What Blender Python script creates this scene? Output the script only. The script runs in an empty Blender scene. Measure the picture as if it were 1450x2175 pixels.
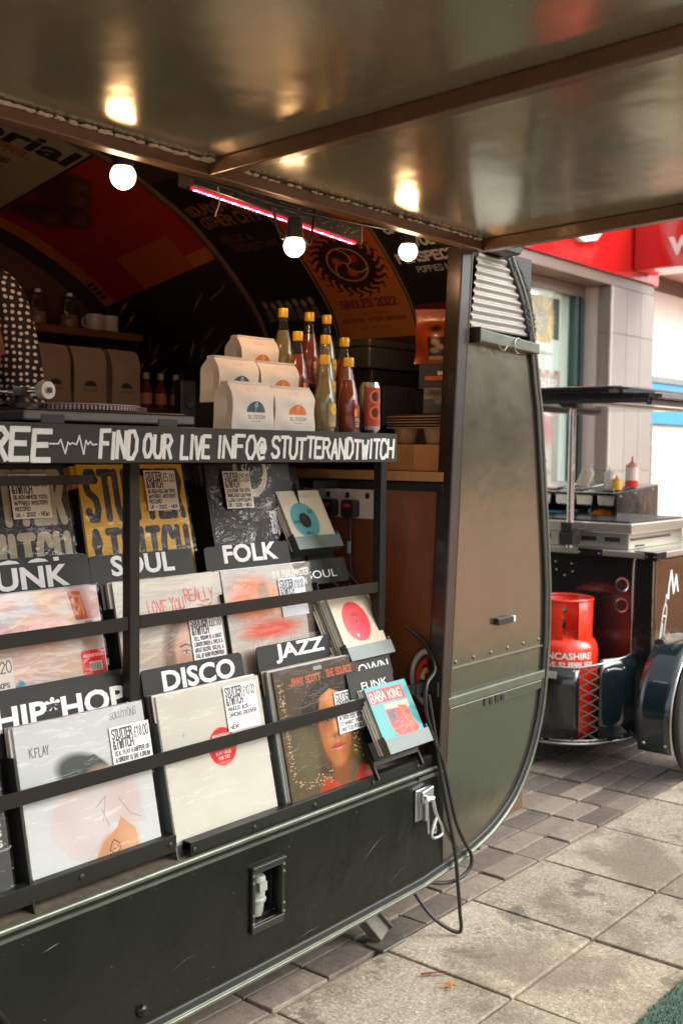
import bpy, bmesh, math, random
import numpy as np
from mathutils import Vector, Matrix
from mathutils.geometry import tessellate_polygon
random.seed(7)
rng = np.random.RandomState(7)
R = math.radians
S = bpy.context.scene
COL = S.collection

# ------------------------------------------------------------------ camera, sky, sun, exposure
cam_d = bpy.data.cameras.new('camera')
cam = bpy.data.objects.new('camera', cam_d)
COL.objects.link(cam)
S.camera = cam
cam_d.sensor_fit = 'VERTICAL'
cam_d.sensor_height = 36.0
cam_d.lens = 38.27
cam_d.clip_start = 0.05
cam_d.clip_end = 400
YAW, PITCH, ROLL = 0.880016, -0.0572435, 0.0112189
fw = Vector((math.sin(YAW) * math.cos(PITCH), math.cos(YAW) * math.cos(PITCH), math.sin(PITCH)))
r0 = Vector((math.cos(YAW), -math.sin(YAW), 0))
u0 = r0.cross(fw)
rr = math.cos(ROLL) * r0 + math.sin(ROLL) * u0
uu = -math.sin(ROLL) * r0 + math.cos(ROLL) * u0
cam.matrix_world = Matrix(((rr.x, uu.x, -fw.x, -2.503), (rr.y, uu.y, -fw.y, -1.693), (rr.z, uu.z, -fw.z, 1.404), (0, 0, 0, 1)))
cam_d.dof.use_dof = True
cam_d.dof.focus_distance = 2.5
cam_d.dof.aperture_fstop = 5.0

SUN_EL, SUN_AZ = R(38), R(152)        # azimuth measured from +Y towards +X
world = bpy.data.worlds.new('World')
S.world = world
world.use_nodes = True
wn, wl = world.node_tree.nodes, world.node_tree.links
sky = wn.new('ShaderNodeTexSky')
sky.sky_type = 'NISHITA'
sky.sun_disc = False
sky.sun_elevation = SUN_EL
sky.sun_rotation = SUN_AZ
sky.air_density = 1.0
sky.dust_density = 4.0
sky.ozone_density = 1.0
hsv = wn.new('ShaderNodeHueSaturation')
hsv.inputs['Saturation'].default_value = 0.12
wl.new(sky.outputs[0], hsv.inputs['Color'])
wl.new(hsv.outputs[0], wn['Background'].inputs['Color'])
wn['Background'].inputs['Strength'].default_value = 0.15
sun_d = bpy.data.lights.new('sun', 'SUN')
sun_d.energy = .85
sun_d.angle = R(55)
sun_d.color = (1.0, 0.90, 0.76)
sun = bpy.data.objects.new('sun', sun_d)
COL.objects.link(sun)
sdir = Vector((math.sin(SUN_AZ) * math.cos(SUN_EL), math.cos(SUN_AZ) * math.cos(SUN_EL), math.sin(SUN_EL)))
sun.rotation_euler = sdir.to_track_quat('Z', 'Y').to_euler()
S.view_settings.view_transform = 'Standard'
S.view_settings.look = 'None'
S.view_settings.gamma = 1
S.view_settings.use_curve_mapping = False
S.view_settings.exposure = 1.27
S.render.engine = 'CYCLES'

# ------------------------------------------------------------------ helpers: objects
WT = {}                                # world translation of every object made here


def link(o, parent=None, loc=(0, 0, 0)):
    COL.objects.link(o)
    loc = Vector(loc)
    if parent is not None:
        o.parent = parent
        o.location = loc - WT[parent.name]
    else:
        o.location = loc
    WT[o.name] = loc
    return o


def tag(o, label=None, cat=None, group=None, kind=None):
    if label: o['label'] = label
    if cat: o['category'] = cat
    if group: o['group'] = group
    if kind: o['kind'] = kind
    return o


def thing(name, label, cat, loc=(0, 0, 0), group=None):
    o = bpy.data.objects.new(name, None)
    o.empty_display_size = 0.05
    link(o, None, loc)
    return tag(o, label, cat, group)


class B:
    """collects shapes in world coordinates, then links them as one mesh object"""

    def __init__(s):
        s.v, s.f, s.uv = [], [], {}

    def add(s, verts, faces, uvs=None):
        n = len(s.v)
        s.v += [tuple(map(float, p)) for p in verts]
        for i, f in enumerate(faces):
            if uvs is not None and uvs[i] is not None:
                s.uv[len(s.f)] = uvs[i]
            s.f.append(tuple(n + k for k in f))
        return s

    def box(s, a, b):
        (x0, y0, z0), (x1, y1, z1) = a, b
        x0, x1 = min(x0, x1), max(x0, x1); y0, y1 = min(y0, y1), max(y0, y1); z0, z1 = min(z0, z1), max(z0, z1)
        return s.add([(x0, y0, z0), (x1, y0, z0), (x1, y1, z0), (x0, y1, z0), (x0, y0, z1), (x1, y0, z1), (x1, y1, z1), (x0, y1, z1)],
                     [(0, 3, 2, 1), (4, 5, 6, 7), (0, 1, 5, 4), (1, 2, 6, 5), (2, 3, 7, 6), (3, 0, 4, 7)])

    def obox(s, c, ax, ay, az):
        """oriented box: centre and three half-axis vectors"""
        c, ax, ay, az = Vector(c), Vector(ax), Vector(ay), Vector(az)
        vs = [c + i * ax + j * ay + k * az for k in (-1, 1) for (i, j) in ((-1, -1), (1, -1), (1, 1), (-1, 1))]
        f = [(0, 3, 2, 1), (4, 5, 6, 7), (0, 1, 5, 4), (1, 2, 6, 5), (2, 3, 7, 6), (3, 0, 4, 7)]
        if ax.cross(ay).dot(az) < 0: f = [q[::-1] for q in f]
        return s.add(vs, f)

    def bar(s, p, q, w, h, up=(0, 0, 1)):
        p, q = Vector(p), Vector(q)
        d = (q - p); n = d.normalized(); up = Vector(up)
        side = n.cross(up).normalized(); upv = side.cross(n)
        return s.obox((p + q) / 2, d / 2, side * w / 2, upv * h / 2)

    def tube(s, pts, r, n=8, caps=True):
        pts = [Vector(p) for p in pts]
        rs = r if isinstance(r, (list, tuple)) else [r] * len(pts)
        vs, fs = [], []
        prev = None
        for i, p in enumerate(pts):
            t = (pts[min(i + 1, len(pts) - 1)] - pts[max(i - 1, 0)]).normalized()
            if prev is None:
                a = t.orthogonal().normalized()
            else:
                a = (prev - prev.dot(t) * t)
                a = a.normalized() if a.length > 1e-6 else t.orthogonal().normalized()
            prev = a
            b = t.cross(a)
            vs += [p + rs[i] * (math.cos(2 * math.pi * k / n) * a + math.sin(2 * math.pi * k / n) * b) for k in range(n)]
        for i in range(len(pts) - 1):
            for k in range(n):
                fs.append((i * n + k, i * n + (k + 1) % n, (i + 1) * n + (k + 1) % n, (i + 1) * n + k))
        if caps:
            fs.append(tuple(range(n))[::-1]); fs.append(tuple((len(pts) - 1) * n + k for k in range(n)))
        return s.add(vs, fs)

    def lathe(s, prof, c=(0, 0, 0), n=20, axis=(0, 0, 1), sx=1.0):
        c, ax = Vector(c), Vector(axis).normalized()
        a = Vector((1, 0, 0)) if abs(ax.z) > .9 else ax.orthogonal().normalized()
        b = ax.cross(a)
        vs, fs = [], []
        for (r, z) in prof:
            vs += [c + ax * z + max(r, 1e-5) * (math.cos(2 * math.pi * k / n) * a * sx + math.sin(2 * math.pi * k / n) * b) for k in range(n)]
        for i in range(len(prof) - 1):
            for k in range(n):
                fs.append((i * n + k, i * n + (k + 1) % n, (i + 1) * n + (k + 1) % n, (i + 1) * n + k))
        fs.append(tuple(range(n))[::-1]); fs.append(tuple((len(prof) - 1) * n + k for k in range(n)))
        return s.add(vs, fs)

    def prism(s, outer, depth, at, holes=()):
        """outline (and holes) in 2D, extruded; at(u, v, d) gives the 3D point"""
        loops = [list(outer)] + [list(h) for h in holes]
        flat = [p for l in loops for p in l]
        tris = tessellate_polygon([[Vector((p[0], p[1], 0)) for p in l] for l in loops])
        n = len(flat)
        vs = [at(p[0], p[1], 0) for p in flat] + [at(p[0], p[1], depth) for p in flat]
        fs = []
        for t in tris:
            a, b, c = (Vector(flat[k]) for k in t)
            if (b - a).cross(c - a) < 0: t = t[::-1]
            fs.append(tuple(t)); fs.append(tuple(n + k for k in t[::-1]))
        off = 0
        for l in loops:
            m = len(l)
            for k in range(m):
                i, j = off + k, off + (k + 1) % m
                fs.append((i, n + i, n + j, j))
            off += m
        return s.add(vs, fs)

    def sheet(s, P, nu, nv, uv=True):
        vs = [P(i / nu, j / nv) for j in range(nv + 1) for i in range(nu + 1)]
        fs, us = [], []
        for j in range(nv):
            for i in range(nu):
                fs.append((j * (nu + 1) + i, j * (nu + 1) + i + 1, (j + 1) * (nu + 1) + i + 1, (j + 1) * (nu + 1) + i))
                us.append([(i / nu, j / nv), ((i + 1) / nu, j / nv), ((i + 1) / nu, (j + 1) / nv), (i / nu, (j + 1) / nv)])
        return s.add(vs, fs, us)

    def mesh(s, name, mat, smooth=None, bevel=0, seg=1, recalc=True, org=(0, 0, 0)):
        me = bpy.data.meshes.new(name)
        org = Vector(org)
        me.from_pydata([Vector(p) - org for p in s.v], [], s.f)
        if s.uv:
            ul = me.uv_layers.new(name='UVMap')
            for fi, p in enumerate(me.polygons):
                u = s.uv.get(fi)
                for k, li in enumerate(p.loop_indices):
                    ul.data[li].uv = u[k] if u else (0.004, 0.004)
        bm = bmesh.new(); bm.from_mesh(me)
        if recalc: bmesh.ops.recalc_face_normals(bm, faces=bm.faces)
        if bevel:
            es = [e for e in bm.edges if len(e.link_faces) == 2 and e.calc_face_angle(0) > R(28)]
            bmesh.ops.bevel(bm, geom=es, offset=bevel, offset_type='OFFSET', segments=seg, profile=.5, affect='EDGES', clamp_overlap=True)
        bm.to_mesh(me); bm.free()
        if smooth:
            me.polygons.foreach_set('use_smooth', [True] * len(me.polygons))
            me.set_sharp_from_angle(angle=R(smooth))
        me.materials.append(mat)
        me.update()
        return me

    def build(s, name, mat, parent=None, smooth=None, bevel=0, seg=1, recalc=True, loc=None):
        """loc: where the object's origin sits (default: at its parent)"""
        org = Vector(loc) if loc is not None else (WT[parent.name] if parent is not None else Vector((0, 0, 0)))
        o = bpy.data.objects.new(name, s.mesh(name, mat, smooth, bevel, seg, recalc, org))
        return link(o, parent, org)


def put(name, me, parent, loc, rot=(0, 0, 0)):
    o = bpy.data.objects.new(name, me)
    link(o, parent, loc)
    o.rotation_euler = rot
    return o


def move_tree(o, d):
    pass


def XZ(y0):
    return lambda u, v, d: (u, y0 + d, v)


def YZ(x0):
    return lambda u, v, d: (x0 + d, u, v)


def XY(z0):
    return lambda u, v, d: (u, v, z0 + d)


def rrect(x0, y0, x1, y1, r, n=4):
    pts = []
    for (cx, cy, a) in ((x1 - r, y0 + r, -90), (x1 - r, y1 - r, 0), (x0 + r, y1 - r, 90), (x0 + r, y0 + r, 180)):
        for k in range(n + 1):
            t = R(a + 90 * k / n)
            pts.append((cx + r * math.cos(t), cy + r * math.sin(t)))
    return pts


def spline(pts, n=6):
    pts = [Vector(p) for p in pts]
    out = []
    for i in range(len(pts) - 1):
        p0, p1, p2, p3 = pts[max(i - 1, 0)], pts[i], pts[i + 1], pts[min(i + 2, len(pts) - 1)]
        for k in range(n):
            t = k / n
            out.append(.5 * ((2 * p1) + (p2 - p0) * t + (2 * p0 - 5 * p1 + 4 * p2 - p3) * t * t + (3 * p1 - p0 - 3 * p2 + p3) * t ** 3))
    out.append(pts[-1])
    return out


# ------------------------------------------------------------------ helpers: materials
MATS = {}


def mat(name, base, rough=.5, metal=0.0, var=None, bump=None, coat=0, spec=None, rough_var=None, flecks=None, stretch=None, aniso=None, emit=None, rnd=None, trans=None, sheen=None, stain=None):
    """procedural Principled material. var=(scale, amount, colour2), bump=(scale, strength), flecks=(scale, size, colour), rnd=per-object value spread"""
    m = bpy.data.materials.new(name)
    m.use_nodes = True
    nt = m.node_tree
    N, L = nt.nodes, nt.links
    p = N['Principled BSDF']
    p.inputs['Roughness'].default_value = rough
    p.inputs['Metallic'].default_value = metal
    if coat: p.inputs['Coat Weight'].default_value = coat; p.inputs['Coat Roughness'].default_value = .08
    if spec is not None: p.inputs['Specular IOR Level'].default_value = spec
    if aniso: p.inputs['Anisotropic'].default_value = aniso
    if trans: p.inputs['Transmission Weight'].default_value = trans
    if sheen: p.inputs['Sheen Weight'].default_value = sheen
    geo = N.new('ShaderNodeNewGeometry')
    vec = geo.outputs['Position']
    if stretch:
        mp = N.new('ShaderNodeMapping'); mp.inputs['Scale'].default_value = stretch
        L.new(vec, mp.inputs['Vector']); vec = mp.outputs[0]
    rgb = N.new('ShaderNodeRGB'); rgb.outputs[0].default_value = (*base, 1)
    out = rgb.outputs[0]

    def noise(scale, det=5, ro=.6):
        n = N.new('ShaderNodeTexNoise'); n.inputs['Scale'].default_value = scale
        n.inputs['Detail'].default_value = det; n.inputs['Roughness'].default_value = ro
        L.new(vec, n.inputs['Vector']); return n.outputs['Fac']

    def ramp(x, lo, hi):
        r = N.new('ShaderNodeMapRange'); r.inputs[1].default_value = lo; r.inputs[2].default_value = hi
        L.new(x, r.inputs[0]); return r.outputs[0]

    def mixc(fac, a, b):
        mx = N.new('ShaderNodeMix'); mx.data_type = 'RGBA'
        if isinstance(fac, float): mx.inputs[0].default_value = fac
        else: L.new(fac, mx.inputs[0])
        for sock, v in ((mx.inputs[6], a), (mx.inputs[7], b)):
            if isinstance(v, tuple): sock.default_value = (*v, 1)
            else: L.new(v, sock)
        return mx.outputs[2]

    def mul(x, k):
        q = N.new('ShaderNodeMath'); q.operation = 'MULTIPLY'; L.new(x, q.inputs[0]); q.inputs[1].default_value = k
        return q.outputs[0]

    if var:
        vs = var if isinstance(var, list) else [var]
        for (sc, am, c2) in vs:
            out = mixc(mul(ramp(noise(sc), .38, .68), am), out, c2)
    if stain:
        for (sc, lo, hi, am, c2) in stain:
            out = mixc(mul(ramp(noise(sc, 9, .68), lo, hi), am), out, c2)
    if flecks:
        fs = flecks if isinstance(flecks, list) else [flecks]
        for (sc, size, c2) in fs:
            v = N.new('ShaderNodeTexVoronoi'); v.inputs['Scale'].default_value = sc; L.new(vec, v.inputs['Vector'])
            out = mixc(ramp(v.outputs['Distance'], size, size * .6), out, c2)
    if rnd:
        oi = N.new('ShaderNodeObjectInfo')
        mr = N.new('ShaderNodeMapRange'); mr.inputs[3].default_value = 1 - rnd; mr.inputs[4].default_value = 1 + rnd
        L.new(oi.outputs['Random'], mr.inputs[0])
        h = N.new('ShaderNodeHueSaturation'); L.new(out, h.inputs['Color']); L.new(mr.outputs[0], h.inputs['Value'])
        out = h.outputs[0]
    L.new(out, p.inputs['Base Color'])
    if rough_var:
        sc, am = rough_var
        mr = N.new('ShaderNodeMapRange'); mr.inputs[1].default_value = .3; mr.inputs[2].default_value = .7
        mr.inputs[3].default_value = max(rough - am, .02); mr.inputs[4].default_value = rough + am
        L.new(noise(sc), mr.inputs[0]); L.new(mr.outputs[0], p.inputs['Roughness'])
    if bump:
        bs = bump if isinstance(bump, list) else [bump]
        prev = None
        for (sc, st) in bs:
            b = N.new('ShaderNodeBump'); b.inputs['Strength'].default_value = 1.0; b.inputs['Distance'].default_value = st
            L.new(noise(sc, 4), b.inputs['Height'])
            if prev: L.new(prev, b.inputs['Normal'])
            prev = b.outputs[0]
        L.new(prev, p.inputs['Normal'])
        if coat: L.new(prev, p.inputs['Coat Normal'])
    if emit:
        p.inputs['Emission Color'].default_value = (*emit[0], 1); p.inputs['Emission Strength'].default_value = emit[1]
    MATS[name] = m
    return m


def art_mat(name, arr, rough=.4, coat=0, bump=None, raw=False):
    """flat print computed here, pixel by pixel, and wrapped on by UV"""
    hh, ww = arr.shape[:2]
    img = bpy.data.images.new(name, ww, hh)
    img.colorspace_settings.name = 'Non-Color'
    px = np.ones((hh, ww, 4), np.float32)
    if not raw:
        lum = arr.mean(axis=2, keepdims=True)
        arr = lum + (arr - lum) * 1.3
    px[..., :3] = np.clip(arr[::-1], 0, 1) ** (1.0 if raw else 1.4) * (.95 if raw else .74)
    img.pixels.foreach_set(px.ravel())
    img.pack()
    m = bpy.data.materials.new(name)
    m.use_nodes = True
    N, L = m.node_tree.nodes, m.node_tree.links
    p = N['Principled BSDF']
    t = N.new('ShaderNodeTexImage'); t.image = img; t.extension = 'EXTEND'
    L.new(t.outputs[0], p.inputs['Base Color'])
    p.inputs['Roughness'].default_value = rough
    if coat: p.inputs['Coat Weight'].default_value = coat; p.inputs['Coat Roughness'].default_value = .1
    if bump:
        geo = N.new('ShaderNodeNewGeometry')
        n = N.new('ShaderNodeTexNoise'); n.inputs['Scale'].default_value = bump[0]
        L.new(geo.outputs['Position'], n.inputs['Vector'])
        b = N.new('ShaderNodeBump'); b.inputs['Distance'].default_value = bump[1]
        L.new(n.outputs['Fac'], b.inputs['Height']); L.new(b.outputs[0], p.inputs['Normal'])
    return m


def schlick(N, L, f0, gain=1.0):
    lw = N.new('ShaderNodeLayerWeight'); lw.inputs['Blend'].default_value = .5
    pw = N.new('ShaderNodeMath'); pw.operation = 'POWER'; L.new(lw.outputs['Facing'], pw.inputs[0]); pw.inputs[1].default_value = 5
    ma = N.new('ShaderNodeMath'); ma.operation = 'MULTIPLY_ADD'; L.new(pw.outputs[0], ma.inputs[0]); ma.inputs[1].default_value = (1 - f0) * gain; ma.inputs[2].default_value = f0
    return ma.outputs[0]


def film_mat(name, scale, dist, stretch, rough=.12, ior=1.45, milky=.04):
    """clear wrinkled plastic: mostly see-through, shiny by Fresnel"""
    m = bpy.data.materials.new(name)
    m.use_nodes = True
    N, L = m.node_tree.nodes, m.node_tree.links
    for n in list(N): N.remove(n)
    o = N.new('ShaderNodeOutputMaterial'); tr = N.new('ShaderNodeBsdfTransparent'); gl = N.new('ShaderNodeBsdfGlossy')
    tr.inputs[0].default_value = (.97, .97, .97, 1)
    gl.inputs['Roughness'].default_value = rough
    df = N.new('ShaderNodeBsdfDiffuse'); df.inputs[0].default_value = (.8, .8, .78, 1)
    mx = N.new('ShaderNodeMixShader'); m2 = N.new('ShaderNodeMixShader'); m2.inputs[0].default_value = milky
    L.new(schlick(N, L, ((ior - 1) / (ior + 1)) ** 2), mx.inputs[0]); L.new(tr.outputs[0], mx.inputs[1]); L.new(gl.outputs[0], mx.inputs[2])
    L.new(mx.outputs[0], m2.inputs[1]); L.new(df.outputs[0], m2.inputs[2]); L.new(m2.outputs[0], o.inputs[0])
    oi = N.new('ShaderNodeObjectInfo')
    geo = N.new('ShaderNodeNewGeometry')
    va = N.new('ShaderNodeVectorMath'); va.operation = 'MULTIPLY_ADD'; va.inputs[1].default_value = (1, 1, 1)
    sc = N.new('ShaderNodeVectorMath'); sc.operation = 'SCALE'; sc.inputs[0].default_value = (13, 7, 5)
    L.new(oi.outputs['Random'], sc.inputs['Scale'])
    L.new(geo.outputs['Position'], va.inputs[0]); L.new(sc.outputs[0], va.inputs[2])
    mp = N.new('ShaderNodeMapping'); mp.inputs['Scale'].default_value = stretch; mp.inputs['Rotation'].default_value = (0, .5, 0)
    L.new(va.outputs[0], mp.inputs[0])
    n = N.new('ShaderNodeTexNoise'); n.inputs['Scale'].default_value = scale; n.inputs['Detail'].default_value = 3
    n.inputs['Distortion'].default_value = .6
    L.new(mp.outputs[0], n.inputs['Vector'])
    b = N.new('ShaderNodeBump'); b.inputs['Distance'].default_value = dist
    L.new(n.outputs['Fac'], b.inputs['Height'])
    L.new(b.outputs[0], gl.inputs['Normal'])
    return m


def glass_mat(name, tint=(1, 1, 1), rough=.0, ior=1.5):
    m = bpy.data.materials.new(name)
    m.use_nodes = True
    N, L = m.node_tree.nodes, m.node_tree.links
    for n in list(N): N.remove(n)
    o = N.new('ShaderNodeOutputMaterial'); tr = N.new('ShaderNodeBsdfTransparent'); gl = N.new('ShaderNodeBsdfGlossy')
    tr.inputs[0].default_value = (*tint, 1); gl.inputs['Roughness'].default_value = rough
    mx = N.new('ShaderNodeMixShader')
    L.new(schlick(N, L, ((ior - 1) / (ior + 1)) ** 2), mx.inputs[0]); L.new(tr.outputs[0], mx.inputs[1]); L.new(gl.outputs[0], mx.inputs[2]); L.new(mx.outputs[0], o.inputs[0])
    return m


# ------------------------------------------------------------------ helpers: lettering
GL = {
 'A': [[(0, 0), (.5, 1), (1, 0)], [(.2, .36), (.8, .36)]], 'B': [[(0, 0), (0, 1), (.7, 1), (.9, .78), (.65, .54), (0, .54)], [(.65, .54), (1, .28), (.75, 0), (0, 0)]],
 'C': [[(1, .82), (.75, 1), (.25, 1), (0, .75), (0, .25), (.25, 0), (.75, 0), (1, .18)]], 'D': [[(0, 0), (0, 1), (.6, 1), (1, .7), (1, .3), (.6, 0), (0, 0)]],
 'E': [[(1, 1), (0, 1), (0, 0), (1, 0)], [(0, .52), (.8, .52)]], 'F': [[(1, 1), (0, 1), (0, 0)], [(0, .52), (.8, .52)]],
 'G': [[(1, .82), (.75, 1), (.25, 1), (0, .75), (0, .25), (.25, 0), (.75, 0), (1, .2), (1, .45), (.6, .45)]], 'H': [[(0, 0), (0, 1)], [(1, 0), (1, 1)], [(0, .5), (1, .5)]],
 'I': [[(.5, 0), (.5, 1)]], 'J': [[(.9, 1), (.9, .2), (.65, 0), (.25, 0), (0, .25)]], 'K': [[(0, 0), (0, 1)], [(1, 1), (0, .42)], [(.3, .58), (1, 0)]],
 'L': [[(0, 1), (0, 0), (1, 0)]], 'M': [[(0, 0), (0, 1), (.5, .35), (1, 1), (1, 0)]], 'N': [[(0, 0), (0, 1), (1, 0), (1, 1)]],
 'O': [[(.3, 0), (0, .28), (0, .72), (.3, 1), (.7, 1), (1, .72), (1, .28), (.7, 0), (.3, 0)]], 'P': [[(0, 0), (0, 1), (.7, 1), (1, .78), (.7, .5), (0, .5)]],
 'Q': [[(.3, 0), (0, .28), (0, .72), (.3, 1), (.7, 1), (1, .72), (1, .28), (.7, 0), (.3, 0)], [(.6, .3), (1, -.05)]], 'R': [[(0, 0), (0, 1), (.7, 1), (1, .78), (.7, .52), (0, .52)], [(.5, .52), (1, 0)]],
 'S': [[(1, .84), (.75, 1), (.25, 1), (0, .8), (.15, .58), (.85, .42), (1, .2), (.75, 0), (.25, 0), (0, .16)]], 'T': [[(0, 1), (1, 1)], [(.5, 1), (.5, 0)]],
 'U': [[(0, 1), (0, .25), (.25, 0), (.75, 0), (1, .25), (1, 1)]], 'V': [[(0, 1), (.5, 0), (1, 1)]], 'W': [[(0, 1), (.25, 0), (.5, .7), (.75, 0), (1, 1)]],
 'X': [[(0, 0), (1, 1)], [(0, 1), (1, 0)]], 'Y': [[(0, 1), (.5, .5), (1, 1)], [(.5, .5), (.5, 0)]], 'Z': [[(0, 1), (1, 1), (0, 0), (1, 0)]],
 '0': [[(.3, 0), (0, .28), (0, .72), (.3, 1), (.7, 1), (1, .72), (1, .28), (.7, 0), (.3, 0)]], '1': [[(.2, .75), (.55, 1), (.55, 0)]], '2': [[(0, .78), (.3, 1), (.7, 1), (1, .75), (0, 0), (1, 0)]],
 '3': [[(0, 1), (1, 1), (.45, .58), (1, .3), (.6, 0), (0, .12)]], '4': [[(.8, 0), (.8, 1), (0, .3), (1, .3)]], '5': [[(.95, 1), (.1, 1), (.05, .55), (.6, .6), (1, .3), (.6, 0), (0, .1)]],
 '6': [[(.85, 1), (.2, .6), (0, .25), (.3, 0), (.7, 0), (1, .25), (.7, .5), (.1, .4)]], '8': [[(.5, .52), (.1, .75), (.5, 1), (.9, .75), (.5, .52), (0, .25), (.5, 0), (1, .25), (.5, .52)]],
 '9': [[(.9, .6), (.5, .45), (.1, .7), (.5, 1), (.9, .75), (.9, .3), (.6, 0)]], '&': [[(1, 0), (.15, .75), (.35, 1), (.6, .78), (0, .3), (.2, 0), (.6, 0), (.95, .4)]],
 '@': [[(.68, .35), (.5, .3), (.35, .5), (.5, .7), (.68, .62), (.7, .33), (.85, .3), (1, .5), (.8, .9), (.4, .98), (.05, .7), (.05, .3), (.35, 0), (.85, .05)]],
 '£': [[(.95, .85), (.7, 1), (.4, .9), (.3, .6), (.3, .2), (.1, 0), (1, 0)], [(.05, .5), (.75, .5)]], '!': [[(.5, 1), (.5, .3)], [(.5, .06), (.5, 0)]], '.': [[(.3, .05), (.5, 0)]],
 ',': [[(.5, .1), (.3, -.15)]], '-': [[(.1, .45), (.9, .45)]], '+': [[(.1, .45), (.9, .45)], [(.5, .15), (.5, .75)]], '/': [[(0, 0), (1, 1)]], '?': [[(0, .8), (.4, 1), (.9, .8), (.5, .5), (.5, .25)], [(.5, .05), (.5, 0)]],
 "'": [[(.5, 1), (.4, .8)]], '*': [[(.5, .25), (.5, .75)], [(.25, .38), (.75, .62)], [(.25, .62), (.75, .38)]], ':': [[(.5, .7), (.5, .66)], [(.5, .2), (.5, .16)]], '#': [[(.3, 0), (.4, 1)], [(.6, 0), (.7, 1)], [(0, .35), (1, .35)], [(0, .65), (1, .65)]],
}


def letters(text, x0, y0, w, h, gap=.25, jit=0, slant=0, lower=.0):
    """strokes (lists of 2D points, y up) of a line of text fitted in width w"""
    text = text.upper()
    wid = [0.45 if c in "I.!':" else .6 if c == ' ' else 1.0 for c in text]
    tot = sum(wid) + gap * (len(text) - 1)
    k = w / tot
    out, x = [], x0
    for c, cw in zip(text, wid):
        jx, jy, js = (random.uniform(-jit, jit) for _ in range(3))
        for st in GL.get(c, []):
            q = []
            for (a, b) in st:
                if c in "I.!':": a = .5 + (a - .5) * .6
                yy = b * h * (1 + js)
                q.append((x + a * cw * k + slant * yy + jx * k, y0 + yy + jy * h))
            out.append(q)
        x += (cw + gap) * k
    return out


class Art:
    """a little painter on a numpy array; unit coordinates, y down"""

    def __init__(s, w, h, bg):
        s.w, s.h = w, h
        s.a = np.zeros((h, w, 3), np.float32) + np.array(bg, np.float32)
        s.X, s.Y = np.meshgrid((np.arange(w) + .5) / w, (np.arange(h) + .5) / h)
        s.asp = h / w

    def _mix(s, sl, m, col):
        m = m[..., None]
        s.a[sl] = s.a[sl] * (1 - m) + np.array(col, np.float32) * m

    def ell(s, cx, cy, rx, ry, col, soft=.02, rot=0, op=1):
        dx, dy = s.X - cx, (s.Y - cy) * s.asp
        c, n = math.cos(rot), math.sin(rot)
        u, v = (dx * c + dy * n) / rx, (-dx * n + dy * c) / (ry * s.asp)
        d = np.sqrt(u * u + v * v)
        k = max(soft / min(rx, ry), .004)
        s._mix(np.s_[:], np.clip((1 + k - d) / (2 * k), 0, 1) * op, col)
        return s

    def rect(s, x0, y0, x1, y1, col, op=1):
        a, b, c, d = int(round(x0 * s.w)), int(round(x1 * s.w)), int(round(y0 * s.h)), int(round(y1 * s.h))
        a, c = max(a, 0), max(c, 0)
        sl = np.s_[c:d, a:b]
        s._mix(sl, np.full(s.a[sl].shape[:2], op, np.float32), col)
        return s

    def poly(s, pts, col, op=1):
        ins = np.zeros(s.X.shape, bool)
        n = len(pts)
        for i in range(n):
            (x0, y0), (x1, y1) = pts[i], pts[(i + 1) % n]
            if abs(y1 - y0) < 1e-9: continue
            c = ((y0 > s.Y) != (y1 > s.Y)) & (s.X < (x1 - x0) * (s.Y - y0) / (y1 - y0) + x0)
            ins ^= c
        s._mix(np.s_[:], ins.astype(np.float32) * op, col)
        return s

    def line(s, pts, wd, col, op=1):
        for (x0, y0), (x1, y1) in zip(pts[:-1], pts[1:]):
            a, b = int((min(x0, x1) - wd) * s.w) - 2, int((max(x0, x1) + wd) * s.w) + 3
            c, d = int((min(y0, y1) - wd / s.asp) * s.h) - 2, int((max(y0, y1) + wd / s.asp) * s.h) + 3
            a, c = max(a, 0), max(c, 0)
            if a >= s.w or c >= s.h or b <= 0 or d <= 0: continue
            sl = np.s_[c:d, a:b]
            X, Y = s.X[sl], s.Y[sl] * s.asp
            ax, ay, bx, by = x0, y0 * s.asp, x1, y1 * s.asp
            L2 = (bx - ax) ** 2 + (by - ay) ** 2 + 1e-12
            t = np.clip(((X - ax) * (bx - ax) + (Y - ay) * (by - ay)) / L2, 0, 1)
            dd = np.sqrt((X - ax - t * (bx - ax)) ** 2 + (Y - ay - t * (by - ay)) ** 2)
            s._mix(sl, np.clip((wd / 2 - dd) * s.w + .5, 0, 1) * op, col)
        return s

    def text(s, t, x, y, w, h, wd, col, gap=.25, jit=0, slant=0, op=1):
        """baseline at y (down), height h"""
        for st in letters(t, x, 0, w, h, gap, jit, slant / max(s.asp, .1) if slant else 0):
            s.line([(a, y - b) for a, b in st], wd, col, op)
        return s

    def noise(s, amt, cells=40, col=None):
        g = rng.rand(cells + 2, cells + 2).astype(np.float32)
        xi, yi = s.X * cells, s.Y * cells
        a, b = xi.astype(int), yi.astype(int)
        fx, fy = xi - a, yi - b
        v = (g[b, a] * (1 - fx) + g[b, a + 1] * fx) * (1 - fy) + (g[b + 1, a] * (1 - fx) + g[b + 1, a + 1] * fx) * fy
        if col is None: s.a *= (1 + amt * (v[..., None] - .5) * 2)
        else: s._mix(np.s_[:], np.clip((v - .55) * 4, 0, 1) * amt, col)
        return s

    def grad(s, c0, c1, p=1):
        t = (s.Y ** p)[..., None]
        s.a[:] = np.array(c0, np.float32) * (1 - t) + np.array(c1, np.float32) * t
        return s


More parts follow.
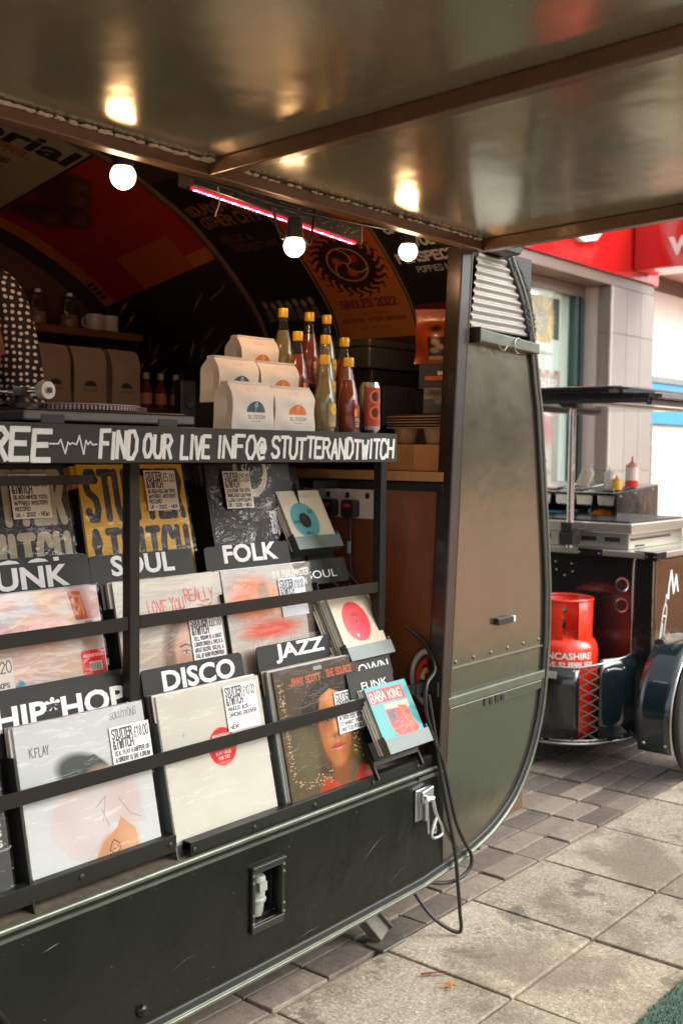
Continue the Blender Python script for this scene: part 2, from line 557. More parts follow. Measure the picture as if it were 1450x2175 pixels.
def face(A, cx, cy, r, skin, hair, dark):
    """a plain made-up portrait: hair, face, eyes, nose, mouth, softly modelled"""
    A.ell(cx, cy - r * .15, r * 1.25, r * 1.35, hair, .05)
    A.ell(cx, cy + r * 1.1, r * .5, r * .6, [c * .8 for c in skin], .04)
    A.ell(cx, cy, r * .8, r * 1.12, skin, .05)
    A.ell(cx - r * .5, cy + r * .1, r * .35, r * .8, [c * .75 for c in skin], .1, op=.6)
    A.ell(cx + r * .15, cy - r * .4, r * .4, r * .35, [min(c * 1.2, 1) for c in skin], .1, op=.6)
    for sgn in (-1, 1):
        A.line([(cx + sgn * r * .35 - r * .2, cy - r * .32), (cx + sgn * r * .35, cy - r * .4), (cx + sgn * r * .35 + r * .2, cy - r * .32)], r * .09, dark, .8)
        A.ell(cx + sgn * r * .35, cy - r * .14, r * .19, r * .09, [c * .55 for c in skin], .02)
        A.ell(cx + sgn * r * .35, cy - r * .14, r * .09, r * .08, dark, .01)
    A.ell(cx + r * .02, cy + r * .22, r * .16, r * .12, [c * .7 for c in skin], .03, op=.8)
    A.ell(cx, cy + r * .18, r * .08, r * .25, [min(c * 1.15, 1) for c in skin], .03, op=.6)
    A.ell(cx, cy + r * .58, r * .3, r * .11, [skin[0] * .8, skin[1] * .5, skin[2] * .5], .02)
    A.line([(cx - r * .28, cy + r * .57), (cx, cy + r * .6), (cx + r * .28, cy + r * .57)], r * .04, dark, .6)


def logo(A, x, y, w, h, col, wd=None, gap=.22):
    """the two tall narrow lines of the stall's name"""
    wd = wd or w * .035
    A.text('STUTTER', x, y + h * .46, w, h * .46, wd, col, gap)
    A.text('&TWITCH', x, y + h, w, h * .46, wd, col, gap)


def price_art(name, lines, price, bg=(.86, .85, .78)):
    A = Art(160, 160, bg)
    ink = (.05, .05, .05)
    logo(A, .05, .05, .5, .38, ink, .032)
    A.text(price, .6, .28, .36, .2, .022, ink, .2, .06)
    y = .56
    for t in lines:
        A.text(t, .07, y, min(.86, .062 * len(t)), .08, .02, ink, .25, .08)
        y += .13
    return art_mat(name, A.a, .6, raw=True)


def flat_text(body, size, mt, at, name, parent, extrude=.0008, offset=0.0, shear=0.0, spacing=1.0, sx=1.0):
    """lettering in the built-in typeface as real, slightly raised geometry; at(u, v, d) maps it into place"""
    cu = bpy.data.curves.new('lettering', 'FONT')
    cu.body = body; cu.size = size; cu.extrude = extrude; cu.offset = offset; cu.shear = shear; cu.space_character = spacing
    cu.resolution_u = 3
    o = bpy.data.objects.new('lettering', cu)
    COL.objects.link(o)
    dg = bpy.context.evaluated_depsgraph_get()
    me = bpy.data.meshes.new_from_object(o.evaluated_get(dg))
    COL.objects.unlink(o); bpy.data.objects.remove(o); bpy.data.curves.remove(cu)
    me.name = name
    org = WT[parent.name] if parent is not None else Vector((0, 0, 0))
    for v in me.vertices:
        v.co = Vector(at(v.co.x * sx, v.co.y, v.co.z)) - org
    me.materials.clear(); me.materials.append(mt)
    bm = bmesh.new(); bm.from_mesh(me); bmesh.ops.recalc_face_normals(bm, faces=bm.faces); bm.to_mesh(me); bm.free()
    ob = bpy.data.objects.new(name, me)
    return link(ob, parent, org)


def text_extent(body, size, offset=0, spacing=1.0):
    cu = bpy.data.curves.new('lettering', 'FONT'); cu.body = body; cu.size = size; cu.offset = offset; cu.space_character = spacing
    o = bpy.data.objects.new('lettering', cu); COL.objects.link(o)
    bpy.context.view_layer.update()
    bb = [Vector(c) for c in o.bound_box]
    r = (min(b.x for b in bb), max(b.x for b in bb), min(b.y for b in bb), max(b.y for b in bb))
    COL.objects.unlink(o); bpy.data.objects.remove(o); bpy.data.curves.remove(cu)
    return r


def fit_text(body, x0, x1, h, at, mt, name, parent, bold=.0, extrude=.0008, spacing=1.0):
    """built-in typeface stretched to fill x0..x1 with capital height h, baseline at v = 0"""
    e = text_extent(body, 1.0, bold, spacing)
    k = h / (e[3] - e[2])
    kx = (x1 - x0) / (e[1] - e[0])
    return flat_text(body, 1.0, mt, lambda u, v, d: at(x0 + (u - e[0]) * kx, (v - e[2]) * k, d), name, parent, extrude, bold, 0, spacing)


def ribbon(Bm, strokes, wd, at):
    """marker strokes as flat raised ribbons; strokes in 2D, at(u, v, d)"""
    parts = []
    for st in strokes:
        q = [Vector(p) for p in st]; cur = [q[0]]
        for i in range(1, len(q)):
            cur.append(q[i])
            if i < len(q) - 1 and (q[i] - q[i - 1]).normalized().dot((q[i + 1] - q[i]).normalized()) < .45:
                parts.append(cur); cur = [q[i]]
        parts.append(cur)
    for si, pts in enumerate(parts):
        d = .0006 + .00022 * (si % 6)
        n = len(pts)
        L, Rr = [], []
        for i in range(n):
            t1 = (pts[i] - pts[i - 1]).normalized() if i > 0 else None
            t2 = (pts[i + 1] - pts[i]).normalized() if i < n - 1 else None
            if t1 is None: t1 = t2
            if t2 is None: t2 = t1
            nn = Vector((-(t1 + t2).y, (t1 + t2).x))
            nn = nn.normalized() if nn.length > 1e-5 else Vector((-t1.y, t1.x))
            m = 1 / max(nn.dot(Vector((-t1.y, t1.x))), .55)
            ext = (t2 * wd * -.35) if i == 0 else (t1 * wd * .35 if i == n - 1 else Vector((0, 0)))
            L.append(pts[i] + nn * wd / 2 * m + ext); Rr.append(pts[i] - nn * wd / 2 * m + ext)
        vs = [at(p.x, p.y, d) for p in L] + [at(p.x, p.y, d) for p in Rr] + [at(p.x, p.y, 0) for p in L] + [at(p.x, p.y, 0) for p in Rr]
        fs = []
        for i in range(n - 1):
            fs += [(i, n + i, n + i + 1, i + 1), (i, i + 1, 2 * n + i + 1, 2 * n + i), (n + i, 3 * n + i, 3 * n + i + 1, n + i + 1)]
        fs += [(0, 2 * n, 3 * n, n), (n - 1, 2 * n - 1, 4 * n - 1, 3 * n - 1)]
        Bm.add(vs, fs)
    return Bm

# ------------------------------------------------------------------ materials
van_paint = mat('dark green van paint', (.0065, .0075, .0045), .30, 0, var=[(3, .5, (.005, .005, .004)), (40, .25, (.009, .011, .007))], bump=[(2.2, .012), (9, .0015), (160, .0001)], coat=.1, spec=.28, rough_var=(6, .1))
van_panel = mat('mid green van paint', (.195, .188, .135), .19, 0.85, var=[(1.2, .5, (.15, .15, .105))], bump=[(1.8, .006), (6, .0006), (60, .00008)], coat=.3, rough_var=(5, .05), flecks=[(34, .03, (.12, .11, .09))])
alu = mat('weathered aluminium', (.34, .36, .33), .32, .85, var=[(18, .5, (.2, .21, .18))], bump=[(60, .0006)], rough_var=(20, .12))
alu_green = mat('green grey painted strip', (.15, .17, .13), .3, .55, var=[(14, .6, (.08, .09, .07))], bump=[(50, .0004)])
rubber = mat('black rubber', (.018, .018, .016), .55, 0, bump=[(90, .0008)])
black_paint = mat('satin black steel', (.017, .017, .015), .38, 0, var=[(8, .4, (.028, .027, .024))], bump=[(120, .0002)], rough_var=(9, .1))
rack_paint = mat('satin black rack steel', (.013, .0135, .011), .42, 0, spec=.3, var=[(12, .35, (.009, .009, .008)), (70, .2, (.022, .022, .02))], rough_var=(12, .1))
card_black = mat('black divider board', (.014, .0155, .013), .5, 0, spec=.3, var=[(30, .3, (.02, .022, .019))])
white_letter = mat('white lettering', (.74, .78, .78), .5, 0, var=[(60, .3, (.6, .64, .64))])
chalk = mat('white marker paint', (.68, .74, .72), .6, 0, var=[(90, .5, (.5, .56, .54))])
zinc = mat('grey zinc tray', (.13, .155, .15), .4, .5, var=[(12, .4, (.09, .105, .10))])
brown_bar = mat('brown painted bar', (.10, .055, .028), .38, .1, var=[(9, .6, (.055, .03, .018)), (60, .3, (.15, .09, .05))], bump=[(40, .0006)], coat=.25)
hatch_skin = mat('brushed metal hatch skin', (.37, .365, .26), .17, .66, var=[(1.6, .5, (.27, .275, .19)), (30, .25, (.42, .41, .30))], bump=[(1.1, .009), (4, .0008)], rough_var=(2.2, .06), stain=[(75, .62, .67, .55, (.50, .47, .37)), (140, .60, .66, .4, (.46, .43, .34)), (5, .60, .72, .4, (.14, .125, .08)), (1.7, .50, .66, .4, (.50, .46, .35)), (240, .60, .66, .5, (.55, .52, .43))])
plywood = mat('red brown plywood', (.21, .066, .022), .42, 0, var=[(5, .6, (.13, .04, .014)), (25, .35, (.28, .10, .04))], bump=[(30, .0006)], stretch=(1, 1, .35), coat=.25)
pale_wood = mat('pale pine edge', (.46, .26, .11), .5, 0, var=[(14, .5, (.36, .19, .07))], stretch=(1, .2, 1))
shelf_wood = mat('brown shelf wood', (.22, .09, .035), .5, 0, var=[(10, .5, (.13, .05, .02))], stretch=(.3, 1, 1))
dark_inside = mat('dark brown lining', (.075, .048, .034), .55, 0, var=[(3, .5, (.03, .02, .016))], bump=[(20, .0008)])
dark_wood = mat('dark stained back wall', (.13, .062, .032), .5, 0, var=[(6, .6, (.04, .02, .012))], stretch=(.3, 1, 1))
steel = mat('polished steel', (.62, .62, .60), .22, 1, bump=[(60, .0002)], rough_var=(15, .08))
bright_steel = mat('galvanised latch steel', (.66, .68, .66), .3, .9, var=[(40, .4, (.45, .47, .46))])
dirt_ledge = mat('dusty brown ledge', (.11, .088, .062), .8, 0, var=[(14, .7, (.06, .05, .038)), (70, .5, (.22, .17, .11))], bump=[(60, .001)])
white_plastic = mat('cream white plastic', (.62, .60, .53), .4)
black_plastic = mat('black plastic', (.016, .016, .016), .42, 0, bump=[(200, .0001)])
cable_black = mat('black cable sheath', (.018, .016, .015), .45)
yellow_cap = mat('yellow tin cap', (.78, .47, .03), .35, .2, var=[(90, .3, (.6, .33, .02))])
slab_mat = mat('aggregate paving slab', (.36, .31, .235), .85, 0,
               var=[(1.1, .6, (.22, .18, .13)), (3.1, .85, (.20, .165, .12)), (9, .7, (.16, .13, .095)), (55, .6, (.46, .42, .33))], bump=[(90, .003), (14, .002)],
               rnd=.12, stain=[(120, .50, .60, .6, (.50, .46, .37)), (150, .54, .62, .6, (.12, .105, .08)), (60, .57, .62, .35, (.6, .56, .46)), (1.5, .53, .60, .7, (.13, .11, .083)), (4.5, .57, .62, .65, (.085, .075, .055)), (.8, .50, .62, .35, (.22, .165, .11))])
brick_mat = mat('grey brown paving brick', (.165, .135, .108), .75, 0, var=[(4, .6, (.11, .09, .072)), (30, .5, (.23, .19, .15))], bump=[(60, .003), (260, .001)], flecks=[(120, .16, (.32, .29, .25))], rnd=.4, stain=[(3, .55, .63, .6, (.07, .06, .048)), (2.1, .57, .64, .5, (.27, .23, .18))])
mortar_mat = mat('sandy jointing', (.26, .205, .145), .9, 0, var=[(12, .7, (.12, .10, .075)), (60, .6, (.40, .33, .25))], bump=[(70, .004)])

# ------------------------------------------------------------------ the ground
gm = bpy.data.materials.new('pinkish street paving'); gm.use_nodes = True
N, L = gm.node_tree.nodes, gm.node_tree.links
geo = N.new('ShaderNodeNewGeometry'); bt = N.new('ShaderNodeTexBrick')
bt.inputs['Scale'].default_value = 1; bt.inputs['Brick Width'].default_value = .44; bt.inputs['Row Height'].default_value = .22
bt.inputs['Mortar Size'].default_value = .008
bt.inputs['Color1'].default_value = (.52, .25, .155, 1); bt.inputs['Color2'].default_value = (.46, .22, .14, 1); bt.inputs['Mortar'].default_value = (.2, .16, .12, 1)
L.new(geo.outputs['Position'], bt.inputs['Vector']); L.new(bt.outputs[0], N['Principled BSDF'].inputs['Base Color'])
N['Principled BSDF'].inputs['Roughness'].default_value = .8
g = B().add([(-80, -80, -.09), (90, -80, -.09), (90, 80, -.09), (-80, 80, -.09)], [(0, 1, 2, 3)]).build('ground', gm)
tag(g, kind='structure')
E0, PX, PY = .112, .448, .416         # the edge where slabs meet bricks, slab pitch along and across
# a second sheet: street paving starts where the laid pieces stop
for nm, (a, b) in {'street_near': ((-60, -60), (80, E0 - 6 * PY - .0)), }.items():
    o = B().add([(a[0], a[1], -.004), (b[0], a[1], -.004), (b[0], b[1], -.004), (a[0], b[1], -.004)], [(0, 1, 2, 3)]).build('street_paving', gm); tag(o, kind='structure')
pave = B().box((-60, E0 - 6 * PY, -.08), (80, 60, -.012)).build('pavement', mortar_mat)
tag(pave, kind='structure')


def slab_mesh(name, lx, ly, m, bev):
    return B().box((0, 0, -.05), (lx, ly, 0)).mesh(name, m, None, bev, 2)


sl_me = slab_mesh('paving_slab', PX - .010, PY - .010, slab_mat, .004)
for j in range(0, 6):
    off = 0 if j == 0 else (0 if j == 1 else .11 * (j % 3))
    for i in range(-6, 9):
        x = 1.68 + (i - 5) * PX + off + .005
        y = E0 - (j + 1) * PY + .005
        if x < -1.6 and j < 4: continue
        put('paving_slab', sl_me, pave, (x, y, random.uniform(-.0025, .0015)), (random.uniform(-.004, .004), random.uniform(-.004, .004), random.uniform(-.003, .003)))
br_me = slab_mesh('paving_brick', .2235 - .008, .0995 - .007, brick_mat, .004)
for j in range(0, 14):
    for i in range(-3, 16):
        x = -.113 + i * .2235 + random.uniform(-.004, .004)
        y = E0 + .005 + j * .0995 + .0035
        if j > 4 and x < .6 or (j > 8 and x < 1.2): continue
        put('paving_brick', br_me, pave, (x, y, random.uniform(-.004, .002)), (random.uniform(-.010, .010), random.uniform(-.010, .010), random.uniform(-.008, .008)))
# the wide paving beyond the laid bricks
o = B().add([(3.46, E0 + .02, -.006), (80, E0 + .02, -.006), (80, 40, -.006), (3.46, 40, -.006)], [(0, 1, 2, 3)]).build('street_paving', gm); tag(o, kind='structure')
turf_b = B()
for k in range(16000):
    x, y = random.uniform(-.15, 1.3), random.uniform(-1.15, -.606)
    a = random.uniform(0, 6.28); h = random.uniform(.006, .014); w = .0022
    dx, dy = math.cos(a) * w, math.sin(a) * w
    lx, ly = random.uniform(-.006, .006), random.uniform(-.006, .006)
    turf_b.add([(x - dx, y - dy, .006), (x + dx, y + dy, .006), (x + lx, y + ly, .006 + h)], [(0, 1, 2)])
turf = mat('artificial turf', (.06, .115, .078), .75, 0, var=[(40, .6, (.032, .07, .05)), (200, .5, (.10, .165, .115))], bump=[(260, .004)])
mat_t = thing('turf_mat', 'green artificial grass mat on the paving at the lower right', 'mat', (.8, -1.4, 0))
B().box((-1.7, -2.38, .0045), (4.2, -.606, .0085)).build('backing', turf, mat_t)
o = turf_b.build('grass', turf, mat_t, recalc=False); o['kind'] = 'stuff'
lf = mat('dead leaf', (.20, .05, .02), .7, var=[(60, .5, (.32, .10, .03))])
b = B().sheet(lambda u, v: (-.175 + .055 * u + .006 * math.sin(5 * v), -.06 - .045 * u + (v - .5) * .022 * math.sin(math.pi * u), .004 + .006 * math.sin(3 * u + v * 2) ** 2), 6, 3)
tag(b.build('fallen_leaf', lf, None, recalc=False, loc=(-.15, -.08, 0)), 'curled rust brown leaf lying in a slab joint near the van', 'leaf')
stain = mat('orange spill', (.50, .17, .035), .8, var=[(60, .9, (.42, .30, .2))])
bs = B()
for k in range(70):
    a = random.uniform(0, 6.28); rr_ = random.gauss(0, .014); c = (-.165 + rr_ * math.cos(a) * 1.3, -.148 + rr_ * math.sin(a)); q = random.uniform(.0012, .0045)
    bs.add([(c[0] + q * math.cos(t * 1.047 + a) * random.uniform(.7, 1.2), c[1] + q * math.sin(t * 1.047 + a), .0035 + .00004 * k) for t in range(6)], [tuple(range(6))])
tag(bs.build('orange_spill', stain, None, loc=(-.165, -.148, 0)), 'small orange spill of crumbs on the near paving slab', 'spill', kind='stuff')

# ------------------------------------------------------------------ the caravan
PROF = [(-3.0, 2.42), (-1.2, 2.42), (-.6, 2.38), (-.3, 2.33), (-.1, 2.26), (.05, 2.18), (.2, 2.075), (.305, 1.977), (.396, 1.857), (.452, 1.72), (.482, 1.60), (.506, 1.49), (.57, 1.045), (.579, .90), (.578, .78),
        (.559, .623), (.528, .52), (.478, .427), (.42, .36), (.367, .318), (.30, .283), (.235, .259), (.121, .234), (-.05, .214), (-.2, .207), (-1.02, .197), (-3.0, .197)]
PROFS = [Vector((p[0], p[1])) for p in PROF]
INT = [(.545, 1.25), (.515, 1.36), (.48, 1.49), (.455, 1.60), (.425, 1.72), (.37, 1.857), (.285, 1.955), (.185, 2.045), (.04, 2.15), (-.11, 2.225), (-.3, 2.295), (-.6, 2.345), (-1.2, 2.385), (-3, 2.385)]
INTS = [Vector((p.x, p.y)) for p in spline([(a, b, 0) for a, b in INT], 6)]
ILEN = [0]
for a, b in zip(INTS[:-1], INTS[1:]): ILEN.append(ILEN[-1] + (b - a).length)


def skin_at(s, off=0.0):
    s = min(max(s, 0), ILEN[-1] - 1e-4)
    k = max(i for i in range(len(ILEN)) if ILEN[i] <= s)
    k = min(k, len(INTS) - 2)
    t = (s - ILEN[k]) / (ILEN[k + 1] - ILEN[k])
    p = INTS[k].lerp(INTS[k + 1], t); d = (INTS[k + 1] - INTS[k]).normalized()
    n = Vector((-d.y, d.x))
    return p + n * off


def s_of_z(z):
    for i in range(len(INTS) - 1):
        if INTS[i].y <= z <= INTS[i + 1].y:
            return ILEN[i] + (z - INTS[i].y) / (INTS[i + 1].y - INTS[i].y) * (ILEN[i + 1] - ILEN[i])
    return ILEN[-1]


def drop(y): return .2 * max(0, y - 1.06)


van = thing('caravan', 'dark green vintage caravan stall with its side hatch raised', 'caravan', (-1.4, .9, 0))
# lower side panel with the wheel arch and the socket hole cut out
WCX, WCZ, WR = -1.74, .28, .36
arch = [(WCX + WR * math.cos(t), WCZ + WR * .62 * math.sin(t)) for t in [R(a) for a in range(-13, 194, 9)]]
outer = [(-3.0, .197), (WCX - WR, .197)] + arch[::-1] + [(WCX + WR, .197), (-1.02, .197), (-.2, .207), (-.02, .218), (.012, .222), (.012, .52), (-3.0, .52)]
hole = [(-.757, .318), (-.668, .318), (-.668, .438), (-.757, .438)]
B().prism(outer, .022, XZ(0), [hole]).build('side_panel', van_paint, van, bevel=.002)
# rolled top edge and dusty ledge
b = B().tube([(-3.0, .002, .523), (.012, .002, .523)], .007, 10); b.box((-3.0, -.004, .503), (.012, -.0005, .509)); b.box((-.12, -.007, .505), (-.0, -.0045, .515))
b.build('panel_edge', alu_green, van, smooth=40)
B().box((-3.0, .0035, .505), (.012, .14, .521)).build('panel_ledge', dirt_ledge, van)
# the front end panel, from the opening post to the curved nose
right = [(x, z) for x, z in PROF if z < 1.73 and x > -.01]
ep = [(.014, .222)] + [(.014, .53), (.105, 1.755)] + [(.447, 1.74)] + right[:-1]
ep = [(.014, .222), (.121, .234 + .006)] + [(x - .008, z) for x, z in right[::-1] if x > .2] + [(.447, 1.73), (.105, 1.745), (.014, .56)]
B().prism(ep, .02, XZ(.003)).build('end_panel', van_panel, van, bevel=.0015)
# folded seam with rivets, mouldings, lamp and badge marks
b = B(); b.box((.012, -.0035, .786), (.553, .0028, .7925)); b.build('folded_seam', van_panel, van, bevel=.0012)
b = B()
for k in range(6):
    b.lathe([(0.0065, 0), (.006, .002), (.003, .0042)], (.062 + k * .094, .003, .806 + .001 * k), 10, (0, -1, 0))
b.build('rivet_row', alu_green, van, smooth=40)
B().box((.012, -.011, .684), (.556, .0028, .713)).build('moulding', alu_green, van, bevel=.004, seg=2)
B().box((.012, -.006, .653), (.556, .0028, .682)).build('moulding', van_panel, van, bevel=.003, seg=2)
b = B()
for k, (w, h) in enumerate(((.012, .03), (.016, .027), (.022, .029), (.02, .025))): b.box((.20 + .032 * k, -.0085, .656), (.20 + .032 * k + w, -.006, .656 + h * .8))
b.build('badge_remains', black_plastic, van, bevel=.002)
lamp = B().box((.265, -.014, .888), (.352, .0028, .909)).build('marker_lamp', black_plastic, van, bevel=.003, seg=2)
B().box((.3525, -.0135, .889), (.364, .0028, .908)).build('lamp_end', white_plastic, lamp, bevel=.002)
# corrugated strip over the end panel, ragged sealant beside it
cor = mat('milky corrugated sheet', (.36, .36, .33), .2, .3, var=[(7, .6, (.22, .22, .20)), (22, .4, (.46, .46, .43))], bump=[(18, .002)], rough_var=(14, .1), stretch=(.35, 1, 1))


def cpt(u, v):
    z = 1.752 + v * .212
    xl = .107 + (.141 - .107) * v - .003
    xr = .443 - .02 - (v ** 2) * .115
    return (xl + u * (xr - xl), .004 - .007 * (.5 + .5 * math.sin(v * 2 * math.pi * 9.5)), z)


B().sheet(cpt, 6, 120).build('corrugated_panel', cor, van, smooth=60, recalc=False)
B().box((.10, .014, 1.74), (.46, .03, 1.99)).build('corrugated_backing', black_plastic, van)
b = B()
for k in range(46):
    v = k / 45
    x = .440 - (v ** 2) * .118
    b.obox((x + random.uniform(-.009, .002), -.004, 1.748 + v * .222), (random.uniform(.010, .020), 0, 0), (0, .007, 0), (random.uniform(-.003, .003), 0, random.uniform(.0025, .005)))
b.build('sealant', rubber, van)
rail = B().prism([(.108, 1.712), (.446, 1.70), (.446, 1.732), (.108, 1.748)], .034, lambda u, v, d: (u, -.030 + d, v)).build('awning_rail', alu_green, van, bevel=.004, seg=2)
B().box((.104, -.034, 1.708), (.108, .002, 1.752)).build('rail_end', rubber, rail)
B().tube([(.31 + .022 * math.cos(t), -.034, 1.715 + .022 * math.sin(t)) for t in [R(a) for a in range(60, 300, 20)][::-1]], .0022, 6).build('hook', steel, rail, smooth=60)
B().tube([(.20, -.033, 1.712), (.215, -.034, 1.697), (.235, -.034, 1.695), (.25, -.033, 1.71)], .002, 6).build('hook', steel, rail, smooth=60)
# dark trims round the nose and the double strip along the bottom
path = [(x, z) for x, z in PROF if z < 2.0 or x > .2]
path = [p for p in path if not (p[0] < .3 and p[1] > 1.5)]


def ribbon_along(pts, w0, w1, y0, y1, nm, m, parent, bev=.003):
    P = [Vector((a, b, 0)) for a, b in pts]; P = spline(P, 4)
    vs, fs = [], []
    for i, p in enumerate(P):
        t = (P[min(i + 1, len(P) - 1)] - P[max(i - 1, 0)]).normalized(); n = Vector((-t.y, t.x))
        for (w, y) in ((w0, y0), (w1, y0), (w1, y1), (w0, y1)):
            q = Vector((p.x, p.y)) + n * w
            vs.append((q.x, y, q.y))
    for i in range(len(P) - 1):
        for k in range(4): fs.append((4 * i + k, 4 * i + (k + 1) % 4, 4 * i + 4 + (k + 1) % 4, 4 * i + 4 + k))
    fs += [(0, 1, 2, 3), tuple(4 * (len(P) - 1) + k for k in range(4))]
    return B().add(vs, fs).build(nm, m, parent, bevel=bev, smooth=35)


ribbon_along(path, -.002, -.022, -.008, .03, 'edge_rubber', rubber, van)
low = [p for p in path if p[1] < .9]
ribbon_along(path, .009, -.002, -.012, .03, 'edge_strip', alu_green, van)
ribbon_along(low, -.003, -.007, -.013, .0, 'edge_bead', alu_green, van, .001)
# roof, far wall, left end and floor
b = B()
Pout = spline([(x, z, 0) for x, z in PROF[:-3]], 3)
for y0, y1 in ((0.03, 1.9),):
    vs = [(p.x, y, p.y) for p in Pout for y in (y0, y1)]
    fs = [(2 * i, 2 * i + 1, 2 * i + 3, 2 * i + 2) for i in range(len(Pout) - 1)]
    b.add(vs, fs)
b.build('outer_skin', van_paint, van, recalc=False, smooth=40)
B().prism([(x, z) for x, z in PROF], .02, XZ(1.90)).build('far_side', van_paint, van)
B().box((-3.02, .0, .2), (-3.0, 1.92, 2.42)).build('rear_end', van_paint, van)
B().box((-2.98, .03, .27), (.5, 1.89, .32)).build('floor', dark_wood, van)
b = B(); b.prism([(-3.0, 2.0), (.13, 2.0), (.27, 1.995), (.19, 2.07), (.05, 2.17), (-.1, 2.25), (-.3, 2.32), (-.6, 2.37), (-1.2, 2.41), (-3.0, 2.41)], .02, XZ(.004)); b.build('header_panel', van_paint, van)
# lining of the curved roof and nose


def lin(u, v):
    p = skin_at(u * ILEN[-1] * .999)
    y = .035 + v * (1.86 - .035)
    return (p.x, y, p.y - drop(y))


B().sheet(lin, 90, 14).build('lining', dark_inside, van, recalc=False, smooth=50)
pts = [skin_at(k / 70 * ILEN[-1] * .75, .008) for k in range(71)]
B().tube([(p.x, 1.06, p.y) for p in pts], .011, 6).build('lining_trim', mat('brown lining trim', (.12, .075, .045), .5), van, smooth=60)
for yy in (.385, .725):
    B().tube([(p.x, yy, p.y) for p in pts[:60]], .003, 6).build('lining_trim', mat('thin edging', (.16, .14, .08), .5), van, smooth=60)
B().box((-3.0, 1.78, .32), (.56, 1.80, 2.3)).build('back_wall', dark_wood, van)
B().box((-3.0, 1.30, 1.50), (.50, 1.778, 1.545)).build('back_worktop', dark_wood, van, bevel=.004)
B().box((-3.0, 1.31, .32), (.46, 1.33, 1.4995)).build('back_cupboard', dark_inside, van)
B().box((-1.2, 1.52, 1.80), (.20, 1.779, 1.828)).build('back_shelf', shelf_wood, van, bevel=.003)
# posts of the opening
B().prism([(-.028, .523), (.012, .523), (.098, 1.97), (.046, 1.97)], .05, XZ(-.008)).build('opening_post', mat('dark brown post', (.020, .012, .008), .35, 0, var=[(20, .5, (.022, .016, .012))], coat=.4), van, bevel=.004, seg=2)
B().prism([(.0985, 1.97), (.0925, 1.97), (.010, .53), (.0165, .53)], .014, XZ(-.0105)).build('post_bead', van_panel, van, bevel=.002)
B().obox((.235, -.012, 1.982), (.052, 0, 0), (0, .045, 0), (.010, 0, .012)).build('corner_cap', rubber, van, bevel=.005)
# right-hand locker: plywood side, bars, pine edge
B().box((.016, .045, .36), (.032, .62, 1.289)).build('locker_side', plywood, van)
b = B(); b.box((.010, .02, 1.2895), (.045, .64, 1.312)); b.build('locker_bar', black_paint, van, bevel=.002)
B().box((.012, .02, 1.3165), (.42, .62, 1.344)).build('locker_top', pale_wood, van, bevel=.002)
# raised hatch: skin, frame bars
SL = math.tan(R(2.2))
hz = lambda y: 1.992 - y * SL
hatch = B().add([(x, y, hz(y) + dz) for x in (-2.95, .14) for y in (0.0, -1.46) for dz in (0, .012)],
                [(0, 1, 3, 2), (4, 6, 7, 5), (0, 4, 5, 1), (2, 3, 7, 6), (0, 2, 6, 4), (1, 5, 7, 3)]).build('hatch', hatch_skin, van)
B().box((-2.95, -.034, 1.962), (.14, -.001, 1.9915)).build('hinge_beam', brown_bar, hatch, bevel=.003, seg=2)
for xx in (.124, -.918, -1.955):
    B().obox((xx, -.735, hz(-.735) - .0165), (.016, 0, 0), (0, -.70, .70 * SL), (0, .016 * SL, .016)).build('hatch_bar', brown_bar, hatch, bevel=.003, seg=2)
B().obox((-1.4, -1.445, hz(-1.445) - .0165), (1.54, 0, 0), (0, .014, 0), (0, 0, .016)).build('outer_beam', brown_bar, hatch, bevel=.003)
b = B()
for k in range(420):
    x = random.uniform(-1.75, -.93) if random.random() < .75 else random.uniform(-.9, .1)
    q = random.uniform(.0012, .004)
    b.obox((x, -.036 - random.uniform(0, .004), 1.990 - random.uniform(0, .003)), (q * 1.6, random.uniform(-.001, .001), 0), (0, q * .8, 0), (0, 0, q * .6))
for k in range(40):
    q = random.uniform(.002, .005)
    b.obox((-.935 - abs(random.gauss(0, .012)), -.038 - abs(random.gauss(0, .006)), 1.990), (q, 0, 0), (0, q, 0), (0, 0, q * .5))
o = b.build('flaking_sealant', mat('flaking white sealant', (.5, .46, .36), .8), hatch); o['kind'] = 'stuff'
# latch
lat = B().box((-.132, -.006, .395), (-.072, -.001, .482)).build('latch', bright_steel, van, bevel=.0015)
b = B().prism([(-.122, .478), (-.070, .486), (-.070, .456), (-.122, .445)], .016, XZ(-.022)); b.box((-.118, -.03, .40), (-.110, -.0065, .47)); b.lathe([(.008, 0), (.008, .05)], (-.12, -.02, .452), 10, (1, 0, 0))
b.build('latch_lever', bright_steel, lat, bevel=.002)
b = B().tube([(-.084, -.028, .455), (-.074, -.030, .415), (-.066, -.031, .40)], .0055, 8)
b.tube(spline([(-.066, -.031, .402), (-.092, -.033, .362), (-.088, -.034, .348), (-.06, -.034, .344), (-.044, -.034, .350), (-.048, -.033, .372), (-.066, -.031, .402)], 5), .0042, 8)
b.tube(spline([(-.070, -.026, .39), (-.085, -.027, .365), (-.066, -.027, .358), (-.070, -.026, .39)], 5), .003, 6); b.tube([(-.104, -.024, .45), (-.098, -.026, .36)], .003, 6)
b.build('latch_loop', bright_steel, lat, smooth=60)
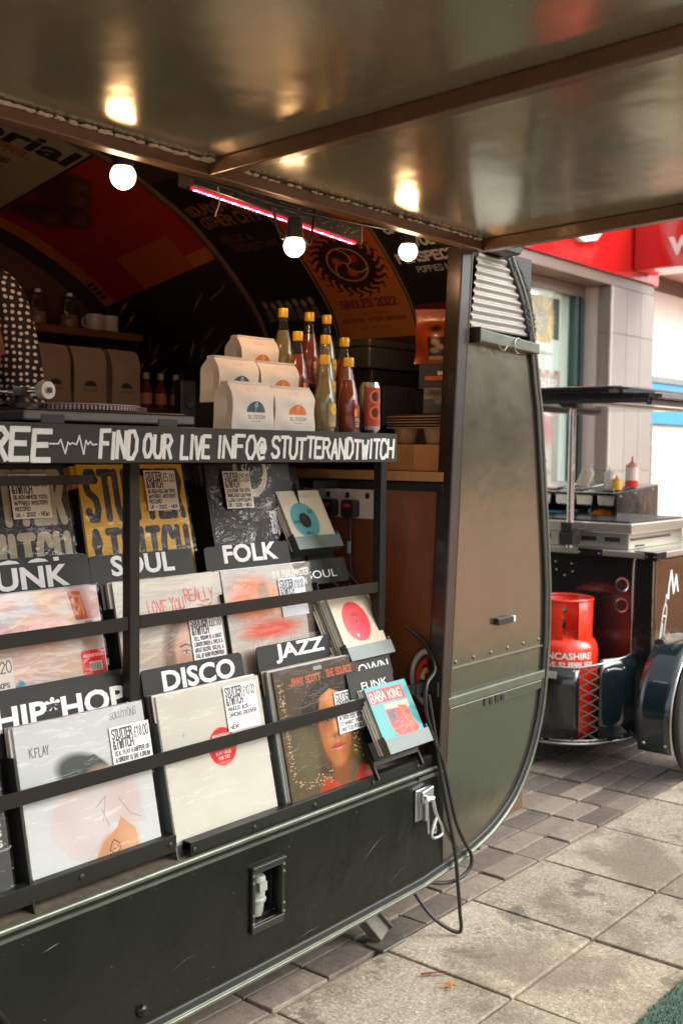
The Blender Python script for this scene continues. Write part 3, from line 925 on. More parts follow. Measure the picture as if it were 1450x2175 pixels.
# inlet socket in its recess
b = B()
for (x0, z0, x1, z1) in ((-.766, .438, -.659, .449), (-.766, .300, -.659, .318), (-.766, .318, -.757, .438), (-.668, .318, -.659, .438)): b.box((x0, -.010, z0), (x1, -.0005, z1))
b.box((-.768, -.014, .449), (-.657, -.001, .456))
sk = b.build('inlet_socket', black_paint, van, bevel=.0015)
b = B(); b.box((-.757, .023, .318), (-.668, .12, .322)); b.box((-.757, .118, .322), (-.668, .122, .438)); b.box((-.757, .023, .434), (-.668, .118, .438)); b.box((-.7575, .023, .322), (-.7545, .118, .434)); b.box((-.6705, .023, .322), (-.6675, .118, .434))
b.build('recess', black_plastic, sk)
plug_m = mat('green grey plug', (.30, .34, .29), .45, 0, var=[(30, .4, (.14, .16, .13))])
b = B().lathe([(.018, 0), (.020, .01), (.019, .032), (.023, .034), (.023, .040), (.019, .043), (.0185, .06), (.016, .088), (.012, .094)], (-.716, .034, .324), 16, (.05, -.12, 1))
b.box((-.728, .004, .384), (-.704, .016, .405)); b.build('plug', plug_m, sk, smooth=45)
b = B()
for z in (.325, .345, .42, .437):
    for x in (-.763, -.662): b.lathe([(.004, 0), (.003, .002)], (x, -.010, z), 8, (0, -1, 0))
b.build('screw_row', alu, sk)
B().lathe([(.015, 0), (.014, .006), (.009, .011), (.003, .013)], (-1.081, 0, .249), 16, (0, -1, 0)).build('dome_bolt', van_paint, van, smooth=50)
b = B()
for (x0, z0, x1, z1, w) in ((-.36, .345, -.27, .395, .0014), (-.34, .46, -.345, .40, .0010), (-.345, .385, -.352, .36, .0010), (-.95, .503, -.90, .5045, .0016), (-1.05, .499, -.98, .5, .0014), (-1.32, .455, -1.28, .462, .002), (-.60, .232, -.52, .236, .0012), (-.30, .500, -.2, .502, .0012), (-.25, .25, -.17, .285, .0009), (-1.0, .30, -.93, .315, .0008)):
    n_ = 6
    pts_ = [(x0 + (x1 - x0) * k / n_, z0 + (z1 - z0) * k / n_ + .004 * math.sin(3.1 * k / n_) * (abs(x1 - x0) > .06) + random.uniform(-.0008, .0008)) for k in range(n_ + 1)]
    for k, ((a0_, b0_), (a1_, b1_)) in enumerate(zip(pts_[:-1], pts_[1:])):
        wa, wb = w * math.sin(math.pi * (k + .15) / (n_ + .3)), w * math.sin(math.pi * (k + 1.15) / (n_ + .3))
        b.add([(a0_, -.0006, b0_ - wa / 2), (a1_, -.0006, b1_ - wb / 2), (a1_, -.0006, b1_ + wb / 2), (a0_, -.0006, b0_ + wa / 2)], [(0, 1, 2, 3)])
for k in range(90):
    edge = random.random()
    x_, q_ = random.uniform(-1.6, -.02), random.uniform(.0005, .0014)
    z_ = .212 + abs(random.gauss(0, .03)) if edge < .6 else (.497 - abs(random.gauss(0, .012)) if edge < .85 else random.uniform(.25, .49))
    b.add([(x_ + q_ * random.uniform(.7, 2) * math.cos(t * 1.257), -.0006, z_ + q_ * math.sin(t * 1.257)) for t in range(5)], [tuple(range(5))])
o = b.build('paint_scratches', mat('scraped pale primer', (.13, .125, .10), .6), van, recalc=False); o['kind'] = 'stuff'
# wheel in the arch, jack leg under the floor
wh = B().lathe([(.13, -.08), (.26, -.085), (.285, -.05), (.285, .05), (.26, .085), (.13, .08)], (WCX, .16, .285), 36, (0, 1, 0)).build('wheel', rubber, van, smooth=40)
B().lathe([(.0, -.06), (.06, -.07), (.125, -.05), (.13, -.03), (.13, .03), (.1, .04), (0, .04)], (WCX, .14, .285), 28, (0, 1, 0)).build('wheel_rim', alu_green, wh, smooth=40)
b = B().tube([(WCX + WR * 1.0 * math.cos(t), -.003, WCZ + WR * .62 * math.sin(t)) for t in [R(a) for a in range(0, 181, 6)]], .008, 8); b.build('arch_lip', van_paint, van, smooth=60)
b = B().bar((-.17, .32, .24), (-.078, .135, .02), .062, .010, (0, -.7, 1)); b.bar((-.203, .315, .235), (-.111, .13, .013), .006, .03, (0, -.7, 1)); b.bar((-.137, .325, .247), (-.045, .14, .027), .006, .03, (0, -.7, 1))
b.box((-.14, .09, .003), (-.03, .16, .011))
b.build('jack_leg', mat('greasy grey steel', (.16, .15, .12), .5, .4, var=[(20, .6, (.07, .06, .05))]), van, bevel=.002)
B().box((-2.9, .1, .10), (-1.1, .16, .196)).build('chassis_rail', black_paint, van)
B().tube([(.20, .10, .22), (.235, .06, .212), (.25, .03, .22)], .016, 8).build('stay_foot', rubber, van, smooth=60)

# ------------------------------------------------------------------ serving counter, record rack
ctr = thing('serving_counter', 'long black serving counter with a hand lettered front board', 'counter', (-1.3, .3, 1.37))
board_m = mat('black chalk board', (.020, .0225, .018), .55, 0, spec=.3, var=[(9, .5, (.027, .03, .025)), (60, .2, (.034, .036, .03))])
B().box((-2.9, .0125, 1.422), (-.238, .56, 1.447)).build('top', black_paint, ctr, bevel=.002)
B().box((-2.9, .562, .33), (-.24, .575, 1.4215)).build('back_panel', black_paint, ctr)
sb = B().box((-2.9, -.004, 1.373), (-.236, .012, 1.4462)).build('sign_board', board_m, ctr, bevel=.0015)
b = B()
at = lambda u, v, d: (u, -.0043 - d, v)
words_ = [('FREE', -1.478, -1.300, 1.381, .053, .0105), ('FIND', -1.193, -1.097, 1.383, .050, .0085), ('OUR', -1.084, -1.006, 1.385, .044, .0082), ('LIVE', -.986, -.900, 1.383, .046, .0082),
          ('INFO@', -.884, -.727, 1.384, .046, .0078), ('STUTTERANDTWITCH', -.714, -.253, 1.384, .045, .0080)]
random.seed(11)
for (t, x0, x1, z, hh, wd) in words_:
    ribbon(b, [[(u, v + random.uniform(-.0004, .0004)) for u, v in st] for st in letters(t, x0 + wd / 2, z, x1 - x0 - wd, hh, .30, .045, .08)], wd, at)
ecg = [(-1.302, 1.409), (-1.283, 1.409), (-1.278, 1.417), (-1.268, 1.391), (-1.262, 1.412), (-1.257, 1.408), (-1.252, 1.411), (-1.243, 1.408), (-1.236, 1.425), (-1.226, 1.390), (-1.221, 1.416), (-1.216, 1.408), (-1.211, 1.414), (-1.206, 1.408), (-1.196, 1.409)]
ribbon(b, [ecg], .0026, at)
b.build('lettering', chalk, sb, recalc=True)
random.seed(21)

rack = thing('record_rack', 'black steel stepped rack that carries the rows of records', 'rack', (-1.0, .2, .53))
for x in (-2.02, -.992, -.118):
    B().box((x - .0135, .128, .535), (x + .0135, .154, 1.372)).build('post', rack_paint, rack, bevel=.0012)
B().box((-2.9, .047, .728), (-.066, .051, .757)).build('rail', rack_paint, rack, bevel=.0008)
for (x0, x1) in ((-2.0, -1.008), (-.976, -.134)):
    B().box((x0, .131, 1.012), (x1, .135, 1.041)).build('rail', rack_paint, rack, bevel=.0008)
B().box((-1.30, .252, 1.322), (-1.006, .258, 1.342)).build('rail', black_paint, rack)
B().box((-.10, .40, 1.290), (.008, .42, 1.3115)).build('rail', black_paint, rack)
B().box((-.33, .60, 1.315), (.010, .63, 1.345)).build('rail', pale_wood, rack)
b = B(); b.box((-.066, .045, .728), (-.022, .053, .757)); b.box((-.028, .0, .722), (-.022, .06, .762)); b.build('rail_bracket', black_plastic, rack)
# the angle-iron lips of the lowest bins
for (x0, x1, y, z) in ((-2.9, -.957, .033, .575), (-.935, -.022, .012, .556)):
    b = B(); b.box((x0, y, z - .036), (x1, y + .004, z)); b.box((x0, y + .004, z - .004), (x1, y + .028, z))
    lip = b.build('lip', rack_paint, rack, bevel=.0008)
    s = B()
    xx = x0 + .1
    xs = [(-1.205, -.975) if x1 < -.9 else (-.925, -.74, -.53, -.30, -.1)][0]
    for xx in xs: s.lathe([(.0065, 0), (.006, .002), (.003, .0035)], (xx, y, z - .017), 10, (0, -1, 0))
    s.build('screw_head', black_plastic, lip, smooth=40)
B().box((-.956, .038, .523), (-.936, .05, .548)).build('lip_bracket', alu, rack)

TIERS = [((.045, .547), (.115, .852)), ((.167, .787), (.237, 1.094)), ((.318, 1.048), (.388, 1.356))]
BXT = [[-1.665, -1.304, -.945, -.594], [-1.70, -1.338, -.966, -.632], [-1.68, -1.31, -.951, -.549]]
TW = [.320, .328, .324]
BINX = [0, 1, 2, 3]
SL_W = .320
for ti, ((yb, zb), (yt, zt)) in enumerate(TIERS):
    d = Vector((0, yt - yb, zt - zb)).normalized()
    n = Vector((0, d.z, -d.y))
    for x in BXT[ti] + [BXT[ti][3] + TW[ti] + .022]:
        c = Vector((x - .013, yb, zb)) + d * .115 + n * .03
        B().obox(c, (.0015, 0, 0), n * .042, d * .15).build('bin_side', zinc if ti == 0 and x > -1.1 else rack_paint, rack)
    B().obox(Vector((-1.5, yb, zb)) + n * .032 - d * .004, (1.19, 0, 0), n * .034, d * .0015).build('bin_floor', rack_paint, rack)
    B().obox(Vector((-1.5, yb, zb)) + n * .068 + d * .11, (1.19, 0, 0), n * .0015, d * .12).build('bin_back', rack_paint, rack)

# ------------------------------------------------------------------ records
def quad_front(w, h, t, name, m):
    """thin upright box, printed face towards -y, origin at its lower left front corner"""
    b = B()
    b.add([(0, 0, 0), (w, 0, 0), (w, 0, h), (0, 0, h), (0, t, 0), (w, t, 0), (w, t, h), (0, t, h)],
          [(0, 1, 2, 3), (5, 4, 7, 6), (3, 2, 6, 7), (4, 5, 1, 0), (1, 5, 6, 2), (4, 0, 3, 7)], [[(0, 0), (1, 0), (1, 1), (0, 1)], None, None, None, None, None])
    return b.mesh(name, m, recalc=False)


def child(name, me, parent, loc=(0, 0, 0)):
    o = bpy.data.objects.new(name, me)
    COL.objects.link(o)
    o.parent = parent; o.location = loc
    WT[o.name] = Vector(loc)
    return o


film = film_mat('clear record sleeve film', 9, .005, (1, 1, 3.2), .05, 1.36, .0)
film_bag = film_mat('crinkled clear bag film', 13, .020, (1, 1, 2.0), .08, 1.42, .0)


def film_mesh(w, h, m, amp=.0012, nm='plastic_cover'):
    ph = [random.uniform(0, 6) for _ in range(4)]
    return B().sheet(lambda u, v: (-.003 + u * (w + .006), -.0022 - amp * (1 + math.sin(7 * u + 4 * v + ph[0]) * math.sin(5 * v + ph[1])), -.001 + v * (h + .004)), 14, 14).mesh(nm, m, 80, recalc=False)


def tier_pose(ti, dn=0.0, dz=0.0):
    (yb, zb), (yt, zt) = TIERS[ti]
    lean = math.atan2(yt - yb, zt - zb)
    n = Vector((0, math.cos(lean), -math.sin(lean)))
    return Vector((0, yb, zb)) + n * dn + Vector((0, math.sin(lean), math.cos(lean))) * dz, lean


blank_mats = [mat('cream sleeve edge', (.55, .50, .40), .5), mat('white sleeve edge', (.66, .66, .63), .45), mat('brown sleeve edge', (.20, .14, .09), .5), mat('dark sleeve edge', (.05, .05, .05), .4), mat('grey sleeve edge', (.33, .32, .29), .45)]
blank_me = [B().box((0, 0, 0), (SL_W, .0032, SL_W)).mesh('record_sleeve', m, bevel=.0006) for m in blank_mats]


def record(name, label, cat, xi, ti, m, dn=0.0, film_m=film, amp=.0012, dz=0.0, group='records facing out at the front of each bin'):
    p, lean = tier_pose(ti, dn, dz)
    x, w, h = BXT[ti][xi], TW[ti], min(TW[ti], .322)
    o = bpy.data.objects.new(name, quad_front(w, h, .0045, name, m))
    link(o, None, (x, p.y, p.z)); o.rotation_euler = (-lean, 0, 0)
    tag(o, label, cat, group)
    if film_m: child('plastic_cover', film_mesh(w, h, film_m, amp), o)
    return o


def price(o, me_m, x, z, w=.105, h=.105, nm='price_card', y=-.0035):
    return child(nm, quad_front(w, h, .0006, nm, me_m), o, (x, y, z))


ORD = ['first', 'second', 'third', 'fourth', 'fifth', 'sixth', 'seventh', 'eighth', 'ninth']
EDGE = ['cream', 'white', 'brown', 'dark', 'grey']


def stack(x, ti, n, what, mats_, dn0=.006, pitch=.0048, name='record_sleeve', cat='record'):
    for k in range(n):
        p, lean = tier_pose(ti, dn0 + k * pitch, random.uniform(-.003, .006))
        o = bpy.data.objects.new(name, blank_me[mats_[k % len(mats_)]])
        link(o, None, (BXT[ti][x] + random.uniform(-.007, .003), p.y, p.z)); o.rotation_euler = (-lean + random.uniform(-.008, .008), random.uniform(-.006, .006), 0)
        tag(o, EDGE[mats_[k % len(mats_)]] + ' record edge, ' + ORD[k] + ' one back behind ' + what, cat, 'records filed behind ' + what)


# --- printed fronts (plain made-up artwork in the colours of the photograph)
def art_flay():
    A = Art(512, 512, (.74, .77, .77))
    A.noise(.02, 6)
    A.ell(.46, .36, .20, .11, (.13, .15, .14), .02, .3); A.poly([(.27, .42), (.36, .30), (.56, .27), (.66, .36), (.50, .40)], (.13, .15, .14))
    A.ell(.62, .44, .13, .08, (.80, .60, .46), .03, .2); A.ell(.36, .52, .11, .05, (.80, .62, .50), .03, -.4)
    A.poly([(.20, .55), (.42, .46), (.70, .46), (.86, .54), (.90, .78), (.78, .76), (.62, .72), (.50, .98), (.28, .86), (.16, .70)], (.735, .70, .69))
    A.ell(.36, .70, .18, .13, (.77, .735, .73), .07); A.ell(.30, .62, .10, .06, (.68, .63, .62), .06, .5, .5); A.ell(.48, .86, .16, .05, (.66, .61, .60), .05, .6, .5); A.ell(.74, .60, .13, .13, (.72, .65, .64), .04)
    A.poly([(.58, .98), (.48, 1.0), (.46, .92), (.55, .82), (.66, .76), (.70, .70), (.80, .80), (.82, .98), (.7, 1.0)], (.66, .46, .32))
    A.ell(.66, .88, .15, .09, (.68, .48, .34), .02); A.ell(.56, .92, .05, .1, (.54, .35, .23), .04, .4, .7); A.ell(.76, .84, .05, .09, (.76, .57, .43), .04, -.2, .7)
    for st in ([(.52, .60), (.60, .55), (.56, .70)], [(.70, .58), (.78, .70), (.86, .74)], [(.56, .62), (.60, .74)]): A.line(st, .005, (.42, .35, .35), .8)
    for st in ([(.60, .85), (.58, .89), (.62, .92), (.66, .90), (.66, .86), (.62, .83), (.60, .85)], [(.57, .93), (.60, .96), (.64, .94), (.69, .96), (.70, .93)], [(.61, .88), (.62, .89)], [(.64, .87), (.65, .88)]): A.line(st, .006, (.12, .10, .09))
    A.text('K.FLAY', .09, .20, .14, .055, .007, (.25, .25, .25), .3, .1)
    A.text('SOLUTIONS', .72, .08, .22, .045, .006, (.40, .40, .40), .3, .1)
    return A.a


def art_white_disco():
    A = Art(512, 512, (.76, .75, .69)); A.noise(.03, 8)
    A.ell(.545, .445, .135, .135, (.72, .085, .07), .004)
    A.ell(.545, .445, .018, .018, (.05, .04, .04), .002)
    W = (.9, .8, .76)
    A.text('RICKODEMUS', .46, .385, .17, .026, .006, W); A.text('IN MY HOUSE', .47, .50, .15, .022, .004, W); A.text('FUNK THAT', .49, .535, .11, .022, .004, W)
    A.text('SIDE A', .43, .44, .05, .012, .003, W); A.text('33 RPM', .60, .44, .05, .012, .003, W)
    for k in range(3): A.line([(.48 + .01 * k, .552 + .008 * k), (.61 - .01 * k, .552 + .008 * k)], .003, W, .7)
    A.ell(.20, .30, .006, .01, (.4, .5, .5), .004)
    return A.a


def art_jazz():
    A = Art(512, 512, (.16, .135, .085)); A.noise(.12, 7)
    A.ell(.5, .1, .7, .2, (.12, .09, .06), .15)
    A.ell(.70, .40, .34, .30, (.05, .035, .025), .08)
    A.poly([(.25, .30), (.45, .16), (.62, .14), (.90, .34), (.98, .8), (.85, .9), (.35, .86), (.28, .6)], (.055, .042, .028))
    A.ell(.26, .66, .16, .22, (.20, .19, .11), .08); A.ell(.72, .80, .16, .14, (.17, .16, .09), .06)
    A.ell(.61, .86, .10, .16, (.30, .15, .07), .03)
    A.ell(.61, .52, .185, .31, (.52, .29, .15), .015); A.ell(.60, .31, .14, .10, (.70, .42, .24), .06)
    A.ell(.50, .56, .07, .22, (.34, .17, .085), .05, op=.8); A.ell(.73, .60, .07, .18, (.30, .145, .07), .05, op=.8)
    A.poly([(.40, .30), (.46, .17), (.60, .12), (.76, .19), (.84, .36), (.80, .42), (.74, .27), (.61, .22), (.48, .27), (.43, .42)], (.05, .035, .025))
    A.ell(.53, .60, .06, .07, (.62, .36, .20), .04, op=.7); A.ell(.70, .60, .05, .07, (.58, .32, .18), .04, op=.7)
    A.ell(.618, .50, .022, .11, (.72, .46, .28), .02, op=.9)
    for sx in (.53, .695):
        A.line([(sx - .06, .405), (sx - .01, .375), (sx + .055, .40)], .016, (.06, .03, .02)); A.ell(sx, .447, .052, .022, (.20, .10, .05), .01); A.ell(sx, .450, .040, .014, (.62, .55, .48), .005); A.ell(sx, .448, .018, .017, (.03, .018, .012), .003); A.line([(sx - .05, .447), (sx, .430), (sx + .05, .447)], .010, (.04, .02, .015)); A.ell(sx + .006, .443, .004, .004, (.9, .88, .85), .001)
    A.ell(.615, .595, .05, .024, (.36, .18, .09), .012); A.ell(.592, .602, .012, .008, (.10, .04, .02), .004); A.ell(.640, .602, .012, .008, (.10, .04, .02), .004)
    A.poly([(.535, .676), (.585, .650), (.615, .658), (.645, .650), (.695, .676), (.615, .684)], (.46, .17, .13)); A.poly([(.540, .680), (.615, .684), (.690, .680), (.655, .712), (.615, .720), (.575, .712)], (.58, .25, .19)); A.line([(.535, .678), (.615, .684), (.695, .678)], .006, (.12, .04, .03)); A.ell(.62, .70, .03, .006, (.80, .50, .42), .004, op=.7)
    A.poly([(.30, 1.0), (.40, .88), (.52, .93), (.62, 1.0)], (.45, .12, .05)); A.poly([(.72, 1.0), (.86, .86), (1, .92), (1, 1)], (.40, .10, .05))
    for k in range(240):
        t = random.random()
        x, y = (.03 + .06 * random.random(), .1 + .75 * t) if k % 3 else (.10 + .4 * t, .84 + .1 * random.random())
        if k % 5 == 0: x, y = .80 + .12 * random.random(), .62 + .2 * t
        A.ell(x, y, .004 + .006 * random.random(), .004, random.choice([(.62, .50, .32), (.40, .30, .18), (.75, .68, .52)]), .002)
    A.text('JIMMY SCOTT', .17, .135, .36, .05, .014, (.50, .22, .13), .2); A.text('THE SOURCE', .60, .125, .32, .05, .014, (.50, .22, .13), .2)
    A.rect(.46, .025, .56, .055, (.45, .50, .48)); A.rect(.84, .13, .99, .25, (.05, .05, .05)); A.text('TRAIN OF TIME', .86, .17, .11, .02, .005, (.7, .65, .55)); A.text('THE SOURCE LIVES', .86, .21, .11, .012, .003, (.6, .55, .5))
    return A.a


def art_funk():
    A = Art(512, 512, (.72, .68, .66))
    for k in range(90):
        A.ell(random.random(), random.random() * .62, random.uniform(.04, .16), random.uniform(.03, .07), random.choice([(.78, .42, .20), (.80, .45, .42), (.55, .60, .74), (.84, .66, .42), (.74, .38, .44), (.80, .80, .80)]), .02, op=.5)
    A.rect(0, .36, 1, 1, (.70, .56, .46), .75)
    for k in range(30): A.ell(random.random(), random.uniform(.55, 1), random.uniform(.05, .15), random.uniform(.03, .08), random.choice([(.72, .66, .62), (.74, .62, .46), (.66, .62, .60)]), .06, op=.5)
    for k in range(11):
        x, y = random.uniform(.05, .85), random.uniform(.42, .86)
        for q in range(4): A.ell(x + random.gauss(0, .02), y + random.gauss(0, .02), random.uniform(.01, .03), random.uniform(.008, .02), (.06, .40, .50), .006, random.uniform(-1, 1))
    A.poly([(.76, .02), (.86, .03), (.90, .22), (.80, .22)], (.62, .20, .14)); A.text('EA', .80, .18, .07, .12, .02, (.8, .4, .2))
    A.rect(.80, .22, 1, .34, (.76, .72, .66)); A.rect(.87, .235, .94, .32, (.45, .30, .30)); A.text('C', .885, .305, .04, .05, .012, (.05, .05, .05))
    A.rect(.80, .43, .995, .60, (.74, .06, .05)); A.rect(.86, .51, .96, .57, (.80, .74, .66))
    for k in range(14): A.line([(.865 + .0065 * k, .52), (.865 + .0065 * k, .565)], random.choice([.002, .004]), (.1, .08, .08))
    A.text('FREEDOM OF SPEECH', .82, .475, .15, .016, .004, (.9, .75, .7))
    A.text('OM', .0, .32, .12, .10, .012, (.3, .28, .28))
    return A.a


def art_soul():
    A = Art(512, 512, (.66, .62, .54)); A.noise(.03, 6)
    A.rect(0, .45, 1, 1, (.60, .52, .44), .8)
    DY = -.17
    A.ell(.62, .50, .24, .22, (.24, .15, .10), .03); A.ell(.64, .78 + DY, .18, .26, (.76, .54, .42), .02)
    A.ell(.54, .80 + DY, .07, .2, (.58, .37, .28), .05, op=.7); A.ell(.68, .63 + DY, .10, .07, (.85, .68, .58), .05, op=.7)
    for sx in (.57, .715):
        A.line([(sx - .05, .685 + DY), (sx, .672 + DY), (sx + .05, .688 + DY)], .013, (.22, .13, .09)); A.ell(sx, .727 + DY, .042, .016, (.36, .24, .18), .008); A.ell(sx, .729 + DY, .032, .010, (.72, .66, .6), .003); A.ell(sx, .727 + DY, .013, .012, (.10, .07, .05), .003); A.line([(sx - .04, .727 + DY), (sx, .713 + DY), (sx + .04, .727 + DY)], .008, (.16, .10, .08))
    A.ell(.645, .82 + DY, .035, .016, (.55, .33, .26), .010); A.poly([(.575, .888 + DY), (.62, .868 + DY), (.645, .874 + DY), (.67, .868 + DY), (.715, .888 + DY), (.67, .912 + DY), (.62, .912 + DY)], (.60, .25, .22)); A.line([(.575, .888 + DY), (.645, .892 + DY), (.715, .888 + DY)], .006, (.3, .1, .09))
    A.ell(.40, .66, .05, .16, (.30, .19, .13), .03); A.poly([(.45, 1.0), (.52, .88), (.62, .95), (.74, .90), (.86, 1.0)], (.55, .48, .42))
    red = (.62, .12, .10)
    A.text('LOVE YOU', .28, .25, .33, .09, .013, red, .3, .08, -.08); A.text('REALLY', .63, .20, .28, .09, .013, red, .3, .08, -.08)
    A.line([(.26, .30), (.32, .255), (.38, .29), (.34, .31)], .012, red); A.line([(.74, .225), (.84, .25), (.88, .225)], .012, red)
    return A.a


def art_folk():
    A = Art(512, 512, (.62, .60, .56)); A.noise(.06, 9)
    A.ell(.30, .25, .26, .18, (.76, .34, .18), .05); A.ell(.62, .30, .2, .14, (.78, .42, .26), .05); A.ell(.45, .50, .30, .07, (.68, .16, .07), .03); A.ell(.42, .22, .06, .09, (.45, .28, .16), .02); A.ell(.55, .34, .05, .07, (.85, .62, .5), .02)
    A.poly([(.80, .0), (1, 0), (1, 1), (.86, .8), (.88, .4)], (.16, .14, .11))
    A.rect(0, .58, 1, 1, (.68, .60, .54), .6)
    for k in range(14): A.line([(.2 + .05 * k + random.uniform(-.02, .02), .56), (.1 + .055 * k, 1.0)], .014, random.choice([(.74, .46, .38), (.70, .64, .60), (.5, .46, .42)]), .6)
    A.text('D.V. PURLEMASTER', .56, .10, .42, .05, .010, (.84, .84, .78), .25, .05); A.text('WILLIE NELSON', .60, .18, .34, .05, .010, (.84, .84, .78), .25, .05)
    return A.a


def art_tote(bg, ink):
    A = Art(512, 512, bg); A.noise(.05, 5)
    A.text('STUTTER', .06, .40, .89, .34, .058, ink, .55); A.text('&TWITCH', .06, .84, .89, .34, .058, ink, .55)
    return A.a


def art_tee():
    A = Art(384, 384, (.035, .034, .030)); A.noise(.3, 6)
    A.ell(.52, .06, .20, .22, (.60, .58, .46), .004); A.ell(.52, .04, .155, .175, (.035, .034, .030), .004)
    logo(A, .68, .42, .22, .18, (.66, .68, .66), .016)
    return A.a


def art_dark_left():
    A = Art(256, 256, (.045, .055, .055)); A.rect(0, .0, 1, .25, (.5, .52, .5)); A.rect(.86, 0, 1, 1, (.10, .11, .11))
    for k in range(6): A.text('WNE ROME LIVES', .62, .36 + .06 * k, .34, .03, .007, (.85, .85, .8), .25, .1)
    return A.a


def art_45(kind):
    A = Art(256, 256, (.66, .63, .53)); A.noise(.03, 6)
    if kind == 'teal':
        A.ell(.42, .52, .31, .31, (.20, .42, .44), .004); A.ell(.42, .52, .13, .13, (.03, .03, .03), .004)
        A.text('PLAY', .55, .40, .12, .06, .014, (.05, .1, .1)); A.text('45 RPM', .16, .56, .12, .04, .009, (.05, .1, .1)); A.text('SIDE A', .34, .76, .16, .035, .008, (.05, .1, .1))
        A.text('40280-', .5, .12, .3, .05, .008, (.4, .38, .33))
    elif kind == 'pink':
        A.ell(.47, .42, .30, .32, (.66, .03, .09), .004); A.ell(.47, .42, .14, .15, (.45, .02, .08), .004); A.ell(.47, .42, .11, .12, (.64, .03, .09), .004); A.ell(.47, .42, .02, .02, (.03, .02, .02), .003)
        A.ell(.44, .58, .20, .12, (.50, .03, .20), .08, op=.5); A.ell(.40, .64, .03, .03, (.8, .7, .7), .004)
        A.text('TAMLA', .40, .33, .14, .03, .007, (.05, .02, .02))
    elif kind == 'comic':
        A.rect(0, 0, 1, 1, (.14, .45, .46)); A.rect(.02, .06, .86, .27, (.60, .03, .10)); A.text('BABA KING', .06, .23, .74, .13, .018, (.8, .74, .66), .3, .1); A.rect(.30, .30, .88, .42, (.62, .58, .48))
        A.poly([(.28, .38), (.70, .40), (.92, .75), (.60, .98), (.30, .70)], (.70, .06, .04)); A.poly([(.30, .42), (.52, .40), (.46, .55), (.36, .6)], (.15, .10, .22)); A.poly([(.6, .35), (.8, .4), (.85, .7), (.7, .8)], (.78, .22, .05))
        for k in range(24): A.line([(random.uniform(.3, .85), random.uniform(.44, .9)) for _ in range(3)], .012, random.choice([(.2, .05, .05), (.85, .45, .08), (.5, .03, .05), (.12, .2, .25)]), .7)
        A.poly([(.05, .84), (.60, .80), (.80, .95), (.70, 1.0), (.04, 1.0)], (.80, .52, .12)); A.text('& LOOZE', .12, .95, .5, .09, .02, (.25, .06, .04))
    if kind in ('teal', 'pink'):
        for q in range(3): A.text('ORIGINAL SEVEN INCH PRESSING', .42, .86 + .045 * q, .54, .022, .005, (.3, .28, .24), .25, .1)
    return A.a


# front records, bin by bin
o = record('record_sleeve', 'dark record sleeve at the far left of the lowest row', 'record', BINX[0], 0, art_mat('dark cover print', art_dark_left(), .35, .3))
stack(BINX[0], 0, 4, 'the dark sleeve at the far left', [1, 0, 1], .006)
o = record('record_sleeve', 'white sleeve with a pale pink shirt and a tattooed arm, below the HIP*HOP card', 'record', BINX[1], 0, art_mat('pale pink cover print', art_flay(), .3, .3))
price(o, price_art('price card print a', ['IS K. FLAY A RAPPER OR', 'A SINGER? IS SHE A DREAM', 'MAYBE OR A HEAVY REALITY'], '£18.00', (.80, .82, .82)), .222, .172)
stack(BINX[1], 0, 6, 'the sleeve with the tattooed arm', [1, 0, 2, 1, 0, 2])
o = record('record_sleeve', 'plain white sleeve with a red round label, below the DISCO card', 'record', BINX[2], 0, art_mat('white cover print', art_white_disco(), .3, .3))
price(o, price_art('price card print b', ['MINGUS 80S', 'DANCING GROOVER', '', 'NEW!'], '£10.00', (.80, .82, .82)), .198, .205)
stack(BINX[2], 0, 6, 'the white sleeve with the red label', [1, 0, 3, 2, 3, 3])
o = record('record_sleeve', 'brown portrait sleeve in shiny film, below the JAZZ card', 'record', BINX[3], 0, art_mat('brown portrait print', art_jazz(), .3, .3), dn=-.020, amp=.002)
price(o, price_art('price card print c', ['THE HOLYWOOD BARD IS', 'IN THEIR CODE. BEEN', 'TO INHABIT THERE', 'UNSETTLED RITUALS'], '£18.00', (.80, .82, .82)), .206, .13)
stack(BINX[3], 0, 8, 'the brown portrait sleeve', [4, 1, 0, 2, 3, 1, 0, 4], -.014)
o = record('record_sleeve', 'pastel orange and blue sleeve with a red sticker, below the FUNK card', 'record', BINX[1], 1, art_mat('pastel cover print', art_funk(), .3, .3))
price(o, price_art('price card print d', ['BRASS BE-BOPS', 'GROOVE', '2020 - NEW'], '£20', (.66, .60, .54)), -.012, .09)
stack(BINX[1], 1, 5, 'the pastel sleeve', [1, 4, 0, 3, 1])
o = record('record_sleeve', 'cream sleeve with red script and a pale portrait, below the SOUL card', 'record', BINX[2], 1, art_mat('cream portrait print', art_soul(), .3, .3))
price(o, price_art('price card print e', ['TELL INGRAM IS A GREAT', 'LONDON SINGER & THIS IS A', 'GREAT RECORD. SOULFUL &', 'FULL OF HEART RECOMMENDED'], '£22.00', (.80, .82, .82)), .205, .118)
stack(BINX[2], 1, 7, 'the cream sleeve with red script', [0, 3, 4, 1, 2, 3, 1])
o = record('record_sleeve', 'grey sleeve with an orange blot, below the FOLK card', 'record', BINX[3], 1, art_mat('orange blot print', art_folk(), .3, .3), amp=.002)
price(o, price_art('price card print f', ['A RARE FOLK TREAT'], '£18.00', (.70, .78, .84)), .195, .185, .1, .1)
stack(BINX[3], 1, 6, 'the grey sleeve with the orange blot', [1, 0, 4, 3, 1, 0])
G3 = 'bagged goods in the top row of the rack'
o = record('bagged_tote', 'black bagged tote with cream block letters in the top row', 'tote bag', BINX[1], 2, art_mat('black tote print', art_tote((.05, .055, .05), (.62, .58, .46)), .6), film_m=film_bag, amp=.004, group=G3)
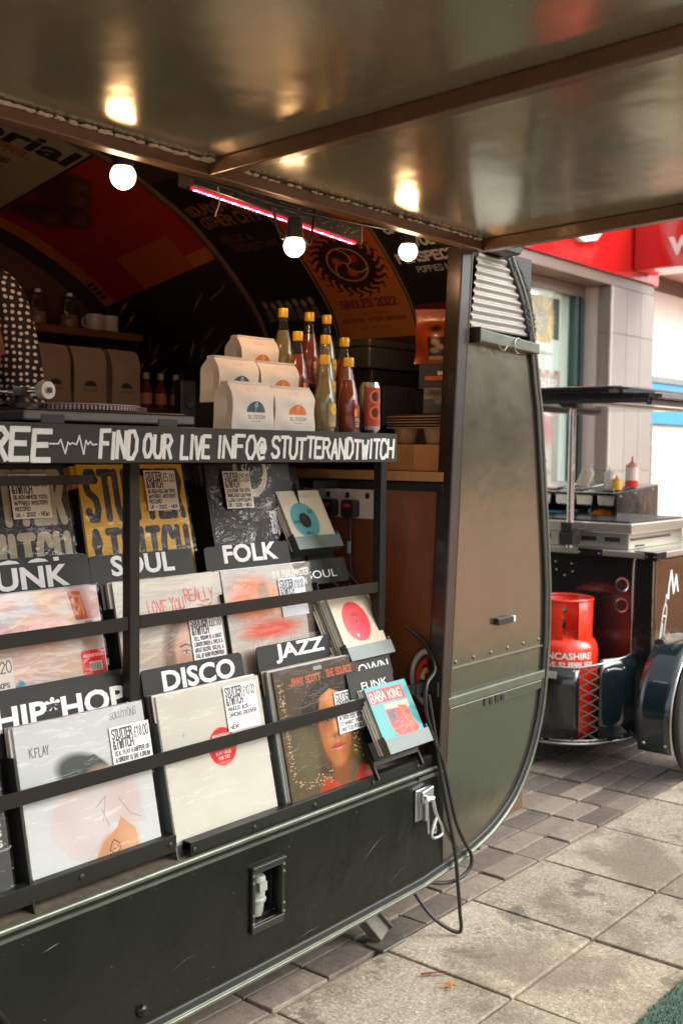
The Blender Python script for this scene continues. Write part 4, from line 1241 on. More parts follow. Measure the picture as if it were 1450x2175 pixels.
price(o, price_art('price card print g', ['BLACK+WHITE TOTE', 'W/FREE! MYSTERY', 'RECORD', 'UK - 2022 - NEW!'], '£5.00', (.74, .71, .57)), .17, .20, .1, .1, y=-.0095)
stack(BINX[1], 2, 4, 'the black tote', [3, 2, 3, 3])
o = record('bagged_tote', 'yellow bagged tote with black block letters in the top row', 'tote bag', BINX[2], 2, art_mat('yellow tote print', art_tote((.82, .58, .13), (.06, .065, .055)), .6), film_m=film_bag, amp=.004, group=G3)
price(o, price_art('price card print h', ['BLACK+YELLOW TOTE', 'W/FREE! MYSTERY', 'RECORD', 'UK - 2022 - NEW'], '£5.00', (.74, .71, .57)), .19, .205, .1, .1, y=-.0095)
yel = mat('yellow cloth edge', (.55, .33, .06), .6)
ym = B().box((0, 0, 0), (SL_W, .004, SL_W)).mesh('bagged_tote', yel)
for k in range(5):
    p, lean = tier_pose(2, .008 + k * .008)
    q = bpy.data.objects.new('bagged_tote', ym); link(q, None, (BXT[2][2] - .012 - .002 * k, p.y, p.z)); q.rotation_euler = (-lean, 0, 0)
    tag(q, 'edge of a yellow tote, ' + ORD[k] + ' one back behind the front yellow tote', 'tote bag', 'totes filed behind the yellow tote')
o = record('bagged_shirt', 'black bagged t-shirt with a cream ring in the top row', 't-shirt', BINX[3], 2, art_mat('black shirt print', art_tee(), .6), film_m=film_bag, amp=.006, group=G3)
price(o, price_art('price card print i', ['S/W DUGM TEE WITH', 'UNRELATED LOGO FROM', 'LUSH DIFFUSER!', 'UK - 2020 - WELL'], '£15.00', (.74, .71, .57)), .05, .20, .1, .1, y=-.0135)
stack(BINX[3], 2, 6, 'the black t-shirt', [3, 3, 2, 3, 3, 3], .012)

# divider cards with their white letters
def divider(text, x0, x1, ti, dn, top, lx0, lx1, base, cap, label, bold=.03):
    p, lean = tier_pose(ti, dn)
    dv = Vector((0, math.sin(lean), math.cos(lean))); nv = Vector((0, math.cos(lean), -math.sin(lean)))
    H = (top - p.z) / dv.z
    o = bpy.data.objects.new('divider_card', B().prism([(x0 - x0, 0), (x1 - x0, 0)] + [q for q in rrect(0, 0, x1 - x0, H, .012) if q[1] > H / 2], .003, XZ(0)).mesh('divider_card', card_black))
    link(o, None, (x0, p.y, p.z)); o.rotation_euler = (-lean, 0, 0)
    tag(o, label, 'divider card', 'lettered divider cards of the record rack')
    hb = (base - p.z) / dv.z
    t = fit_text(text, lx0 - x0, lx1 - x0, cap, lambda u, v, d: (u, -.0006 - d, v + hb), white_letter, 'lettering', None, bold, .0004)
    t.parent = o; t.location = (0, 0, 0)
    return o


divider('HIP*HOP', -1.345, -.990, 0, .034, .912, -1.318, -.998, .843, .051, 'black divider card reading HIP*HOP above the tattooed arm sleeve')
divider('HIP*HOP', -1.345, -.986, 0, .040, .922, -1.340, -1.008, .856, .051, 'second HIP*HOP card that peeps out behind the first')
divider('DISCO', -.946, -.632, 0, .036, .910, -.889, -.662, .855, .047, 'black divider card reading DISCO above the white sleeve')
divider('JAZZ', -.587, -.272, 0, .030, .915, -.522, -.334, .866, .048, 'black divider card reading JAZZ above the brown portrait')
divider('FUNK', -1.338, -.989, 1, .042, 1.155, -1.268, -1.046, 1.100, .048, 'black divider card reading FUNK above the pastel sleeve')
divider('FOOL', -1.338, -.987, 1, .048, 1.166, -1.262, -1.036, 1.116, .048, 'half hidden card whose letters show above FUNK')
divider('SOUL', -.982, -.670, 1, .050, 1.157, -.923, -.733, 1.107, .048, 'wide black divider card reading SOUL behind the left post')
divider('FOLK', -.630, -.318, 1, .050, 1.155, -.566, -.366, 1.110, .048, 'black divider card reading FOLK below the black t-shirt')

# the narrow column of seven-inch singles
LEAN = R(29)
dv = Vector((0, math.sin(LEAN), math.cos(LEAN))); nv = Vector((0, math.cos(LEAN), -math.sin(LEAN)))
small_me = [B().box((0, 0, 0), (.178, .0028, .178)).mesh('single_sleeve', m) for m in blank_mats]
for kind, (yt, zt), lab, n in (('teal', (.372, 1.286), 'cream seven inch sleeve with a teal label in the top tray', 3), ('pink', (.183, 1.004), 'cream seven inch sleeve with a crimson label in the middle tray', 7), ('comic', (.052, .780), 'teal and red printed seven inch sleeve in the lowest tray', 4)):
    P0 = Vector((-.293, yt, zt)) - dv * .178
    o = bpy.data.objects.new('single_sleeve', quad_front(.178, .178, .003, 'single_sleeve', art_mat('single print ' + kind, art_45(kind), .35, .3)))
    link(o, None, P0); o.rotation_euler = (-LEAN, 0, 0)
    tag(o, lab, 'single', 'seven inch records in the narrow trays')
    for k in range(n):
        q = bpy.data.objects.new('single_sleeve', small_me[[0, 1, 0, 4, 2][k % 5]])
        link(q, None, P0 + nv * (.006 + .0055 * k) + dv * (random.uniform(-.003, .004) + (.012 if kind == 'pink' and k > 2 else 0)) + Vector((-.004 * k, 0, 0))); q.rotation_euler = (-LEAN, 0, 0)
        tag(q, 'edge of a seven inch sleeve, ' + ORD[k] + ' back behind the ' + kind.replace('comic', 'teal and red').replace('pink', 'crimson label') + ' one', 'single', 'seven inch records behind the ' + kind + ' one')
    b = B()
    W0, W1 = Vector((-.298, 0, 0)), Vector((-.108, 0, 0))
    base = Vector((0, P0.y, P0.z))
    c = lambda x, a, h_: Vector((x, 0, 0)) + base + nv * a + dv * h_
    b.obox(c(-.203, .022, -.003), (.095, 0, 0), nv * .030, dv * .0012)
    b.obox(c(-.203, -.0075, .015), (.095, 0, 0), nv * .0012, dv * .019)
    for x in (-.2965, -.1095): b.obox(c(x, .022, .02), (.0012, 0, 0), nv * .029, dv * .024)
    tr_ = b.build('single_tray', zinc, rack)
    b = B()
    b.obox(c(-.203, .056, .10), (.098, 0, 0), nv * .0015, dv * .115)
    for x in (-.3, -.104): b.obox(c(x, .062, .09), (.003, 0, 0), nv * .006, dv * .14)
    b.build('tray_back', rack_paint, rack)
for text, x0, x1, y, z, lx0, lx1, cap, lab in (('SOUL', -.30, -.105, .262, 1.045, -.279, -.153, .022, 'small black card reading SOUL above the crimson single'), ('MOTOWN', -.39, -.125, .085, .803, -.38, -.139, .028, 'small black card reading TOWN right of the JAZZ bin'),
                                              ('FUNK', -.33, -.14, .066, .768, -.280, -.170, .020, 'small black card reading FUNK above the crimson header'), ('DISCO', -.36, -.14, .42, 1.30, -.335, -.205, .022, 'small black card reading CO under the counter')):
    o = bpy.data.objects.new('divider_card', B().prism(rrect(0, 0, x1 - x0, .068, .004), .003, XZ(0)).mesh('divider_card', card_black))
    link(o, None, (x0, y + .004 - .008, z - .012)); o.rotation_euler = (-R(18), 0, 0)
    tag(o, lab, 'divider card', 'lettered cards of the narrow trays')
    t = fit_text(text, lx0 - x0, lx1 - x0, cap, lambda u, v, d: (u, -.0006 - d, v + .016), white_letter, 'lettering', None, .0, .0003)
    t.parent = o; t.location = (0, 0, 0)

# ------------------------------------------------------------------ sockets, plugs and cables in the locker
t = thing('socket_bank', 'cream double wall sockets on the red brown locker side', 'socket', (.016, .35, 1.25))
for y0 in (.235, .385):
    pl = B().prism(rrect(y0, 1.203, y0 + .147, 1.287, .006), -.022, YZ(.0155)).build('socket_plate', white_plastic, t, bevel=.002, seg=2)
    b = B()
    for q in (.03, .105): b.box((-.0105, y0 + q, 1.262), (-.0065, y0 + q + .014, 1.278))
    b.build('switch', black_plastic, pl, bevel=.001)
for i, (y, lab) in enumerate(((.325, 'black mains plug with a red label, nearest of the row'), (.405, 'black mains plug with a red label in the middle of the row'), (.475, 'black mains plug farthest along the row'))):
    p = thing('mains_plug', lab, 'plug', (-.02, y, 1.235), 'plugs in the socket bank')
    B().prism(rrect(y - .024, 1.205, y + .024, 1.257, .010), -.030, YZ(-.0075)).build('body', black_plastic, p, bevel=.004, seg=2)
    if i < 2: B().box((-.0385, y - .012, 1.236), (-.0378, y + .012, 1.246)).build('label', mat('red plug label', (.55, .03, .02), .4), p)
    pts = spline([(-.022, y, 1.204), (-.024, y - .002, 1.14), (-.022 - .01 * i, y - .01 + .02 * i, 1.03), (-.012 - .02 * i, y - .06, .93), (-.01, y - .12, .86)], 6)
    c = B().tube(pts, .0042, 8).build('cable', cable_black, p, smooth=60)
    if i == 0: B().box((-.030, y - .006, 1.10), (-.0225, y + .0045, 1.135)).build('cable_tag', mat('pale blue tape', (.22, .5, .52), .5), p)
for k, (pts, lab) in enumerate((([(-.06, .46, 1.22), (-.07, .42, 1.15), (-.05, .36, 1.08), (-.01, .28, .99), (-.005, .2, .9)], 'upper black cable looping beside the plugs'), ([(-.07, .48, 1.18), (-.08, .43, 1.10), (-.06, .38, 1.03), (-.02, .33, .97)], 'lower black cable looping beside the plugs'))):
    tag(B().tube(spline(pts, 6), .007, 8).build('loose_cable', cable_black, None, smooth=60, loc=pts[0]), lab, 'cable', 'cables in the locker')
for k, (pts, lab) in enumerate((
        ([(-.02, .12, .905), (-.005, .06, .86), (-.03, .01, .80), (-.105, -.016, .77), (-.108, -.018, .70), (-.075, -.02, .62), (-.03, -.02, .55), (.005, -.02, .46), (.04, -.022, .36), (.085, -.022, .29), (.125, -.022, .235), (.115, -.02, .195), (.04, .0, .175), (-.09, .08, .20)], 'black cable that loops round the bottom edge of the van'),
        ([(-.09, -.012, .74), (-.06, -.016, .62), (-.035, -.018, .52), (.0, -.02, .40), (.035, -.024, .28), (.06, -.02, .17), (.085, -.012, .08), (.096, -.004, .012), (.05, .05, .05), (.02, .1, .12), (.0, .13, .19)], 'black cable hanging down to the paving by the van'))):
    tag(B().tube(spline(pts, 8), .0055, 8).build('loose_cable', cable_black, None, smooth=60, loc=pts[0]), lab, 'cable', 'cables hanging from the opening')
hose_m = [mat('grey hose', (.42, .40, .37), .5), mat('red hose', (.52, .03, .025), .45), mat('ochre hose', (.50, .30, .07), .5)]
hs = thing('hose_coil', 'coil of grey, red and ochre hose low inside the opening', 'hose', (.01, .02, .76))
for (r, m, nm) in ((.058, 0, 'grey_hose'), (.036, 1, 'red_hose'), (.018, 2, 'ochre_hose')):
    B().tube([(-.002 - .004 * m, .048 + r * math.cos(a), .765 + r * 1.3 * math.sin(a)) for a in [R(q) for q in range(-84, 85, 12)]], .0085, 8).build(nm, hose_m[m], hs, smooth=60)

# ------------------------------------------------------------------ things on the counter
CT = 1.4475
riser = B(); riser.box((-.765, .115, CT), (-.215, .185, CT + .062)); riser.box((-.61, .186, CT), (-.215, .265, CT + .126))
tag(riser.build('step_riser', black_paint, None, bevel=.001, loc=(-.5, .2, CT)), 'black two step riser under the bags and bottles', 'riser')
paper = mat('white coffee bag paper', (.74, .71, .63), .55, 0, var=[(8, .3, (.68, .64, .56))], bump=[(30, .0012), (300, .0001)])


def bag_art(col, full=True):
    A = Art(256, 200, (.78, .75, .67))
    A.rect(.32, 0, .68, .22, (.80, .73, .69))
    for k in range(2): A.text('SPECIALTY COFFEE', .36, .10 + .05 * k, .28, .02, .004, (.6, .45, .42))
    A.ell(.55, .62, .22, .24, col, .004); A.rect(.2, .62, .9, 1, (.78, .75, .67))
    ink = (.75, .78, .72) if col[0] < .3 else (.80, .55, .28)
    A.line([(.55, .40), (.55, .60)], .008, ink); A.ell(.55, .46, .035, .05, ink, .004); A.ell(.55, .46, .022, .035, col, .004); A.line([(.535, .44), (.565, .44)], .007, ink); A.line([(.535, .48), (.565, .48)], .007, ink)
    A.text('BLOSSOM', .36, .76, .40, .075, .010, (.14, .13, .12)); A.text('COFFEE ROASTERS', .44, .83, .22, .025, .005, (.35, .33, .3))
    return A.a


teal_print = art_mat('teal coffee bag print', bag_art((.03, .11, .15)), .55, 0, (30, .001), raw=True)
orange_print = art_mat('orange coffee bag print', bag_art((.74, .22, .035)), .55, 0, (30, .001), raw=True)


def bag_mesh(w, d, h, m, name):
    """folded-top gusset bag, printed face towards -y, base centre at the origin"""
    nu, nv = 10, 12
    b = B()
    rows = []
    for j in range(nv + 1):
        v = j / nv
        z = h * v
        dd = d * (1 - .0 * v) if v < .72 else d * (1 - ((v - .72) / .28) ** 1.6 * .72)
        ww = w * (1 - .03 * math.sin(v * 3.1))
        bul = .0035 * math.sin(v * math.pi) + .0015 * math.sin(11 * v)
        fr = [(-ww / 2 + ww * i / nu, -d / 2 - bul * math.sin(math.pi * i / nu) + .0012 * math.sin(9 * v + i) + (d - dd) * .35, z) for i in range(nu + 1)]
        bk = [(ww / 2 - ww * i / nu, d / 2 + bul * .5 * math.sin(math.pi * i / nu) - (d - dd) * .65, z) for i in range(nu + 1)]
        gr = [(ww / 2 - .012 * math.sin(math.pi * v) * (1 if 0 < v < 1 else 0), fr[-1][1] * .5 + bk[0][1] * .5, z)]
        gl = [(-ww / 2 + .012 * math.sin(math.pi * v), fr[0][1] * .5 + bk[-1][1] * .5, z)]
        rows.append(fr + gr + bk + gl)
    n = len(rows[0])
    vs = [p for r in rows for p in r]
    fs, us = [], []
    for j in range(nv):
        for i in range(n):
            k = (i + 1) % n
            fs.append((j * n + i, j * n + k, (j + 1) * n + k, (j + 1) * n + i))
            us.append([(i / nu, j / nv), ((i + 1) / nu, j / nv), ((i + 1) / nu, (j + 1) / nv), (i / nu, (j + 1) / nv)] if i < nu else None)
    fs.append(tuple(range(n))[::-1]); us.append(None); fs.append(tuple(nv * n + i for i in range(n))); us.append(None)
    b.add(vs, fs, us)
    # the rolled fold at the top
    return b.mesh(name, m, 32, recalc=False)


def fold_mesh(w, h, m):
    b = B()
    b.obox((0, -.002, h + .001), (w * .485, 0, 0), (0, .014, 0), (0, -.002, .0045))
    return b.mesh('folded_top', m, 50, .003, 2)


GB = 'white coffee bags on the counter'
for (xc, y, z, col, w, h_, lab) in ((-.708, .085, CT, 0, .134, .104, 'front left white coffee bag with a teal half circle'), (-.566, .085, CT, 1, .140, .100, 'front right white coffee bag with an orange half circle'),
                                   (-.690, .150, CT + .0625, 0, .134, .102, 'white coffee bag with a teal half circle on the middle step'), (-.548, .150, CT + .0625, 1, .134, .100, 'white coffee bag with an orange half circle on the middle step'),
                                   (-.540, .225, CT + .1265, 1, .130, .102, 'topmost white coffee bag, orange half circle, on the highest step')):
    t = thing('coffee_bag', lab, 'coffee bag', (xc, y, z), GB)
    o = child('pouch', bag_mesh(w, .062, h_, (teal_print, orange_print)[col], 'pouch'), t)
    child('folded_top', fold_mesh(w, h_, paper), t)
    t.rotation_euler = (0, 0, random.uniform(-.06, .03))

# bottles: clear glass, drink, tin cap, printed label
bottle_glass = glass_mat('bottle glass', (.93, .95, .92), .02)
PROFB = [(.0, 0), (.0255, .0), (.0272, .004), (.0275, .055), (.0265, .075), (.0232, .100), (.0178, .124), (.0130, .146), (.0108, .158), (.0105, .166), (.0122, .168), (.0122, .178)]
liq = [mat('lemon drink', (.52, .44, .22), .08, 0, trans=.6), mat('raspberry drink', (.40, .07, .04), .08, 0, trans=.45)]
glass_me = B().lathe(PROFB, n=20).mesh('glass', bottle_glass, 60)
liq_me = [B().lathe([(0, .003)] + [(max(r - .0022, 0), z) for r, z in PROFB[1:7]] + [(.0140, .132), (0, .132)], n=20).mesh('drink', m, 60) for m in liq]
cap_me = B().lathe([(.0126, .1655), (.0131, .167), (.0131, .1855), (.0122, .1885), (0, .189)] , n=20).mesh('cap', yellow_cap, 40)


def label_art(kind):
    A = Art(192, 256, (.5, .42, .2) if kind == 0 else (.30, .05, .045))
    if kind == 0:
        A.ell(.5, .25, .34, .24, (.80, .58, .06), .01, .5); A.ell(.5, .25, .22, .17, (.86, .66, .12), .03, .5); A.ell(.5, .27, .08, .05, (.3, .2, .05), .02)
        A.text('LEMON', .06, .74, .88, .16, .05, (.05, .05, .05)); A.text('LEMON', .06, .74, .88, .16, .02, (.85, .83, .75))
    else:
        A.ell(.6, .30, .25, .21, (.72, .05, .06), .02); A.ell(.6, .12, .2, .07, (.10, .45, .33), .01); A.text('CLAWS', .02, .5, .2, .3, .04, (.85, .5, .05))
        A.text('RASPB', .06, .74, .88, .16, .05, (.05, .05, .05)); A.text('RASPB', .06, .74, .88, .16, .02, (.85, .83, .75))
    for k in range(3): A.text('SPARKLING DRINK', .15, .84 + .06 * k, .7, .03, .008, (.8, .78, .7))
    return A.a


lab_m = [art_mat('lemon label print', label_art(0), .4), art_mat('raspberry label print', label_art(1), .4)]


def lab_mesh(m):
    a0, a1 = R(-118), R(-38)
    return B().sheet(lambda u, v: (.0281 * math.cos(a0 + u * (a1 - a0)), .0281 * math.sin(a0 + u * (a1 - a0)), .012 + v * .058), 10, 1).mesh('label', m, 60, recalc=False)


lab_me = [lab_mesh(m) for m in lab_m]
GBt = 'drink bottles with yellow caps on the counter'
for (x, y, z, k, lab) in ((-.452, .06, CT, 0, 'pale lemon drink bottle standing in front of the steps'), (-.360, .06, CT, 1, 'red drink bottle standing in front of the steps beside the can'),
                          (-.453, .15, CT + .0625, 1, 'red drink bottle on the middle step, leftmost of three'), (-.346, .15, CT + .0625, 0, 'lemon drink bottle on the middle step between two reds'), (-.269, .15, CT + .0625, 1, 'red drink bottle on the middle step, rightmost of three'),
                          (-.437, .215, CT + .1265, 0, 'tallest standing lemon bottle, leftmost on the top step'), (-.336, .215, CT + .1265, 1, 'red bottle in the middle of the top step'), (-.266, .215, CT + .1265, 0, 'lemon bottle at the right of the top step')):
    t = thing('drink_bottle', lab, 'bottle', (x, y, z), GBt)
    child('glass', glass_me, t); child('drink', liq_me[k], t); child('cap', cap_me, t); child('label', lab_me[k], t)
    t.rotation_euler = (0, 0, random.uniform(-.3, .3))
A = Art(256, 256, (.52, .13, .05)); A.noise(.1, 6)
for cy in (.22, .60): A.ell(.30, cy, .16, .15, (.86, .38, .06), .01); A.ell(.33, cy, .13, .12, (.12, .02, .015), .02); A.line([(.0, cy + .2), (1, cy + .16)], .01, (.62, .2, .05), .5)
A.rect(.52, .22, .72, .42, (.10, .02, .02)); A.text('LIVE', .54, .31, .15, .06, .02, (.85, .85, .8)); A.text('SOUR', .54, .40, .15, .06, .02, (.85, .85, .8)); A.rect(.55, .62, .72, .95, (.80, .80, .76)); A.rect(.0, .92, 1, 1, (.5, .5, .48))
t = thing('drink_can', 'tall orange and dark red drink can beside the bottles', 'can', (-.272, .06, CT))
B().lathe([(0, .002), (.022, 0), (.024, .003), (.0265, .008), (.0265, .118), (.023, .127), (.0225, .130), (.021, .1295), (.019, .126), (0, .126)], (-.272, .06, CT), 24).build('can_body', steel, t, smooth=40)
a0, a1 = R(-170), R(20)
B().sheet(lambda u, v: (-.272 + .0269 * math.cos(a0 + u * (a1 - a0)), .06 + .0269 * math.sin(a0 + u * (a1 - a0)), CT + .009 + v * .108), 18, 1).build('wrap', art_mat('can wrap print', A.a, .3, .4), t, smooth=60, recalc=False)
B().prism(rrect(-.280, .052, -.264, .070, .006), .0015, XY(CT + .1275)).build('ring_pull', steel, t)

# turntable
tt = thing('turntable', 'grey record turntable with a dotted platter edge on the counter', 'turntable', (-1.06, .28, CT))
tt_m = mat('grey turntable plinth', (.13, .13, .125), .4, .3, var=[(20, .3, (.10, .10, .095))])
B().box((-1.286, .10, CT + .006), (-.846, .45, CT + .026)).build('plinth', tt_m, tt, bevel=.004, seg=2)
B().box((-1.27, .115, CT + .0265), (-.86, .44, CT + .031)).build('top_plate', black_plastic, tt, bevel=.002)
for x in (-1.22, -.925):
    B().box((x - .028, .0985, CT + .0005), (x + .028, .14, CT + .0195)).build('foot', black_plastic, tt, bevel=.002)
pl = B().lathe([(0, 0), (.158, 0), (.165, .004), (.165, .010), (.160, .0125), (.004, .0125), (.004, .022), (0, .023)], (-1.04, .29, CT + .0315), 48).build('platter', mat('dark platter', (.05, .045, .045), .3, .6), tt, smooth=40)
b = B()
for k in range(120):
    a = 2 * math.pi * k / 120
    for z in (.003, .0065, .010): b.obox((-1.04 + .1655 * math.cos(a), .29 + .1655 * math.sin(a), CT + .0315 + z), (.0006 * math.cos(a), .0006 * math.sin(a), 0), (-.0022 * math.sin(a), .0022 * math.cos(a), 0), (0, 0, .0011))
o = b.build('platter_dots', mat('pink grey dots', (.45, .33, .36), .4, .6), pl); o['kind'] = 'stuff'
B().lathe([(0, 0), (.152, 0), (.152, .002), (0, .002)], (-1.04, .29, CT + .0445), 48).build('slipmat', mat('pale slipmat', (.40, .33, .32), .7), pl)
ta = B().lathe([(.03, 0), (.03, .010), (.022, .014), (.015, .03), (.015, .042), (0, .044)], (-1.232, .18, CT + .031), 24).build('tonearm', black_plastic, tt, smooth=40)
b = B().tube([(-1.21, .14, CT + .066), (-1.26, .21, CT + .064), (-1.40, .23, CT + .062)], .005, 10); b.box((-1.262, .17, CT + .056), (-1.216, .19, CT + .074)); b.tube([(-1.29, .20, CT + .04), (-1.24, .20, CT + .04)], .006, 10)
b.build('arm_tube', steel, ta, smooth=40)
B().lathe([(0, 0), (.008, .0), (.0085, .002), (.017, .002), (.018, .004), (.018, .022), (.014, .026), (0, .026)], (-1.222, .108, CT + .066), 28, (-.10, .995, 0)).build('counterweight', mat('white counterweight ring', (.55, .55, .52), .35, .2), ta, smooth=40)
B().lathe([(.006, -.002), (.006, -.0035), (0, -.004)], (-1.2225, .108, CT + .066), 14, (-.10, .995, 0)).build('counterweight_core', black_plastic, ta)
B().lathe([(.009, 0), (.009, .006), (.006, .010), (.006, .026), (.010, .03), (.010, .036), (0, .038)], (-.815, .30, CT), 14).build('brass_knob', mat('brass knob', (.45, .28, .10), .25, .9), None, smooth=40, loc=(-.815, .30, CT))
tag(bpy.data.objects['brass_knob'], 'small brass knob standing behind the turntable', 'knob')
tag(B().lathe([(.006, 0), (.006, .03), (.004, .034), (0, .035)], (-.77, .28, CT), 12).build('dark_peg', black_plastic, None, smooth=40, loc=(-.77, .28, CT)), 'thin dark peg right of the turntable', 'peg')
sp = thing('small_speaker', 'black box speaker between the turntable and the coffee bags', 'speaker', (-.33, .70, CT))
B().box((-.345, .70, CT), (-.285, .735, 1.603)).build('cabinet', black_plastic, sp, bevel=.004)
B().lathe([(.022, 0), (.019, .004), (0, .001)], (-.315, .70, 1.54), 20, (0, -1, 0)).build('cone', rubber, sp, smooth=40)

# stacked boxes and trays to the right of the counter
card = mat('brown cardboard', (.40, .20, .075), .7, 0, var=[(8, .4, (.32, .15, .05))], stretch=(1, 1, .3))
ct = thing('cardboard_carton', 'brown cardboard carton on the pine locker top', 'carton', (.11, .15, 1.345))
B().box((.03, .03, 1.3452), (.25, .27, 1.421)).build('carton_body', card, ct, bevel=.002)
B().box((.0285, .135, 1.3455), (.0298, .165, 1.4205)).build('tape', mat('brown parcel tape', (.33, .17, .07), .3), ct)
pulp = mat('grey brown paper pulp', (.36, .25, .15), .85, 0, var=[(20, .5, (.28, .19, .11))], bump=[(120, .0008)])
tr = thing('cup_tray_stack', 'stack of nested pulp cup trays on the carton', 'cup tray', (.13, .16, 1.422))
for k in range(5):
    z = 1.468 + k * .008
    b = B().prism(rrect(.055 + .003 * (k % 2), .055, .215, .265, .02), .003, XY(z))
    if k == 0:
        for (x, y) in ((.095, .105), (.175, .105), (.095, .21), (.175, .21)): b.lathe([(.026, 1.4225 - z), (.030, 1.43 - z), (.037, 0), (.030, .001)], (x, y, z), 14)
    b.build('tray', pulp, tr, bevel=.001, smooth=40)
pc = Art(96, 128, (.10, .09, .08)); pc.rect(0, 0, 1, .45, (.30, .26, .2)); pc.noise(.4, 12); pc.ell(.5, .55, .14, .12, (.30, .24, .2), .03); pc.ell(.5, .85, .28, .2, (.04, .04, .04), .05); pc.ell(.4, .2, .3, .12, (.08, .07, .06), .06)
A_ = quad_front(.095, .075, .004, 'framed_picture', art_mat('dark photo print', pc.a, .4))
o = bpy.data.objects.new('framed_picture', A_); link(o, None, (.0951, .152, 1.512)); o.rotation_euler = (-.12, 0, R(-62)); tag(o, 'small dark photograph leaning above the cup trays', 'picture')
A = Art(160, 96, (.06, .055, .045)); A.text('BAUGGER BEIS', .35, .42, .42, .12, .025, (.80, .76, .66)); A.text('DIRECTION WORKWEAR', .12, .62, .8, .12, .025, (.72, .25, .08))
bx = thing('dark_box', 'dark box with a white and orange line of print, under the orange bag', 'box', (.14, .13, 1.584))
o = quad_front(.16, .071, .14, 'box_body', art_mat('dark box print', A.a, .5)); ob = child('box_body', o, bx); ob.location = (-.035, .045, 0); ob.rotation_euler = (0, 0, R(-62))
B().box((.105, .03, 1.5055), (.25, .26, 1.51)).build('shelf_board', dark_wood, van)
tag(B().box((.16, .07, 1.5105), (.24, .25, 1.5835)).build('dark_carton', black_plastic, None, bevel=.003, loc=(.2, .16, 1.51)), 'plain black carton behind the small photograph', 'box')
A = Art(192, 256, (.40, .13, .035)); A.noise(.12, 8)
A.ell(.45, .36, .14, .06, (.06, .03, .02), .03); A.rect(.28, .52, .72, .86, (.06, .045, .035)); A.ell(.45, .62, .09, .06, (.5, .36, .22), .02); A.ell(.55, .7, .10, .05, (.55, .42, .28), .02); A.ell(.42, .76, .10, .05, (.5, .4, .26), .02); A.rect(.3, .86, .76, .92, (.55, .40, .24))
sb_m = art_mat('orange pouch print', A.a, .35, .2, (25, .004))
sg = thing('snack_pouch', 'orange foil pouch standing on the dark box', 'pouch', (.13, .125, 1.656))


def pouch(u, v):
    z = 1.656 + .158 * v
    bl = .03 * math.sin(math.pi * min(v * 1.3, 1)) * math.sin(math.pi * u) * (1 if v < .75 else .4)
    w = .145 * (1 - .10 * math.sin(v * 3))
    a = R(-62)
    x, y = (u - .5) * w, -bl
    return (.13 + x * math.cos(a) - y * math.sin(a) + .004 * math.sin(9 * v), .125 + x * math.sin(a) + y * math.cos(a), z)


B().sheet(pouch, 14, 16).build('pouch_front', sb_m, sg, smooth=70, recalc=False)
B().sheet(lambda u, v: tuple(Vector(pouch(1 - u, v)) * 0 + Vector((lambda p: (p[0] + .012, p[1] + .004, p[2]))(pouch(1 - u, v)))), 14, 16).build('pouch_back', sb_m, sg, smooth=70, recalc=False)
bb = thing('grinder_box', 'grey black lidded box on top of the dark shelf unit', 'box', (.2, .42, 1.65))
B().box((.055, .32, 1.648), (.32, .52, 1.712)).build('box_body', mat('grey black box', (.055, .052, .042), .3, .1), bb, bevel=.008, seg=3)
B().box((.052, .317, 1.7125), (.323, .523, 1.735)).build('lid', mat('grey black lid', (.06, .057, .046), .3, .1), bb, bevel=.008, seg=3)
su = thing('shelf_unit', 'black slatted unit beside the bottles', 'shelf unit', (.2, .42, 1.45))
B().box((.08, .33, 1.447), (.33, .55, 1.647)).build('carcass', black_paint, su, bevel=.003)
for k in range(12):
    B().box((.135 + k * .014, .322, 1.48), (.138 + k * .014, .3295, 1.60)).build('slat', mat('dark grey slat', (.06, .06, .055), .4) if k == 0 else bpy.data.materials['dark grey slat'], su)
B().box((.335, .34, 1.5), (.40, .50, 1.62)).build('side_drawer', black_plastic, su)
B().box((-.238, .30, 1.40), (.5, .62, 1.4465)).build('locker_shelf', dark_wood, van)

# ------------------------------------------------------------------ back of the van
shaded_white = mat('white bag paper toned for shade', (.62, .50, .37), .7, 0, bump=[(20, .002)])  # white bag paper, with the dim van interior put into its colour
A = Art(128, 256, (.62, .50, .37)); A.ell(.5, .66, .2, .1, (.10, .09, .09), .01); A.rect(0, .66, 1, .8, (.62, .50, .37)); A.text('BLOSSOM', .28, .74, .44, .04, .012, (.2, .14, .1))
kp = art_mat('shade toned bag print', A.a, .7, 0, (20, .002), raw=True)
for x, rz, lab in ((-.275, .1, 'white coffee bag toned for shade on the back worktop, nearest the dotted sleeve'), (-.125, -.05, 'white coffee bag toned for shade in the middle of three on the back worktop'), (.03, .05, 'white coffee bag toned for shade at the right of three on the back worktop')):
    t = thing('large_coffee_bag', lab, 'coffee bag', (x, 1.45, 1.546), 'shade toned white coffee bags under the shelf')
    child('pouch', bag_mesh(.135, .08, .20, kp, 'pouch'), t); child('folded_top', fold_mesh(.135, .20, shaded_white), t); t.rotation_euler = (0, 0, rz)
sm_glass = mat('dark syrup', (.22, .08, .03), .15, trans=.3)
